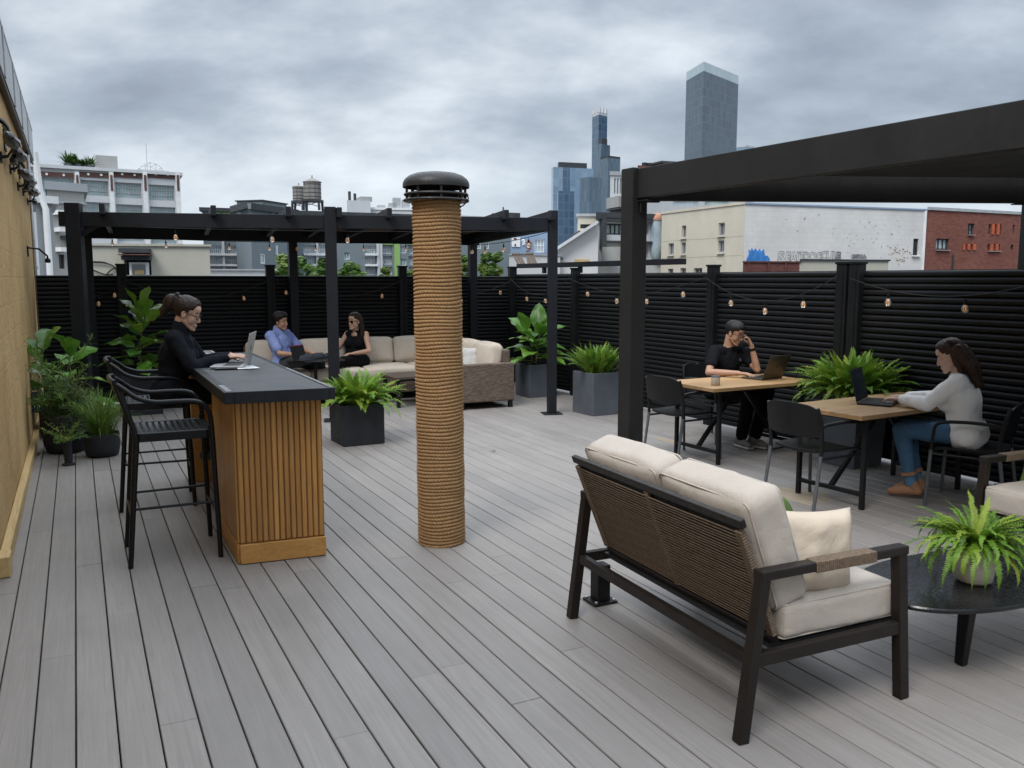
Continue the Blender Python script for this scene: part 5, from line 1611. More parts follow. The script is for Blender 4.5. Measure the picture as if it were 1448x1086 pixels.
B.win(685, 340, 692, 352, 2, 1, M['white_paint'], M['win_sky']); B.win(674, 340, 681, 352, 2, 1, M['white_paint'], M['win_sky']); B.build(); B.top('roof_edge', M['flashing'], .2, .15)
MB().box((B.ru(716, 1.2), 1.2, B.ztop + .35), (1.6, 1.4, .5)).build('roof_unit', M['dark_trim'], B.e); MB().tube([(B.ru(712, .8), .8, B.ztop), (B.ru(712, .8), .8, B.ztop + 1.0)], .05, 6).build('vent_pipe', M['dark_trim'], B.e)
B = Bld('mural_building', 'blue painted building with worn mural and white notice panel behind the fence corner', 722, 47, 788, 48, 322, M['bw_blue'], 8)
B.win(755.5, 338, 770, 357, 3, 2, M['white_paint'], M['win_sky'], .12, .06); B.build(); B.slab('notice_panel', M['white_paint'], 723.5, 336, 735, 349, .05)
B.slab('notice_mark', M['brown_fascia'], 726, 336.5, 730, 339, .07); B.slab('notice_mark', M['dark_trim'], 727, 345, 729, 348, .07)
mu = MB(); r = random.Random(6)
def squig(mu, B, x, y, w, h, r, n=9, rad=.035):
    pts = [(B.uat(x + w * (.5 + .5 * math.sin(k * 1.9 + x)) + r.uniform(-.6, .6)), -.025, B.z(x, y + h * k / n)) for k in range(n)]
    mu.tube(smooth_path(pts, 4), rad, 4)
squig(mu, B, 744, 341, 5, 16, r); squig(mu, B, 746, 340, 5, 12, r); mu.build('mural_strokes', paint('mural_rust', (.28, .12, .08), .2, .8), B.e)
mu = MB(); squig(mu, B, 738, 339, 4, 8, r); squig(mu, B, 739, 342, 3, 5, r); mu.build('mural_strokes', M['white_paint'], B.e)
B = Bld('white_wall_building', 'low white wall below the blue mural building behind the fence corner', 720, 40, 792, 41, 361, M['bw_gable'], 3); B.build(); B.top('coping', M['flashing'], .06, .05)
# leaning stack of brown slats
c = at(745, 376, 38); e = empty('leaning_boards', (c.x, c.y, 0), 0, 'leaning brown slatted boards behind the corner of the fence', 'boards')
zb, zt2 = at(745, 378, 38).z, at(745, 357.5, 38).z
for i, (xa, xb) in enumerate(((-.30, -.62), (-.16, -.5), (-.05, -.36), (.1, .0), (.22, .06), (.34, .16), (.48, .22))):
    MB().beam((xa, 0, zb), (xb, .25, zt2), .10, .05, up=(0, 1, 0)).build('board', M['dark_wood'], e)
MB().beam((-.66, .2, zt2 - .08), (.3, .2, zt2 - .05), .05, .05).build('tie_bar', M['dark_wood'], e)

# --- white gabled building and its modern wing
def gable():
    Y0 = 44; pts = [(785, 397), (785, 352), (793, 350), (842, 318), (846, 318), (846, 397)]
    P_ = [at(x, y, Y0) for x, y in pts]; o = Vector((P_[0].x, Y0, 0))
    e = empty('gabled_building', o, 0, 'white rendered building with single pitch roof right of the far pergola', 'building')
    q = [(p.x - o.x, p.z) for p in P_]; q[0] = (q[0][0], GZ); q[-1] = (q[-1][0], GZ)
    n = len(q); D = 9
    vs = [(x, 0, z) for x, z in q] + [(x, D, z) for x, z in q]
    MB().add(vs, [tuple(range(n - 1, -1, -1)), tuple(range(n, 2 * n))] + [(i, (i + 1) % n, n + (i + 1) % n, n + i) for i in range(n)]).build('wall', M['bw_gable'], e)
    a, b = Vector((q[2][0], 0, q[2][1])), Vector((q[3][0], 0, q[3][1])); d = (b - a).normalized()
    MB().beam(a - d * .5 + Vector((0, D / 2 - .2, .08)), b + d * .1 + Vector((0, D / 2 - .2, .08)), D + .6, .14).build('roof', M['bw_white'], e)
    k = a.lerp(b, .42); k2 = a.lerp(b, .62)
    MB().beam(k + Vector((0, 1.6, .2)), k2 + Vector((0, 1.6, .2)), .5, .12).build('skylight', M['brown_fascia'], e)
    MB().box((.14, -.06, q[2][1] - .55), (.5, .3, .08)).build('door_canopy', M['dark_trim'], e)
    MB().box((1.35, -.03, at(813, 368.5, Y0).z), (.75, .05, .12)).build('sill', M['timber_trim'], e)
    return e
gable()
B = Bld('parapet_block', 'pale beige parapet block rising behind the white gabled roof', 816, 50, 853, 50, 306, M['bw_cream'], 7); B.win(820, 317, 840, 323, 1, 1, M['dark_trim'], M['win_dark'], .4); B.build()
B.top('coping', M['flashing'], .15, .1)
B = Bld('modern_building', 'modern building with dark frames and glass bands left of the cream block', 845, 47, 938, 48.5, 310, M['bw_white'], 9)
for x0, x1 in ((853.5, 884), (888, 906), (908, 916)):
    B.win(x0, 316, x1, 332, 5, 1, M['dark_trim'], M['win_pale'], .3, .08); B.win(x0, 346, x1, 366, 3, 1, M['white_paint'], M['win_sky'], .3, .08)
B.build(); B.top('roof_edge', M['dark_trim'], .35, .3)
B.slab('dark_band', M['dark_trim'], 853, 309, 918, 314, .3); B.slab('dark_band', M['dark_trim'], 853, 341, 918, 344, .3); B.slab('dark_pier', M['dark_trim'], 847, 305, 853, 352, .35)
u = B.uat(926); z0, z1, z2 = B.z(926, 366), B.z(926, 312), B.z(926, 303)
MB().lathe([(0, z0), (.22, z0), (.34, z0 + .35), (.36, z0 + .8), (.36, z1), (0, z1)], 24, (u, -.1, 0)).build('glass_corner', M['win_sky'], B.e, smooth=40)
MB().lathe([(0, z1), (.40, z1), (.40, z1 + .08), (.3, z1 + .3), (.1, z1 + .42), (0, z1 + .43)], 24, (u, -.1, 0)).build('corner_hood', paint('copper_hood', (.34, .16, .09), .2, .5), B.e, smooth=40)
MB().lathe([(0, 0), (.62, 0), (.62, .9), (0, .9)], 20, (B.uat(856), -.9, B.z(856, 374))).build('stair_drum', M['bw_greybeige'], B.e, smooth=40)
B = Bld('rounded_tower_block', 'pale ribbed block with rounded edge just left of the near pergola post', 861, 70, 905, 71, 248, M['bw_white'], 6, top_ref=868)
for x in (868, 872, 876): B.win(x - 1.2, 252, x + 1.2, 274, 1, 1, M['flashing'], M['win_dark'])
B.build(); B.top('roof_edge', M['flashing'], .3, .1); B.slab('lower_band', M['bw_greybeige'], 857, 281, 905, 296, 2.0); B.slab('ledge', M['dark_trim'], 857, 297, 905, 299, 2.2)
B = Bld('brick_roof_house', 'dark brown brick rooftop house with round vents above the near pergola beam', 899, 62, 944, 63, 234, M['bw_brick_low'], 5, top_ref=905); B.build()
for x in (908.5, 916): MB().tube([(B.ru(x, 1), 1, B.ztop - .1), (B.ru(x, 1), 1, B.ztop + .35)], .2, 12).build('vent', M['cap_metal'], B.e)
B.slab('roof_slab', M['dark_trim'], 922, 230.5, 951, 233, 1.0, 2.0)

B = Bld('glass_building', 'teal glass fronted building showing above the cream building', 905, 62, 1062, 62, 272, M['bw_grey'], 8, top_ref=985)
B.win(950, 283, 985, 291, 6, 1, M['flashing'], M['win_sky']); B.win(994, 283, 1028, 291, 5, 1, M['flashing'], M['win_pale']); B.build()
# --- cream precast building
B = Bld('cream_building', 'cream precast building with small dark windows behind the near pergola', 934, 46, 1050, 40, 289, M['bw_cream'], 12, top_ref=1049)
for x0, y0, x1, y1 in ((962.7, 319, 969, 336), (962.7, 343, 969, 359.5), (1014.5, 315, 1023, 333), (1014.5, 340, 1023, 357), (944.5, 344, 952, 360.5), (944.5, 380, 952, 400), (962, 379, 970, 400), (981, 379, 993, 400)):
    B.win(x0, y0, x1, y1, 2, 1, M['flashing'], M['win_dark'], .15, .05)
B.build()
for x0, y0, x1 in ((962, 337, 970), (962, 360, 970), (1014, 334, 1024), (1014, 358, 1024), (944, 361, 953)): B.slab('sill', M['bw_cream'], x0, y0, x1, y0 + 1.2, .1)
B.slab('joint', paint('precast_joint', (.33, .30, .25), .2, .9), 935, 337.6, 1049, 338.2, .004, .0); B.slab('joint', paint('precast_joint_lower', (.33, .30, .25), .2, .9), 935, 363, 1049, 363.6, .004, .0)
B.top('coping', M['bw_cream'], .12, .05)
# --- white painted block wall with graffiti
B = Bld('block_wall_building', 'big white painted block wall with blue paint splash and outlined graffiti', 1050.3, 38, 1305, 41.5, 290.5, M['bw_block'], 12, top_ref=1100)
B.win(1289.5, 337.5, 1297, 361, 2, 2, M['dark_trim'], M['win_dark'], .12, .05); B.build(); B.top('coping', M['bw_blue'], .07, .05)
B.slab('corner_strip', M['white_paint'], 1302.5, 298, 1305, 392, .06)
B.slab('sill', M['white_paint'], 1288, 361.3, 1298.5, 362.8, .1)
u = lambda px: B.uat(px)
sp_ = [(1054, 372), (1056, 364), (1058, 360), (1057.5, 352), (1060, 355.5), (1062, 350.5), (1064.5, 355), (1067, 351), (1070, 355.5), (1073, 351.5), (1075.5, 356), (1079, 352), (1080.5, 361), (1085, 362), (1088, 367), (1086, 372), (1076, 371), (1065, 372.4)]
vs = [(u(x), -.018, B.z(x, y)) for x, y in sp_]; n = len(vs)
vs += [(a, .03, c) for a, b2, c in vs]
M['blue_spray'] = paint('blue_spray_paint', (.035, .18, .47), .35, .7, 3, .05)
MB().add(vs, [tuple(range(n - 1, -1, -1))] + [(i, (i + 1) % n, n + (i + 1) % n, n + i) for i in range(n)]).build('paint_splash', M['blue_spray'], B.e)
M['spray_line'] = paint('grey_spray_line', (.22, .22, .235), .3, .8, 3, .05)
def graf(txt, px, py, size, sx, mat, bev=.008):
    c = bpy.data.curves.new('graffiti', 'FONT'); c.body = txt; c.size = size; c.fill_mode = 'NONE'; c.bevel_depth = bev; c.bevel_resolution = 1; c.offset = .02; c.space_character = .86
    text_mesh('graffiti', c, mat, B.e, (u(px), -.008, B.z(px, py)), sx)
graf('S', 1099, 369.5, .62, 1.25, M['spray_line']); graf('EAIIT', 1110, 368.5, .56, 1.0, M['spray_line']); graf('DOO', 1134.5, 368, .52, .95, M['spray_line'])
graf('CUU', 1158.5, 366.5, .52, 1.05, M['spray_line']); graf('E', 1181, 365.5, .40, 1.2, M['spray_line'], .03)
graf('REFTOLA', 1204, 364, .17, 1.2, M['spray_line'], .018)
mk = MB(); r = random.Random(12)
for k in range(34):
    x, y = r.uniform(1195, 1300), r.uniform(318, 366)
    mk.box((u(x), -.004, B.z(x, y)), (r.uniform(.02, .06), .01, r.uniform(.02, .05)))
for k in range(14):
    x, y = r.uniform(1055, 1280), r.uniform(296, 340)
    mk.box((u(x), -.004, B.z(x, y)), (r.uniform(.02, .06), .01, r.uniform(.03, .09)))
mk.build('wall_spots', M['spray_line'], B.e)
mk = MB()
for k in range(46):
    t = r.random(); x = 1255 + 32 * r.random(); y = 349 + 26 * r.random() * (1 - abs(x - 1272) / 30)
    mk.tube([(u(x), -.01, B.z(x, y)), (u(x + r.uniform(-2, 2.5)), -.01, B.z(x, y + r.uniform(-.5, 2)))], .014, 4)
mk.build('graffiti_scrawl', paint('rust_scribble_paint', (.33, .2, .12), .3, .8), B.e)
B = Bld('brick_lean_to', 'low dark red brick lean-to under the blue paint splash', 1050, 34, 1130, 34.6, 371, M['bw_brick_low'], 2.5); B.build(); B.top('flat_roof', M['brown_fascia'], .05, .05)
for x in (1058, 1086, 1110): B.slab('pilaster', M['bw_brick_low'], x - .8, 372, x + .8, 392, .06)
B = Bld('rendered_lean_to', 'low grey rendered lean-to between the brick lean-to and the white wall door', 1130.3, 34.6, 1255, 35.6, 368.5, M['bw_beige'], 2.5); B.build(); B.top('flat_roof', M['dark_trim'], .06, .06)
# --- red brick building
B = Bld('brick_building', 'red brick building with orange shutters at the right beyond the fence', 1305.3, 41.6, 1560, 48, 298, M['bw_brick'], 12, top_ref=1330)
for x0, y0, x1, y1, nx, nz in ((1365, 316, 1374, 331.5, 2, 2), (1394.2, 317, 1397.8, 331.5, 1, 2), (1401.8, 317, 1405.3, 331.5, 1, 2), (1408.8, 317, 1412.3, 331.5, 1, 2), (1321.5, 337.5, 1339.7, 353, 3, 1),
        (1362, 345, 1365.4, 353.5, 1, 1), (1369.5, 345, 1373, 353.5, 1, 1), (1394.2, 345, 1397.8, 354.5, 1, 1), (1401.8, 345, 1405.3, 354.5, 1, 1), (1408.8, 345, 1412.3, 354.5, 1, 1), (1428, 318, 1431, 329, 1, 2), (1427, 346, 1431, 353, 1, 1)):
    B.win(x0, y0, x1, y1, nx, nz, M['dark_trim'], M['win_dark'] if x1 - x0 < 6 else M['win_sky'], .15, .06)
B.build(); B.top('coping', M['flashing'], .14, .06)
for x0, x1, y0, y1 in ((1398, 1401.5, 317, 331.5), (1405.5, 1408.6, 317, 331.5), (1359.8, 1361.8, 345, 353.5), (1365.7, 1369.2, 345, 353.5), (1373.3, 1377, 345, 353.5), (1398, 1401.5, 345, 354.5), (1405.5, 1408.6, 345, 354.5)):
    B.slab('shutter', M['orange'], x0, y0, x1, y1, .05, -.01)
for x0, x1, y in ((1365, 1374, 332), (1321, 1340.5, 353.6), (1394, 1412.5, 355)): B.slab('sill', M['bw_greybeige'], x0, y, x1, y + .8, .1)
B.slab('wall_pipe', M['dark_trim'], 1345.3, 360, 1346.2, 392, .08)

# --- towers in the distance
def tower(name, label, pxa, Ya, pxm, Ym, pxb, Yb, top_py, mat, crown=None, setb=()):
    """prism with a visible corner at pxm"""
    a, m, b = at(pxa, 300, Ya), at(pxm, 300, Ym), at(pxb, 300, Yb)
    o = Vector((m.x, m.y, 0)); e = empty(name, o, math.atan2(b.y - m.y, b.x - m.x), label, 'tower')
    Ri = Matrix.Rotation(-e.rotation_euler.z, 3, 'Z')
    q = [Ri @ (Vector((p.x, p.y, 0)) - o) for p in (a, m, b)]; back = q[0] + q[2]
    poly = [(q[1].x, q[1].y), (q[2].x, q[2].y), (back.x, back.y), (q[0].x, q[0].y)]
    zt = at(pxm, top_py, Ym).z
    MB().prism(poly, GZ, zt).build('glass_shaft', mat, e)
    cx, cy = sum(p[0] for p in poly) / 4, sum(p[1] for p in poly) / 4
    sc = lambda k: [(cx + (x - cx) * k, cy + (y - cy) * k) for x, y in poly]
    if crown: MB().prism(sc(crown[1]), zt + .02, zt + crown[0]).build('crown', crown[2], e)
    return e, sc, zt
M['crown_pale'] = m_glassfacade('crown_glass', (.30, .40, .44), (.42, .52, .55), (.34, .42, .46), 3.0, 4.0, .15, .3)
tower('glass_tower', 'tall dark glass slab tower with pale crown, the largest on the skyline', 966, 462, 990, 440, 1038.5, 470, 100, M['tower_grey'], (4.4, 1.0, M['crown_pale']))
e, sc, zt = tower('glass_tower', 'wide pale blue glass tower with dark plant room on top', 779.5, 430, 782, 425, 838, 432, 236, M['tower_light'])
MB().prism([(sc(.7)[i][0], sc(.7)[i][1]) for i in range(4)], zt, zt + 2.6).build('plant_room', M['dark_trim'], e)
tower('glass_tower', 'darker blue tower standing in front of the wide pale one', 788, 392, 789, 390, 812, 392, 270, M['tower_blue'], (10.5, .45, M['tower_blue']))
e, sc, zt = tower('glass_tower', 'slender spire tower with castellated pale crown, tallest of the left cluster', 836, 470, 845, 462, 857, 468, 162, M['tower_blue'], (1.5, 1.0, M['bw_white']))
cr = MB(); P4 = sc(.9)
for i in range(4):
    for t in (.1, .5, .9):
        x = P4[i][0] + (P4[(i + 1) % 4][0] - P4[i][0]) * t; y = P4[i][1] + (P4[(i + 1) % 4][1] - P4[i][1]) * t
        cr.box((x, y, zt + 2.5), (1.0, 1.0, 2.2))
cr.build('crown_fins', M['bw_white'], e)
tower('glass_tower', 'stepped blue tower against the right side of the spire', 841, 440, 849, 434, 861.5, 440, 203, M['tower_slate'], (3, .6, M['dark_trim']))
tower('glass_tower', 'dark slate tower with flat top right of the spire', 848, 410, 859, 404, 876, 409, 223, M['tower_slate'], (1.0, 1.0, M['dark_trim']))
tower('glass_tower', 'lower ribbed glass tower between the pale tower and the spire', 819.5, 380, 833, 375, 851, 379, 250, M['tower_slate'])
tower('glass_tower', 'small distant tower just right of the largest slab tower', 1036, 520, 1052, 515, 1065, 522, 207, M['tower_light'], (1, 1.0, M['bw_white']))

# ------------------------------------------------------------------ trees beyond the fence
def tree(px, Y, w_px, top_py, label, seed, base_py=400):
    c = at(px, base_py, Y); s_ = Y / F_PX; rad = w_px * s_ / 2; zt = at(px, top_py, Y).z
    zc0 = at(px, 388, Y).z - 1.2
    e = empty('tree', (c.x, c.y, GZ), 0, label, 'tree', 'trees beyond the fence')
    H = zt - GZ; rr = random.Random(seed)
    tr = MB(); tr.tube(smooth_path([(0, 0, 0), (.08, .05, H * .3), (-.05, .02, H * .55), (.06, 0, H * .8)], 4), [.22 - .16 * k / 12 for k in range(13)], 9)
    for k in range(9):
        a = k * 2.4; z = H * rr.uniform(.45, .75)
        tr.tube(smooth_path([(0, 0, z), (math.cos(a) * rad * .4, math.sin(a) * rad * .4, z + H * .09), (math.cos(a) * rad * .8, math.sin(a) * rad * .8, z + H * .16)], 3), [.07 - .009 * i for i in range(7)], 6)
    tr.build('trunk', M['bark'], e, smooth=True)
    b = MB(); hh = (zt - zc0) / 2 + .4; zc = zt - GZ - hh
    cl = []
    for k in range(26):
        a, t = rr.uniform(0, 6.283), rr.uniform(-1, 1)
        q = rr.uniform(.55, .95)
        cl.append((math.cos(a) * math.sqrt(1 - t * t) * rad * q, math.sin(a) * math.sqrt(1 - t * t) * rad * q, zc + t * hh * q, rr.uniform(.28, .45) * min(rad, hh)))
    for x, y, z, r0 in cl:
        b.cur = rr.random()
        for k in range(120):
            v = Vector((rr.gauss(0, 1), rr.gauss(0, 1), rr.gauss(0, 1))).normalized() * r0 * rr.uniform(.6, 1.08)
            p = Vector((x, y, z)) + v
            if p.z > zt - GZ + .1: continue
            n = (v.normalized() + Vector((rr.uniform(-.8, .8), rr.uniform(-.8, .8), rr.uniform(-.4, .9)))).normalized()
            t1 = n.cross(Vector((0, 0, 1)));
            if t1.length < .05: continue
            t1.normalize(); t2 = n.cross(t1); l = rr.uniform(.09, .17)
            b.add([p - t1 * l, p - t2 * l * .55, p + t1 * l, p + t2 * l * .55], [(0, 1, 2, 3)])
    b.build('crown', M['tree_leaf'], e, attr=True)
for i, (px, Y, w_, tp, lb) in enumerate(((395, 38, 46, 362, 'round green tree left of the pergola back post'), (432, 37, 44, 364, 'green tree right of the pergola back post'), (462, 38, 36, 363, 'green tree behind the far pergola middle post'),
        (497, 37, 40, 368, 'low green tree right of the far pergola middle post'), (546, 39, 22, 374, 'small green tree below the green balconies'), (580, 38, 26, 372, 'small green tree left of the rope column'),
        (655, 38, 24, 362, 'green tree just right of the rope column'), (697, 36, 38, 351, 'taller green tree left of the fence corner'))):
    tree(px, Y, w_, tp, lb + ', beyond the fence', 40 + i)
# ------------------------------------------------------------------ people
def skinmat(name, col, red):
    t = NT(name)
    n1 = t.noise(14, None, 5); n2 = t.noise(220, None, 3)
    c = t.ramp(n1, [(.3, tuple(x * .88 for x in col)), (.7, col)]); c = t.mix(t.math('MULTIPLY', t.noise(5, None, 3), .22), c, red)
    return t.out(c, .5, 0, t.bump(n2, .12, .001), .35, Subsurface_Weight=.06, Subsurface_Scale=.01)
def hairmat(name, dark, light):
    t = NT(name)
    n = t.noise(1, t.map((90, 90, 9)), 5, .7, .6)
    return t.out(t.ramp(n, [(.3, dark), (.75, light)]), .46, 0, t.bump(n, .6, .004), .25)
M['skin_f'] = skinmat('skin_light_tan', (.50, .315, .225), (.46, .22, .16)); M['skin_m'] = skinmat('skin_warm_brown', (.39, .225, .15), (.34, .16, .11))
M['skin_l'] = skinmat('skin_fair', (.56, .37, .28), (.5, .25, .2))
M['hair_brown'] = hairmat('hair_dark_brown', (.009, .005, .0035), (.036, .019, .012)); M['hair_black'] = hairmat('hair_black', (.004, .0035, .0035), (.013, .0105, .0095))
M['hair_auburn'] = hairmat('hair_auburn_brown', (.014, .0068, .0042), (.062, .029, .017))
def cloth(name, col, var=.2):
    t = NT(name)
    n1 = t.noise(6, None, 6); n2 = t.noise(420, None, 2)
    c = t.ramp(n1, [(.3, tuple(x * (1 - var) for x in col)), (.7, col)])
    rd = t.math('ABSOLUTE', t.math('SUBTRACT', t.noise(8, t.map((1, 1, .55)), 1.5, .42, .9), .5)); rd2 = t.math('ABSOLUTE', t.math('SUBTRACT', t.noise(17, t.map((1, 1, .7)), 3, .5, 1.0), .5))
    nb = t.bump(n2, .2, .002); nb = t.bump(t.ramp(rd, [(0.0, 0.0), (.05, .35), (.3, 1.0)]), .2, .022, nb)
    return t.out(c, .88, 0, nb, .12)
M['navy_jacket'] = cloth('black_navy_jacket', (.0075, .0085, .012)); M['black_tee'] = cloth('black_tshirt', (.0065, .007, .0085)); M['black_trouser'] = cloth('black_trousers', (.005, .005, .006))
M['white_shirt'] = cloth('white_blouse', (.80, .78, .76), .08); M['denim'] = cloth('blue_denim', (.075, .155, .26), .3); M['blue_shirt'] = cloth('periwinkle_shirt', (.21, .27, .52), .12)
M['charcoal_trouser'] = cloth('charcoal_trousers', (.045, .05, .06)); M['grey_shoe'] = cloth('grey_knit_shoe', (.19, .18, .17)); M['tan_boot'] = paint('tan_suede', (.30, .155, .085), .2, .8, 14, .2)
M['sole'] = paint('shoe_sole', (.5, .49, .47), .1, .6); M['dark_shoe'] = paint('dark_shoe', (.03, .033, .04), .2, .5); M['sock'] = cloth('blue_sock', (.09, .19, .30)); M['red_trim'] = paint('red_trim', (.32, .03, .035), .2, .7)
M['eye_white'] = paint('eye_white', (.38, .36, .34), .05, .25); M['iris'] = paint('dark_iris', (.02, .012, .008), .1, .15); M['lips'] = paint('lips', (.30, .11, .09), .1, .5, 40)
M['lens_dark'] = paint('sunglass_lens', (.008, .008, .009), .1, .08); M['glass_frame'] = paint('glasses_frame', (.012, .011, .011), .1, .3)

def caps(p0, r0, p1, r1, n=14, flat=None):
    """tapered capsule; returns verts, faces"""
    p0, p1 = Vector(p0), Vector(p1); d = p1 - p0; L = max(d.length, 1e-4); d = d / L
    a = d.cross(Vector((0, 0, 1)))
    if a.length < 1e-2: a = d.cross(Vector((1, 0, 0)))
    a.normalize(); b = d.cross(a)
    prof = []
    for k in range(5): t = math.pi / 2 * k / 5; prof.append((-r0 * math.cos(t), r0 * math.sin(t)))
    prof.append((0, r0)); prof.append((L, r1))
    for k in range(4, -1, -1): t = math.pi / 2 * k / 5; prof.append((L + r1 * math.cos(t), r1 * math.sin(t)))
    vs = []; fs = []
    prof[0] = (prof[0][0], r0 * .05); prof[-1] = (prof[-1][0], r1 * .05)
    for x, r in prof:
        for k in range(n):
            t = 2 * math.pi * k / n; vs.append(p0 + d * x + (a * math.cos(t) + b * math.sin(t)) * r)
    m = len(prof)
    for i in range(m - 1):
        for k in range(n):
            k2 = (k + 1) % n; fs.append((i * n + k, (i + 1) * n + k, (i + 1) * n + k2, i * n + k2))
    fs.append(tuple(range(n))); fs.append(tuple((m - 1) * n + k for k in range(n - 1, -1, -1)))
    # outward winding
    c = (p0 + p1) / 2; f = fs[5 * n]; q = [vs[i] for i in f]
    nrm = (q[1] - q[0]).cross(q[2] - q[0])
    mid = (q[0] + q[2]) / 2; ax = p0 + d * ((mid - p0).dot(d))
    if nrm.dot(mid - ax) < 0: fs = [f[::-1] for f in fs]
    return vs, fs
def ell(c, r, Mx=None, n=18, m=12):
    vs = []; fs = []; c = Vector(c); Mx = Mx or Matrix.Identity(3)
    for i in range(1, m):
        t = math.pi * i / m
        for k in range(n):
            p = 2 * math.pi * k / n
            vs.append(c + Mx @ Vector((r[0] * math.sin(t) * math.cos(p), r[1] * math.sin(t) * math.sin(p), r[2] * math.cos(t))))
    vs.append(c + Mx @ Vector((0, 0, r[2]))); vs.append(c + Mx @ Vector((0, 0, -r[2]))); T = len(vs) - 2
    for i in range(m - 2):
        for k in range(n):
            k2 = (k + 1) % n; fs.append((i * n + k, (i + 1) * n + k, (i + 1) * n + k2, i * n + k2))
    for k in range(n):
        k2 = (k + 1) % n; fs.append((T, k, k2)); fs.append((T + 1, (m - 2) * n + k2, (m - 2) * n + k))
    return vs, fs
def fuse(name, shapes, mat, voxel, parent=None, smooth=4, wr=0.0, wscale=.08, cut=None, fac=.5, seed=0, sink=None):
    """melt overlapping solids into one continuous skin"""
    b = MB()
    for vs, fs in shapes: b.add(vs, fs)
    me = bpy.data.meshes.new('tmp'); me.from_pydata(b.v, [], b.f); me.update()
    o = bpy.data.objects.new('tmp', me); COL.objects.link(o)
    m = o.modifiers.new('r', 'REMESH'); m.mode = 'VOXEL'; m.voxel_size = voxel
    if sink:      # press part of the form below the skin so its edge lies on it
        dg = bpy.context.evaluated_depsgraph_get(); dg.update()
        m2 = bpy.data.meshes.new_from_object(o.evaluated_get(dg)); o.modifiers.clear(); o.data = m2
        for v in m2.vertices:
            if sink[0](v.co): v.co = sink[1] + (v.co - sink[1]) * .80
        m2.update()
    if smooth: s = o.modifiers.new('s', 'SMOOTH'); s.factor = fac; s.iterations = smooth
    dg = bpy.context.evaluated_depsgraph_get(); dg.update()
    out = bpy.data.meshes.new_from_object(o.evaluated_get(dg)); bpy.data.objects.remove(o)
    out.name = name
    if wr:
        n = len(out.vertices); co = np.empty(n * 3, np.float32); out.vertices.foreach_get('co', co); co = co.reshape(-1, 3)
        no = np.empty(n * 3, np.float32); out.vertices.foreach_get('normal', no); no = no.reshape(-1, 3)
        h = np.empty(n, np.float32)
        for i in range(n):
            v = Vector(co[i]) / wscale + Vector((seed, 0, seed))
            v.z *= .8
            q = noise.noise(v); h[i] = (1 - 2 * abs(q)) * .6 + noise.noise(v * 2.3) * .4
        co = co + no * (h * wr)[:, None]; out.vertices.foreach_set('co', co.ravel()); out.update()
    if cut:
        import bmesh
        bm = bmesh.new(); bm.from_mesh(out)
        bmesh.ops.delete(bm, geom=[v for v in bm.verts if cut(v.co)], context='VERTS'); bm.to_mesh(out); bm.free()
    out.materials.clear()
    return link_mesh(name, out, mat, parent, smooth=True)

def frame(d, up=(0, 0, 1)):
    """matrix whose x axis is d"""
    x = Vector(d).normalized(); y = Vector(up).cross(x).normalized(); z = x.cross(y)
    return Matrix((x, y, z)).transposed()
def hand(wrist, d, palm_n, curls, side, thumb=.5, sc=1.0, spread=.10):
    """palm, four jointed fingers and a thumb. d: finger direction, palm_n: out of the palm, side: +1 if the thumb lies at d x palm_n"""
    d = Vector(d).normalized(); n = Vector(palm_n); n = (n - d * n.dot(d)).normalized(); t = d.cross(n) * side
    w = Vector(wrist); S = []
    P_ = lambda a, b_, c: w + (d * a + t * b_ + n * c) * sc
    for k, b_ in enumerate((.027, .009, -.009, -.026)):
        S.append(caps(P_(.005, b_ * .6, 0), .0145 * sc, P_(.082 - .004 * abs(k - 1), b_, 0), .0115 * sc, 10))
    S.append(caps(P_(.01, .0, .002), .017 * sc, P_(.06, .0, .002), .016 * sc, 10))
    for k, (b_, L) in enumerate(((.029, .073), (.0095, .082), (-.0100, .077), (-.0285, .060))):
        p = P_(.084 - .004 * abs(k - 1), b_, 0); a = curls[k] * .5; fd = (d + t * spread * (1 - k) * .7).normalized()
        for j, q in enumerate((.45, .30, .25)):
            dd = fd * math.cos(a) + n * math.sin(a); p2 = p + dd * L * q * sc
            S.append(caps(p, (.0088 - .0009 * j) * sc, p2, (.0080 - .0009 * j) * sc, 10)); p = p2; a += curls[k] * .55
    p = P_(.022, .026, .004); dirs = (d * .62 + t * .72 + n * thumb * .5).normalized()
    for j, L in enumerate((.042, .032, .026)):
        p2 = p + dirs * L * sc; S.append(caps(p, (.0125 - .0018 * j) * sc, p2, (.011 - .0016 * j) * sc, 10)); p = p2
        dirs = (dirs + d * .28 + n * thumb * .25).normalized()
    return S

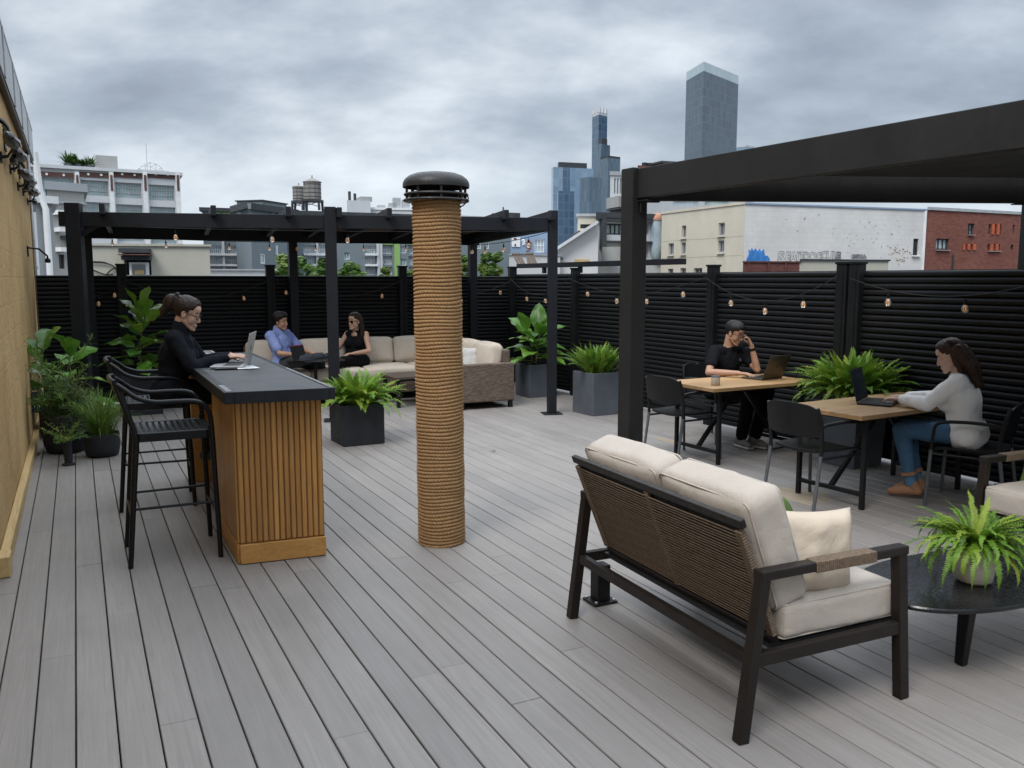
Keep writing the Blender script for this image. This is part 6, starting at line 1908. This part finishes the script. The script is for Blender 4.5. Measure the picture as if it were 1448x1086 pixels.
def head_shapes(c, Mx, female):
    T = lambda x, y, z: Vector(c) + Mx @ Vector((x, y, z))
    k = .94 if female else 1.0
    S = [ell(T(-.014, 0, .032), (.096, .076, .084), Mx), ell(T(.020, 0, -.022), (.066, .0615 * (.97 if female else 1.02), .085), Mx),
         ell(T(.034, 0, .046), (.052, .058, .046), Mx), ell(T(.050, 0, -.062), (.034, .036, .040), Mx), ell(T(.064, 0, -.050), (.021, .024, .022), Mx), ell(T(.028, 0, -.075), (.045, .047, .034), Mx)]
    for s in (-1, 1):
        S.append(caps(T(.004, s * .052 * k, -.052), .019, T(.062, s * .016, -.096), .0165, 10))
        S.append(caps(T(.068, s * .014, .021), .0105, T(.057, s * .044, .020), .0095, 8))
        S.append(ell(T(.043, s * .034, -.034), (.031, .025, .038), Mx, 12, 8))
        S.append(ell(T(.086, s * .0105, -.038), (.009, .0075, .0065), Mx, 10, 8))
        S.append(ell(T(-.006, s * .0745, -.008), (.019, .0075, .031), Mx @ Matrix.Rotation(R(-12), 3, 'Y'), 12, 8))
        S.append(caps(T(.062, s * .020, .008), .011, T(.058, s * .042, .007), .010, 8))
    S.append(ell(T(.072, 0, -.099), (.0185, .021, .0155), Mx, 12, 8))
    S.append(caps(T(.079, 0, .012), .0080, T(.0985, 0, -.032), .0098, 10))
    S.append(caps(T(.0785, -.017, -.066), .0085, T(.0785, .017, -.066), .0085, 8)); S.append(ell(T(.0855, 0, -.0645), (.0085, .014, .0055), Mx, 10, 6))
    S.append(caps(T(.0765, -.013, -.0785), .0088, T(.0765, .013, -.0785), .0088, 8)); S.append(ell(T(.0835, 0, -.0775), (.0085, .013, .0062), Mx, 10, 6))
    return S

def person(loc, rz, label, J, female, skin, cl, hair, hands, extra=None):
    """J: joint positions in the figure's own frame (x forward, y left)"""
    e = empty('person', loc, rz, label, 'person', None)
    V = {k: Vector(v) for k, v in J.items() if k != 'headrot'}
    Mh = Euler(J['headrot'], 'XYZ').to_matrix(); hc = V['head']
    g = .92 if female else 1.0
    # --- torso line
    pel, che, nek = V['pel'], V['che'], V['nek']
    spine = (che - pel).normalized(); Ms = frame(spine.cross(Vector((0, 1, 0))) * -1 if False else Vector((0, 1, 0)).cross(spine) , spine) if False else None
    fx = Vector((0, 1, 0)).cross(spine).normalized(); Ms = Matrix((fx, Vector((0, 1, 0)), spine)).transposed()
    def torso(k, add):
        wst = pel.lerp(che, .52)
        S = [ell(pel + Vector((0, 0, .01)), (.115 * k + add, .165 * k + add, .115 + add), Ms), ell(wst, (.098 * k + add, (.128 if female else .146) * k + add, .14 + add), Ms),
             ell(che, (.112 * k + add, .152 * g + add, .17 + add), Ms), caps(V['shL'] + Vector((0, -.03, -.01)), .052 * g + add, V['shR'] + Vector((0, .03, -.01)), .052 * g + add),
             caps(che + spine * .07, .095 + add, nek - spine * .055, .062 + add * .6)]
        if add < 0:
            for s, h in ((1, 'hipL'), (-1, 'hipR')): S.append(ell(V[h] + Vector((-.05, s * .01, .0)), (.10 + add, .088 + add, .10 + add)))
        else:
            S.append(ell(pel + Vector((-.012, 0, -.01)), (.122 + add, .160 + add, .10 + add), Ms)); S.append(caps(nek - spine * .09, .078, nek - spine * .050, .066 * g)); S.append(caps(V['hipL'] + Vector((-.04, .0, .0)), .106 + add * .8, V['hipR'] + Vector((-.04, .0, .0)), .106 + add * .8))
        for sh, el_ in (('shL', 'elL'), ('shR', 'elR')):
            S.append(caps(nek - spine * .075, .055 + add, V[sh] + Vector((0, 0, .004)), .044 * g + add)) if cl.get('sleeve', 1) else 0; S.append(caps(che + spine * .02 + Vector((0, math.copysign(.075, V[sh].y), 0)), .085 * g + add, V[sh].lerp(V[el_], .22), .040 * g + add)) if cl.get('sleeve', 1) else 0
        if female:
            for s in (-1, 1): S.append(ell(che + fx * .075 + spine * .0 + Vector((0, s * .066, 0)), (.058 + add, .062 + add, .062 + add), Ms))
        return S
    def arm(sd, add, upto=3, r=(.043, .036, .032, .0235)):
        sh, el_, wr = V['sh' + sd], V['el' + sd], V['wr' + sd]
        S = [caps(sh, (r[0] + .006) * g + add, sh.lerp(el_, min(1, upto)), (r[1] if upto >= 1 else r[1] + (r[0] - r[1]) * (1 - upto)) * g + add)]
        if upto > 1:
            q = el_.lerp(wr, min(1, upto - 1)); m = el_.lerp(wr, .3)
            S.append(caps(el_, r[2] * 1.1 * g + add, m, (r[2] + .004) * g + add)); S.append(caps(m, (r[2] + .004) * g + add, q, r[3] * g + add))
        return S
    def leg(sd, add, ank=1.0, loose=0.0):
        h, kn, an = V['hip' + sd], V['kn' + sd], V['an' + sd]; en = kn.lerp(an, ank)
        return [caps(h, .087 * g + add, kn, .057 * g + add), caps(kn, .056 * g + add, kn.lerp(an, .3), .054 * g + add + loose * .3), caps(kn.lerp(an, .3), .054 * g + add + loose * .3, en, .036 * g + add + loose)]
    skinS = head_shapes(hc, Mh, female) + torso(.93, -.012)
    nb = hc + Mh @ Vector((-.028, 0, -.055)); skinS += [caps(nek - spine * .03, .053 * g, nb, .047 * g), caps(nek - spine * .06, .068 * g, nek - spine * .01, .054 * g)]
    for sd in 'LR':
        skinS += arm(sd, 0.0) + leg(sd, -.006)
        toe = V['toe' + sd]; an = V['an' + sd]
        skinS += [caps(an, .034, an + Vector((0, 0, -.035)), .03), caps(an + Vector((0, 0, -.045)), .028, toe, .018)]
        h_ = hands[sd]; skinS += hand(V['wr' + sd], h_[0], h_[1], h_[2], 1 if sd == 'R' else -1, h_[3] if len(h_) > 3 else .5, .93 if female else 1.02, h_[4] if len(h_) > 4 else .1)
    body = fuse('body', skinS, skin, .0036, e, 7)
    T = lambda x, y, z: hc + Mh @ Vector((x, y, z))
    for s in (-1, 1):
        ey = MB(); ey.add(*ell(T(.0600, s * .031, .0015), (.0120, .0125, .0105), Mh, 14, 10)); eo = ey.build('eye', M['eye_white'], e, smooth=True)
        MB().add(*ell(T(.0692, s * .031, -.0025), (.0036, .0062, .0062), Mh, 12, 8)).build('iris', M['iris'], eo, smooth=True)
        MB().tube([T(.071, s * .016, .0245), T(.074, s * .031, .0285), T(.062, s * .049, .0235)], [.0022, .0032, .0016], 6).build('eyebrow', hair['mat'], e, smooth=True)
        MB().tube([T(.0695, s * .019, .0085), T(.0738, s * .031, .0118), T(.0665, s * .044, .0075)], [.0018, .0028, .0018], 6).build('eyelid', skin, e, smooth=True)
    MB().tube([T(.083, -.019, -.0712), T(.0895, -.008, -.0700), T(.0905, 0, -.0712), T(.0895, .008, -.0700), T(.083, .019, -.0712)], [.0008, .0022, .0026, .0022, .0008], 6).build('lips', M['lips'], e, smooth=True)
    # --- clothes
    if cl.get('top'):
        S = torso(1.0, .010 if not cl.get('loose') else .02); up = cl.get('sleeve', 1.9)
        if up > 0:
            for sd in 'LR': S += arm(sd, cl.get('sl_add', .012), up)
        if cl.get('collar'): S.append(caps(nek - spine * .05, .075, nek + spine * cl['collar'], .060))
        o = fuse('shirt' if not cl.get('jacket') else 'jacket', S, cl['top'], .0070, e, 7, cl.get('wr', .010), .10, None, seed=loc[0] * 3, sink=(cl['cut'], che) if cl.get('cut') else None)
    if cl.get('legs'):
        S = [ell(pel, (.108, .150, .11), Ms)]
        S.append(caps(V['hipL'] + Vector((-.045, .0, -.005)), .098, V['hipR'] + Vector((-.045, .0, -.005)), .098))
        for sd in 'LR': S += leg(sd, .008, cl.get('ank', .93), cl.get('legloose', .014))
        fuse('trousers', S, cl['legs'], .0075, e, 3, .006, .075, seed=loc[1])
    for sd in 'LR':
        an, toe = V['an' + sd], V['toe' + sd]; dv = (toe - an); dv.z = 0; dv.normalize(); z0 = min(toe.z - .018, an.z - .075)
        heel = an - dv * .045 + Vector((0, 0, -.045)); z_ = toe.z
        S = [caps(heel, .034, an.lerp(toe, .55) + Vector((0, 0, -.012)), .04), caps(an.lerp(toe, .5) + Vector((0, 0, -.016)), .041, toe, .028), caps(heel + Vector((0, 0, .0)), .036, an + Vector((0, 0, .015)), .041)]
        sh = fuse('shoe', S, cl['shoe'], .006, e, 3)
        if cl.get('sole'):
            zb = min((v.co.z for v in sh.data.vertices)); so_ = MB()
            pts = [heel - dv * .03, an.lerp(toe, .5), toe + dv * .025]
            if toe.z < .2: so_.beam(Vector((pts[0].x, pts[0].y, zb + .01)), Vector((pts[2].x, pts[2].y, zb + .01)), .075, .022).build('sole', M['sole'], sh, bevel=.009)
        if cl.get('cuff'):
            kn = V['kn' + sd]; q0, q1 = kn.lerp(an, .76), kn.lerp(an, .82)
            MB().tube([q0, q1], [.058, .058], 20).build('jean_cuff', M['tan_boot'], e, smooth=40)
            MB().tube([q1, an], [.044, .042], 16).build('sock', M['sock'], e, smooth=40)
    # --- hair
    S = [ell(T(x, y, z), r, Mh) for x, y, z, r in hair['blobs']]
    for p0, r0, p1, r1 in hair.get('locks', []): S.append(caps(T(*p0), r0, T(*p1), r1, 12))
    Mi = Mh.transposed()
    def facecut(co):
        q = Mi @ (co - hc); return hair['cut'](q)
    ho = fuse('hair', S, hair['mat'], .005, e, 3, hair.get('wr', .0035), hair.get('ws', .02), None, seed=5, sink=(facecut, hc))
    if hair.get('strands'):
        st = MB(); rr = random.Random(int(abs(loc[0]) * 100))
        for f in range(hair['strands']):
            pts = [T(*p) for p in hair['strand_fn'](rr)]; st.tube(smooth_path(pts, 4), .0016, 4)
        st.build('hair_strands', hair['mat'], e, smooth=True)
    if extra: extra(e, T, V, Mh)
    return e

def glasses(dark=False):
    def f(e, T, V, Mh):
        b = MB()
        for s in (-1, 1):
            pts = [T(.0905 - .008 * abs(math.cos(a)) * (1 if s * math.cos(a) > 0 else .2), s * .033 + .0235 * math.cos(a), -.002 + .0185 * math.sin(a)) for a in [2 * math.pi * k / 20 for k in range(21)]]
            b.tube(pts, .0024, 6); b.tube([T(.083, s * .057, .006), T(.05, s * .073, .008), T(-.005, s * .081, .010), T(-.02, s * .08, -.004)], .0022, 6)
        b.tube([T(.0905, -.011, .003), T(.094, 0, .006), T(.0905, .011, .003)], .0022, 6)
        o = b.build('glasses', M['glass_frame'], e, smooth=True)
        if dark:
            l = MB()
            for s in (-1, 1): l.add(*ell(T(.0875, s * .033, -.002), (.003, .0235, .0185), Mh, 16, 10))
            l.build('lenses', M['lens_dark'], o, smooth=True)
    return f

HB_SHORT = [(-.018, 0, .040, (.104, .085, .092)), (.012, 0, .062, (.088, .077, .072))]
def cut_short(q): return (q.x > .066 - .3 * (.08 - q.z) and q.z < .080) or (q.x > .02 and q.z < .036) or q.z < -.045 or (q.x > -.03 and q.z < -.005) or (abs(q.y) > .055 and q.x > .035 and q.z < .05)
def cut_back(q): return (q.x > .062 - .35 * (.085 - q.z) and q.z < .090) or (q.x > .022 and q.z < .040 and abs(q.y) < .085) or (q.x > .0 and q.z < .012) or (q.x > -.03 and q.z < -.03 and abs(q.y) > .045 and q.z > -.09)

# woman in black at the bar --------------------------------------------------
LAPB = (-2.015, 6.10, 1.0325)
def claw(e, T, V, Mh):
    glasses()(e, T, V, Mh)
    b = MB(); b.tube(smooth_path([T(-.075, -.03, .085), T(-.105, -.02, .115), T(-.115, .0, .10), T(-.105, .02, .115), T(-.075, .03, .085)], 4), .008, 8)
    for k in range(5): b.tube([T(-.11, -.03 + .015 * k, .10), T(-.135, -.025 + .012 * k, .07)], .004, 6)
    b.build('hair_claw', M['glass_frame'], e, smooth=True)
    MB().tube([V['nek'] + Vector((.05, -.025, -.02)), V['che'] + Vector((.118, -.01, .06)), V['che'] + Vector((.122, -.008, -.1))], .004, 6).build('jacket_zip', M['steel'], e)
person((-2.49, 6.2, 0), R(12), 'woman in black jacket and glasses typing on a laptop at the bar',
       dict(pel=(0, 0, .86), che=(.05, 0, 1.10), nek=(.08, 0, 1.285), head=(.135, 0, 1.405), headrot=(0, R(20), R(-4)),
            shL=(.06, .145, 1.232), shR=(.06, -.145, 1.232), elL=(.20, .24, 1.03), elR=(.19, -.225, 1.03), wrL=(.415, .10, 1.085), wrR=(.41, -.06, 1.085),
            hipL=(.02, .085, .845), hipR=(.02, -.085, .845), knL=(.41, .12, .80), knR=(.41, -.11, .80), anL=(.27, .12, .42), anR=(.27, -.11, .42), toeL=(.36, .13, .36), toeR=(.36, -.12, .36)),
       True, M['skin_f'], dict(top=M['navy_jacket'], jacket=True, sleeve=1.9, sl_add=.014, collar=.02, legs=M['black_trouser'], shoe=M['dark_shoe']),
       dict(mat=M['hair_brown'], blobs=[(-.016, 0, .040, (.102, .0825, .0885)), (-.135, 0, .03, (.048, .046, .07)), (-.10, 0, .065, (.05, .04, .045)), (.006, 0, .058, (.081, .0735, .068))],
            locks=[((-.14, 0, .03), .04, (-.155, 0, -.045), .03), ((-.155, 0, -.04), .026, (-.165, .005, -.085), .008)], cut=lambda q: False if q.x < -.09 else cut_back(q), strands=40,
            strand_fn=lambda rr: (lambda y, z: [(.05, y * .3, .118), (-.02, y * .8, .128 - abs(y) * .3), (-.08, y * .7, .09), (-.12, y * .3, .07)])(rr.uniform(-.07, .07), 0)),
       {'L': ((.95, -.25, .02), (0, 0, -1), (.35, .45, .5, .55)), 'R': ((.95, .22, .02), (0, 0, -1), (.35, .42, .5, .6))}, claw)
laptop(LAPB, R(9), M['laptop_silver'], 'silver laptop open on the bar under the hands of the woman in black', .33, .23, 102, M['laptop_dark'])

# man in black t-shirt ---------------------------------------------------------
def man_extra(e, T, V, Mh):
    glasses()(e, T, V, Mh)
    d = (V['wrL'] - V['elL']).normalized(); c = V['elL'].lerp(V['wrL'], .86)
    MB().tube([c - d * .012, c + d * .012], .0315, 20).build('wristband', M['black_metal'], e, smooth=40)
    MB().lathe([(0, 0), (.016, 0), (.016, .003), (0, .003)], 20).build('chest_emblem', M['planter_grey'], e, loc=V['che'] + Vector((.127, .075, .05)), rot=(0, R(78), R(18)))
person((2.16, 8.72, 0), R(-57), 'man in black t-shirt with hand at his temple working at a laptop',
       dict(pel=(0, 0, .535), che=(.035, 0, .79), nek=(.07, 0, .985), head=(.135, .01, 1.115), headrot=(0, R(24), R(14)),
            shL=(.05, .175, .93), shR=(.05, -.175, .93), elL=(.26, .215, .745), elR=(.14, -.345, .735), wrL=(.235, .150, .985), wrR=(.405, -.215, .745),
            hipL=(.02, .09, .525), hipR=(.02, -.09, .525), knL=(.42, .20, .53), knR=(.43, -.08, .51), anL=(.47, -.03, .10), anR=(.40, -.14, .10), toeL=(.60, -.02, .035), toeR=(.53, -.17, .035)),
       False, M['skin_m'], dict(top=M['black_tee'], sleeve=.60, sl_add=.016, legs=M['black_trouser'], shoe=M['grey_shoe'], sole=True),
       dict(mat=M['hair_black'], blobs=[(-.018, 0, .036, (.100, .081, .088)), (.012, 0, .058, (.084, .073, .069))], cut=cut_short, wr=.004, ws=.008),
       {'L': ((-.30, -.35, .9), (-.5, -.75, -.2), (.3, .55, .8, 1.0), .5, .3), 'R': ((.9, .42, -.02), (0, 0, -1), (.4, .5, .5, .55))}, man_extra)
_f = Vector((math.cos(R(-57)), math.sin(R(-57)), 0)); _l = Vector((-_f.y, _f.x, 0))
lp_ = Vector((2.16, 8.72, .7015)) + _f * .56 - _l * .06
laptop(lp_, R(-57 + 6), M['laptop_bronze'], 'bronze grey laptop with round dark emblem in front of the man in black', .33, .235, 112, M['laptop_dark'])
e = empty('coffee_cup', tpt(T1N, T1A, .20, .20, .701), 0, 'speckled pale ceramic cup on the oak table beside the man', 'cup')
MB().lathe([(0, 0), (.034, 0), (.04, .006), (.041, .07), (.039, .082), (.036, .082), (.036, .03), (0, .028)], 28).build('cup_body', M['ceramic'], e, smooth=50)
MB().lathe([(.0408, .072), (.0418, .074), (.0418, .079), (.040, .083)], 28).build('cup_rim', M['planter_grey'], e, smooth=50)

# woman in white ------------------------------------------------------------------
def strands_long(rr):
    y = rr.uniform(-.085, .085); x = rr.uniform(-.10, -.02)
    return [(.02 - .04 * abs(y) / .08, y * .5, .120), (-.04, y * .95, .105), (x - .02, y * 1.12, .02), (x - .04, y * 1.2, -.10), (x - .04, y * 1.25, -.19), (x - .02 + rr.uniform(-.01, .01), y * 1.2, -.27 + rr.uniform(-.03, .02))]
LONG = [((-.06, s * .05, .02), .05, (-.095, s * .055, -.12), .042) for s in (-1, 1)] + [((-.095, s * .055, -.12), .042, (-.088, s * .052, -.26), .024) for s in (-1, 1)] + [((-.08, 0, 0), .06, (-.115, 0, -.13), .046), ((-.115, 0, -.13), .046, (-.10, 0, -.27), .028)] + \
       [((-.02, s * .075, .0), .02, (-.03, s * .078, -.12), .018) for s in (-1, 1)] + [((-.03, s * .078, -.12), .018, (-.02, s * .07, -.2), .010) for s in (-1, 1)]
def cut_long(q): return (q.x > .060 - .35 * (.085 - q.z) and q.z < .088 and q.z > -.1) or (q.x > .018 and -.1 < q.z < .040 and abs(q.y) < .10) or (q.x > -.008 and -.05 < q.z < .02 and abs(q.y) < .10)
person((3.34, 6.21, 0), R(141), 'woman with long brown hair in white blouse and jeans typing at the right table',
       dict(pel=(0, 0, .535), che=(.04, 0, .77), nek=(.075, 0, .965), head=(.135, 0, 1.09), headrot=(0, R(24), R(8)),
            shL=(.05, .145, .91), shR=(.05, -.145, .91), elL=(.225, .215, .745), elR=(.225, -.21, .745), wrL=(.43, .13, .755), wrR=(.44, -.03, .755),
            hipL=(.02, .085, .525), hipR=(.02, -.085, .525), knL=(.42, .10, .52), knR=(.42, -.07, .52), anL=(.33, .09, .105), anR=(.33, -.06, .105), toeL=(.47, .10, .035), toeR=(.47, -.08, .035)),
       True, M['skin_l'], dict(top=M['white_shirt'], loose=True, sleeve=1.86, sl_add=.018, wr=.009, legs=M['denim'], ank=.78, legloose=.004, shoe=M['tan_boot'], cuff=True),
       dict(mat=M['hair_auburn'], blobs=[(-.016, 0, .040, (.103, .0835, .0895)), (.004, 0, .058, (.083, .0745, .069))], locks=LONG, cut=cut_long, strands=90, strand_fn=strands_long, wr=.005, ws=.03),
       {'L': ((.95, -.25, -.02), (0, 0, -1), (.4, .5, .55, .6)), 'R': ((.95, .2, -.02), (0, 0, -1), (.4, .5, .55, .6))}, None)
_f = Vector((math.cos(R(141)), math.sin(R(141)), 0)); _l = Vector((-_f.y, _f.x, 0))
laptop(Vector((3.34, 6.21, .7015)) + _f * .60 + _l * .06, R(141 + 4), M['laptop_dark'], 'dark laptop open in front of the woman in white', .36, .25, 104)

# man in blue shirt on the sectional -------------------------------------------
person((-3.06, 11.5, 0), R(-22), 'man with dark hair in pale blue shirt reclining at the left end of the sectional',
       dict(pel=(0, 0, .535), che=(-.075, 0, .78), nek=(-.10, 0, .965), head=(-.055, 0, 1.085), headrot=(0, R(4), R(8)),
            shL=(-.095, .172, .905), shR=(-.095, -.172, .905), elL=(.08, .25, .70), elR=(.10, -.24, .68), wrL=(.33, .16, .66), wrR=(.34, -.14, .655),
            hipL=(.02, .09, .52), hipR=(.02, -.09, .52), knL=(.46, .14, .53), knR=(.43, -.24, .60), anL=(.52, .10, .10), anR=(.54, .06, .63), toeL=(.65, .12, .035), toeR=(.60, .20, .66)),
       False, M['skin_m'], dict(top=M['blue_shirt'], sleeve=.75, sl_add=.022, collar=.02, loose=True, legs=M['charcoal_trouser'], shoe=M['dark_shoe']),
       dict(mat=M['hair_black'], blobs=[(-.02, 0, .042, (.108, .088, .096)), (.012, 0, .066, (.090, .078, .072))], cut=cut_short, wr=.005, ws=.012),
       {'L': ((.9, -.3, -.05), (0, 0, -1), (.5, .6, .7, .7)), 'R': ((.9, .35, -.02), (0, 0, -1), (.6, .7, .8, .8))}, None)
e = empty('tablet_case', (-2.76, 11.08, .607), R(-25), 'open black tablet case with red edge standing by the man in blue shirt', 'tablet')
MB().box((-.02, 0, .095), (.012, .26, .19), M=Matrix.Rotation(R(-16), 3, 'Y')).build('case_back', M['black_metal'], e, bevel=.004)
MB().box((-.049, 0, .188), (.016, .262, .008), M=Matrix.Rotation(R(-16), 3, 'Y')).build('case_edge', M['red_trim'], e)
MB().box((.07, 0, .006), (.17, .26, .010)).build('keyboard_cover', M['laptop_dark'], e, bevel=.003)
# woman in black sleeveless top on the sectional ----------------------------------
def vcut(co): return abs(co.y) < (co.z - .765) * .42 and co.x > .02
LONG2 = [((-.05, s * .06, .02), .042, (-.06, s * .085, -.12), .036) for s in (-1, 1)] + [((-.06, s * .085, -.12), .036, (-.03, s * .10, -.22), .018) for s in (-1, 1)] + [((-.08, 0, 0), .06, (-.10, 0, -.16), .045)]
person((-2.19, 11.93, 0), R(-106), 'woman with sunglasses and long hair in sleeveless black top on the sectional',
       dict(pel=(0, 0, .525), che=(-.04, 0, .755), nek=(-.035, 0, .945), head=(.01, 0, 1.07), headrot=(0, R(2), R(-18)),
            shL=(-.05, .14, .89), shR=(-.05, -.14, .89), elL=(.04, .235, .665), elR=(.06, -.25, .67), wrL=(.25, .10, .645), wrR=(.27, -.24, .66),
            hipL=(.02, .085, .51), hipR=(.02, -.085, .51), knL=(.43, .03, .56), knR=(.43, -.10, .50), anL=(.52, -.13, .20), anR=(.45, -.09, .09), toeL=(.63, -.16, .14), toeR=(.58, -.09, .035)),
       True, M['skin_f'], dict(top=M['black_tee'], sleeve=0, cut=vcut, legs=M['black_trouser'], shoe=M['dark_shoe']),
       dict(mat=M['hair_brown'], blobs=[(-.016, 0, .040, (.103, .0835, .0895)), (.004, 0, .058, (.083, .0745, .069))], locks=LONG2, cut=cut_long, wr=.005, ws=.03),
       {'L': ((.5, -.8, -.05), (0, 0, -1), (.5, .6, .7, .7)), 'R': ((.95, .1, .05), (0, 0, -1), (.3, .4, .5, .5))}, glasses(True))
# things left on the bar
e = empty('tray', barpt(2.40, .16, 1.0315), ANG + R(90), 'pale flat tray at the far end of the bar', 'tray')
MB().box((0, 0, .008), (.34, .22, .012)).build('tray_base', M['flashing'], e, bevel=.003)
MB().box((0, .108, .018), (.34, .01, .03)).box((0, -.108, .018), (.34, .01, .03)).box((.168, 0, .018), (.01, .206, .03)).box((-.168, 0, .018), (.01, .206, .03)).build('tray_rim', M['flashing'], e)
e = empty('sunglasses', barpt(2.30, .38, 1.0335), R(20), 'folded dark sunglasses near the far end of the bar', 'sunglasses')
b = MB()
for s in (-1, 1): b.tube([(0, s * .034 + .024 * math.cos(a), .018 + .017 * math.sin(a)) for a in [2 * math.pi * k / 16 for k in range(17)]], .003, 6)
b.tube([(0, -.01, .022), (0, .01, .022)], .003, 6).tube([(0, .058, .022), (-.05, .02, .012), (-.05, -.05, .006)], .0028, 6); b.build('frame', M['glass_frame'], e, smooth=True)
b = MB()
for s in (-1, 1): b.add(*ell((0, s * .034, .018), (.002, .023, .016)))
b.build('lenses', M['lens_dark'], e, smooth=True)
e = empty('phone', barpt(1.30, .20, 1.0325), R(18), 'thin dark phone lying beside the silver laptop on the bar', 'phone')
MB().box((0, 0, .004), (.15, .075, .008)).build('phone_body', M['laptop_dark'], e, bevel=.003); MB().box((0, 0, .0085), (.142, .068, .001)).build('phone_glass', M['lens_dark'], e)
e = empty('paper', barpt(1.36, .34, 1.0325), R(30), 'small sheet of pale paper under the laptop edge on the bar', 'paper')
MB().box((0, 0, .001), (.15, .21, .0016)).build('sheet', M['white_paint'], e)
# ------------------------------------------------------------------ camera, sky, sun
cam = bpy.data.cameras.new('camera'); co = bpy.data.objects.new('camera', cam); COL.objects.link(co)
co.location = (0, 0, CAM_H); co.rotation_euler = (math.pi / 2 - PITCH, 0, 0)
cam.sensor_width = 36; cam.lens = 36 * F_PX / 1448; cam.clip_end = 6000; cam.clip_start = .05
scene.camera = co
SUN_EL, SUN_AZ = R(52), R(-150)     # azimuth from +Y clockwise
sun = bpy.data.lights.new('sun', 'SUN'); so = bpy.data.objects.new('sun', sun); COL.objects.link(so)
sun.energy = 1.5; sun.angle = R(25); sun.color = (1, .965, .92)
dirv = Vector((math.sin(SUN_AZ) * math.cos(SUN_EL), math.cos(SUN_AZ) * math.cos(SUN_EL), math.sin(SUN_EL)))
so.rotation_euler = dirv.to_track_quat('Z', 'Y').to_euler(); so.location = (0, 0, 30)
w = bpy.data.worlds.new('World'); scene.world = w; w.use_nodes = True
nt = w.node_tree; N = nt.nodes; Lk = nt.links.new
bg = N['Background']
sky = N.new('ShaderNodeTexSky'); sky.sky_type = 'NISHITA'; sky.sun_disc = False
sky.sun_elevation = SUN_EL; sky.sun_rotation = SUN_AZ; sky.air_density = 1.0; sky.dust_density = 2.0
tc = N.new('ShaderNodeTexCoord')
sep = N.new('ShaderNodeSeparateXYZ'); Lk(tc.outputs['Generated'], sep.inputs[0])
def wm(op, a, b=0.0):
    nd = N.new('ShaderNodeMath'); nd.operation = op
    for i, v in enumerate((a, b)):
        if isinstance(v, (int, float)): nd.inputs[i].default_value = v
        else: Lk(v, nd.inputs[i])
    return nd.outputs[0]
zc = wm('ADD', wm('MAXIMUM', sep.outputs[2], 0.0), .42)
cb = N.new('ShaderNodeCombineXYZ'); Lk(wm('DIVIDE', sep.outputs[0], zc), cb.inputs[0]); Lk(wm('DIVIDE', sep.outputs[1], zc), cb.inputs[1])
cb.inputs[2].default_value = 4.3
def cn(scale, detail, rough, dist=0.0, sc=(1, 1, 1), loc=(0, 0, 0)):
    mp = N.new('ShaderNodeMapping'); mp.inputs['Scale'].default_value = sc; mp.inputs['Location'].default_value = loc; Lk(cb.outputs[0], mp.inputs[0])
    nd = N.new('ShaderNodeTexNoise'); nd.inputs['Scale'].default_value = scale; nd.inputs['Detail'].default_value = detail
    nd.inputs['Roughness'].default_value = rough; nd.inputs['Distortion'].default_value = dist; Lk(mp.outputs[0], nd.inputs['Vector'])
    return nd.outputs['Fac']
c1 = cn(1.55, 6, .5, 0.0, (.8, 1.15, 1), (3.1, 1.7, 0)); c2 = cn(5.6, 7, .56, 0.0, (.8, 1.1, 1), (7, 2, 0))
f = wm('ADD', wm('MULTIPLY', c1, .70), wm('MULTIPLY', c2, .30))
rp = N.new('ShaderNodeValToRGB'); el = rp.color_ramp.elements
while len(el) < 5: el.new(.5)
for i, (p, c) in enumerate([(.35, (.19, .22, .265)), (.44, (.26, .297, .345)), (.50, (.345, .385, .43)), (.56, (.445, .485, .525)), (.66, (.60, .635, .665))]):
    el[i].position = p; el[i].color = (*c, 1)
Lk(f, rp.inputs[0])
# hazier and smoother towards the horizon, brighter towards the zenith as an overcast sky is
hz = N.new('ShaderNodeMapRange'); hz.inputs['From Min'].default_value = .0; hz.inputs['From Max'].default_value = .17; hz.inputs['To Min'].default_value = .75; hz.inputs['To Max'].default_value = 0.0
Lk(sep.outputs[2], hz.inputs[0])
mxh = N.new('ShaderNodeMix'); mxh.data_type = 'RGBA'; Lk(hz.outputs[0], mxh.inputs[0]); Lk(rp.outputs[0], mxh.inputs[6]); mxh.inputs[7].default_value = (.40, .455, .51, 1)
zen = N.new('ShaderNodeMapRange'); zen.inputs['From Min'].default_value = .32; zen.inputs['From Max'].default_value = 1.0; zen.inputs['To Min'].default_value = 1.0; zen.inputs['To Max'].default_value = 4.2
Lk(sep.outputs[2], zen.inputs[0])
sc_ = N.new('ShaderNodeVectorMath'); sc_.operation = 'SCALE'; Lk(mxh.outputs[2], sc_.inputs[0]); Lk(zen.outputs[0], sc_.inputs['Scale'])
sk = N.new('ShaderNodeVectorMath'); sk.operation = 'SCALE'; Lk(sky.outputs[0], sk.inputs[0]); sk.inputs['Scale'].default_value = 1.0
# the background runs at 0.1: clouds are given in sky units (x10), a little clear sky shines through them
cl = N.new('ShaderNodeVectorMath'); cl.operation = 'SCALE'; Lk(sc_.outputs[0], cl.inputs[0]); cl.inputs['Scale'].default_value = 10.0
mx = N.new('ShaderNodeMix'); mx.data_type = 'RGBA'; mx.inputs[0].default_value = .93
Lk(sk.outputs[0], mx.inputs[6]); Lk(cl.outputs[0], mx.inputs[7])
Lk(mx.outputs[2], bg.inputs['Color']); bg.inputs['Strength'].default_value = .1
vs = scene.view_settings; vs.view_transform = 'Standard'; vs.look = 'None'; vs.exposure = 0.78; vs.gamma = 1.0
scene.cycles.use_denoising = True
scene.cycles.max_bounces = 6; scene.cycles.transparent_max_bounces = 6
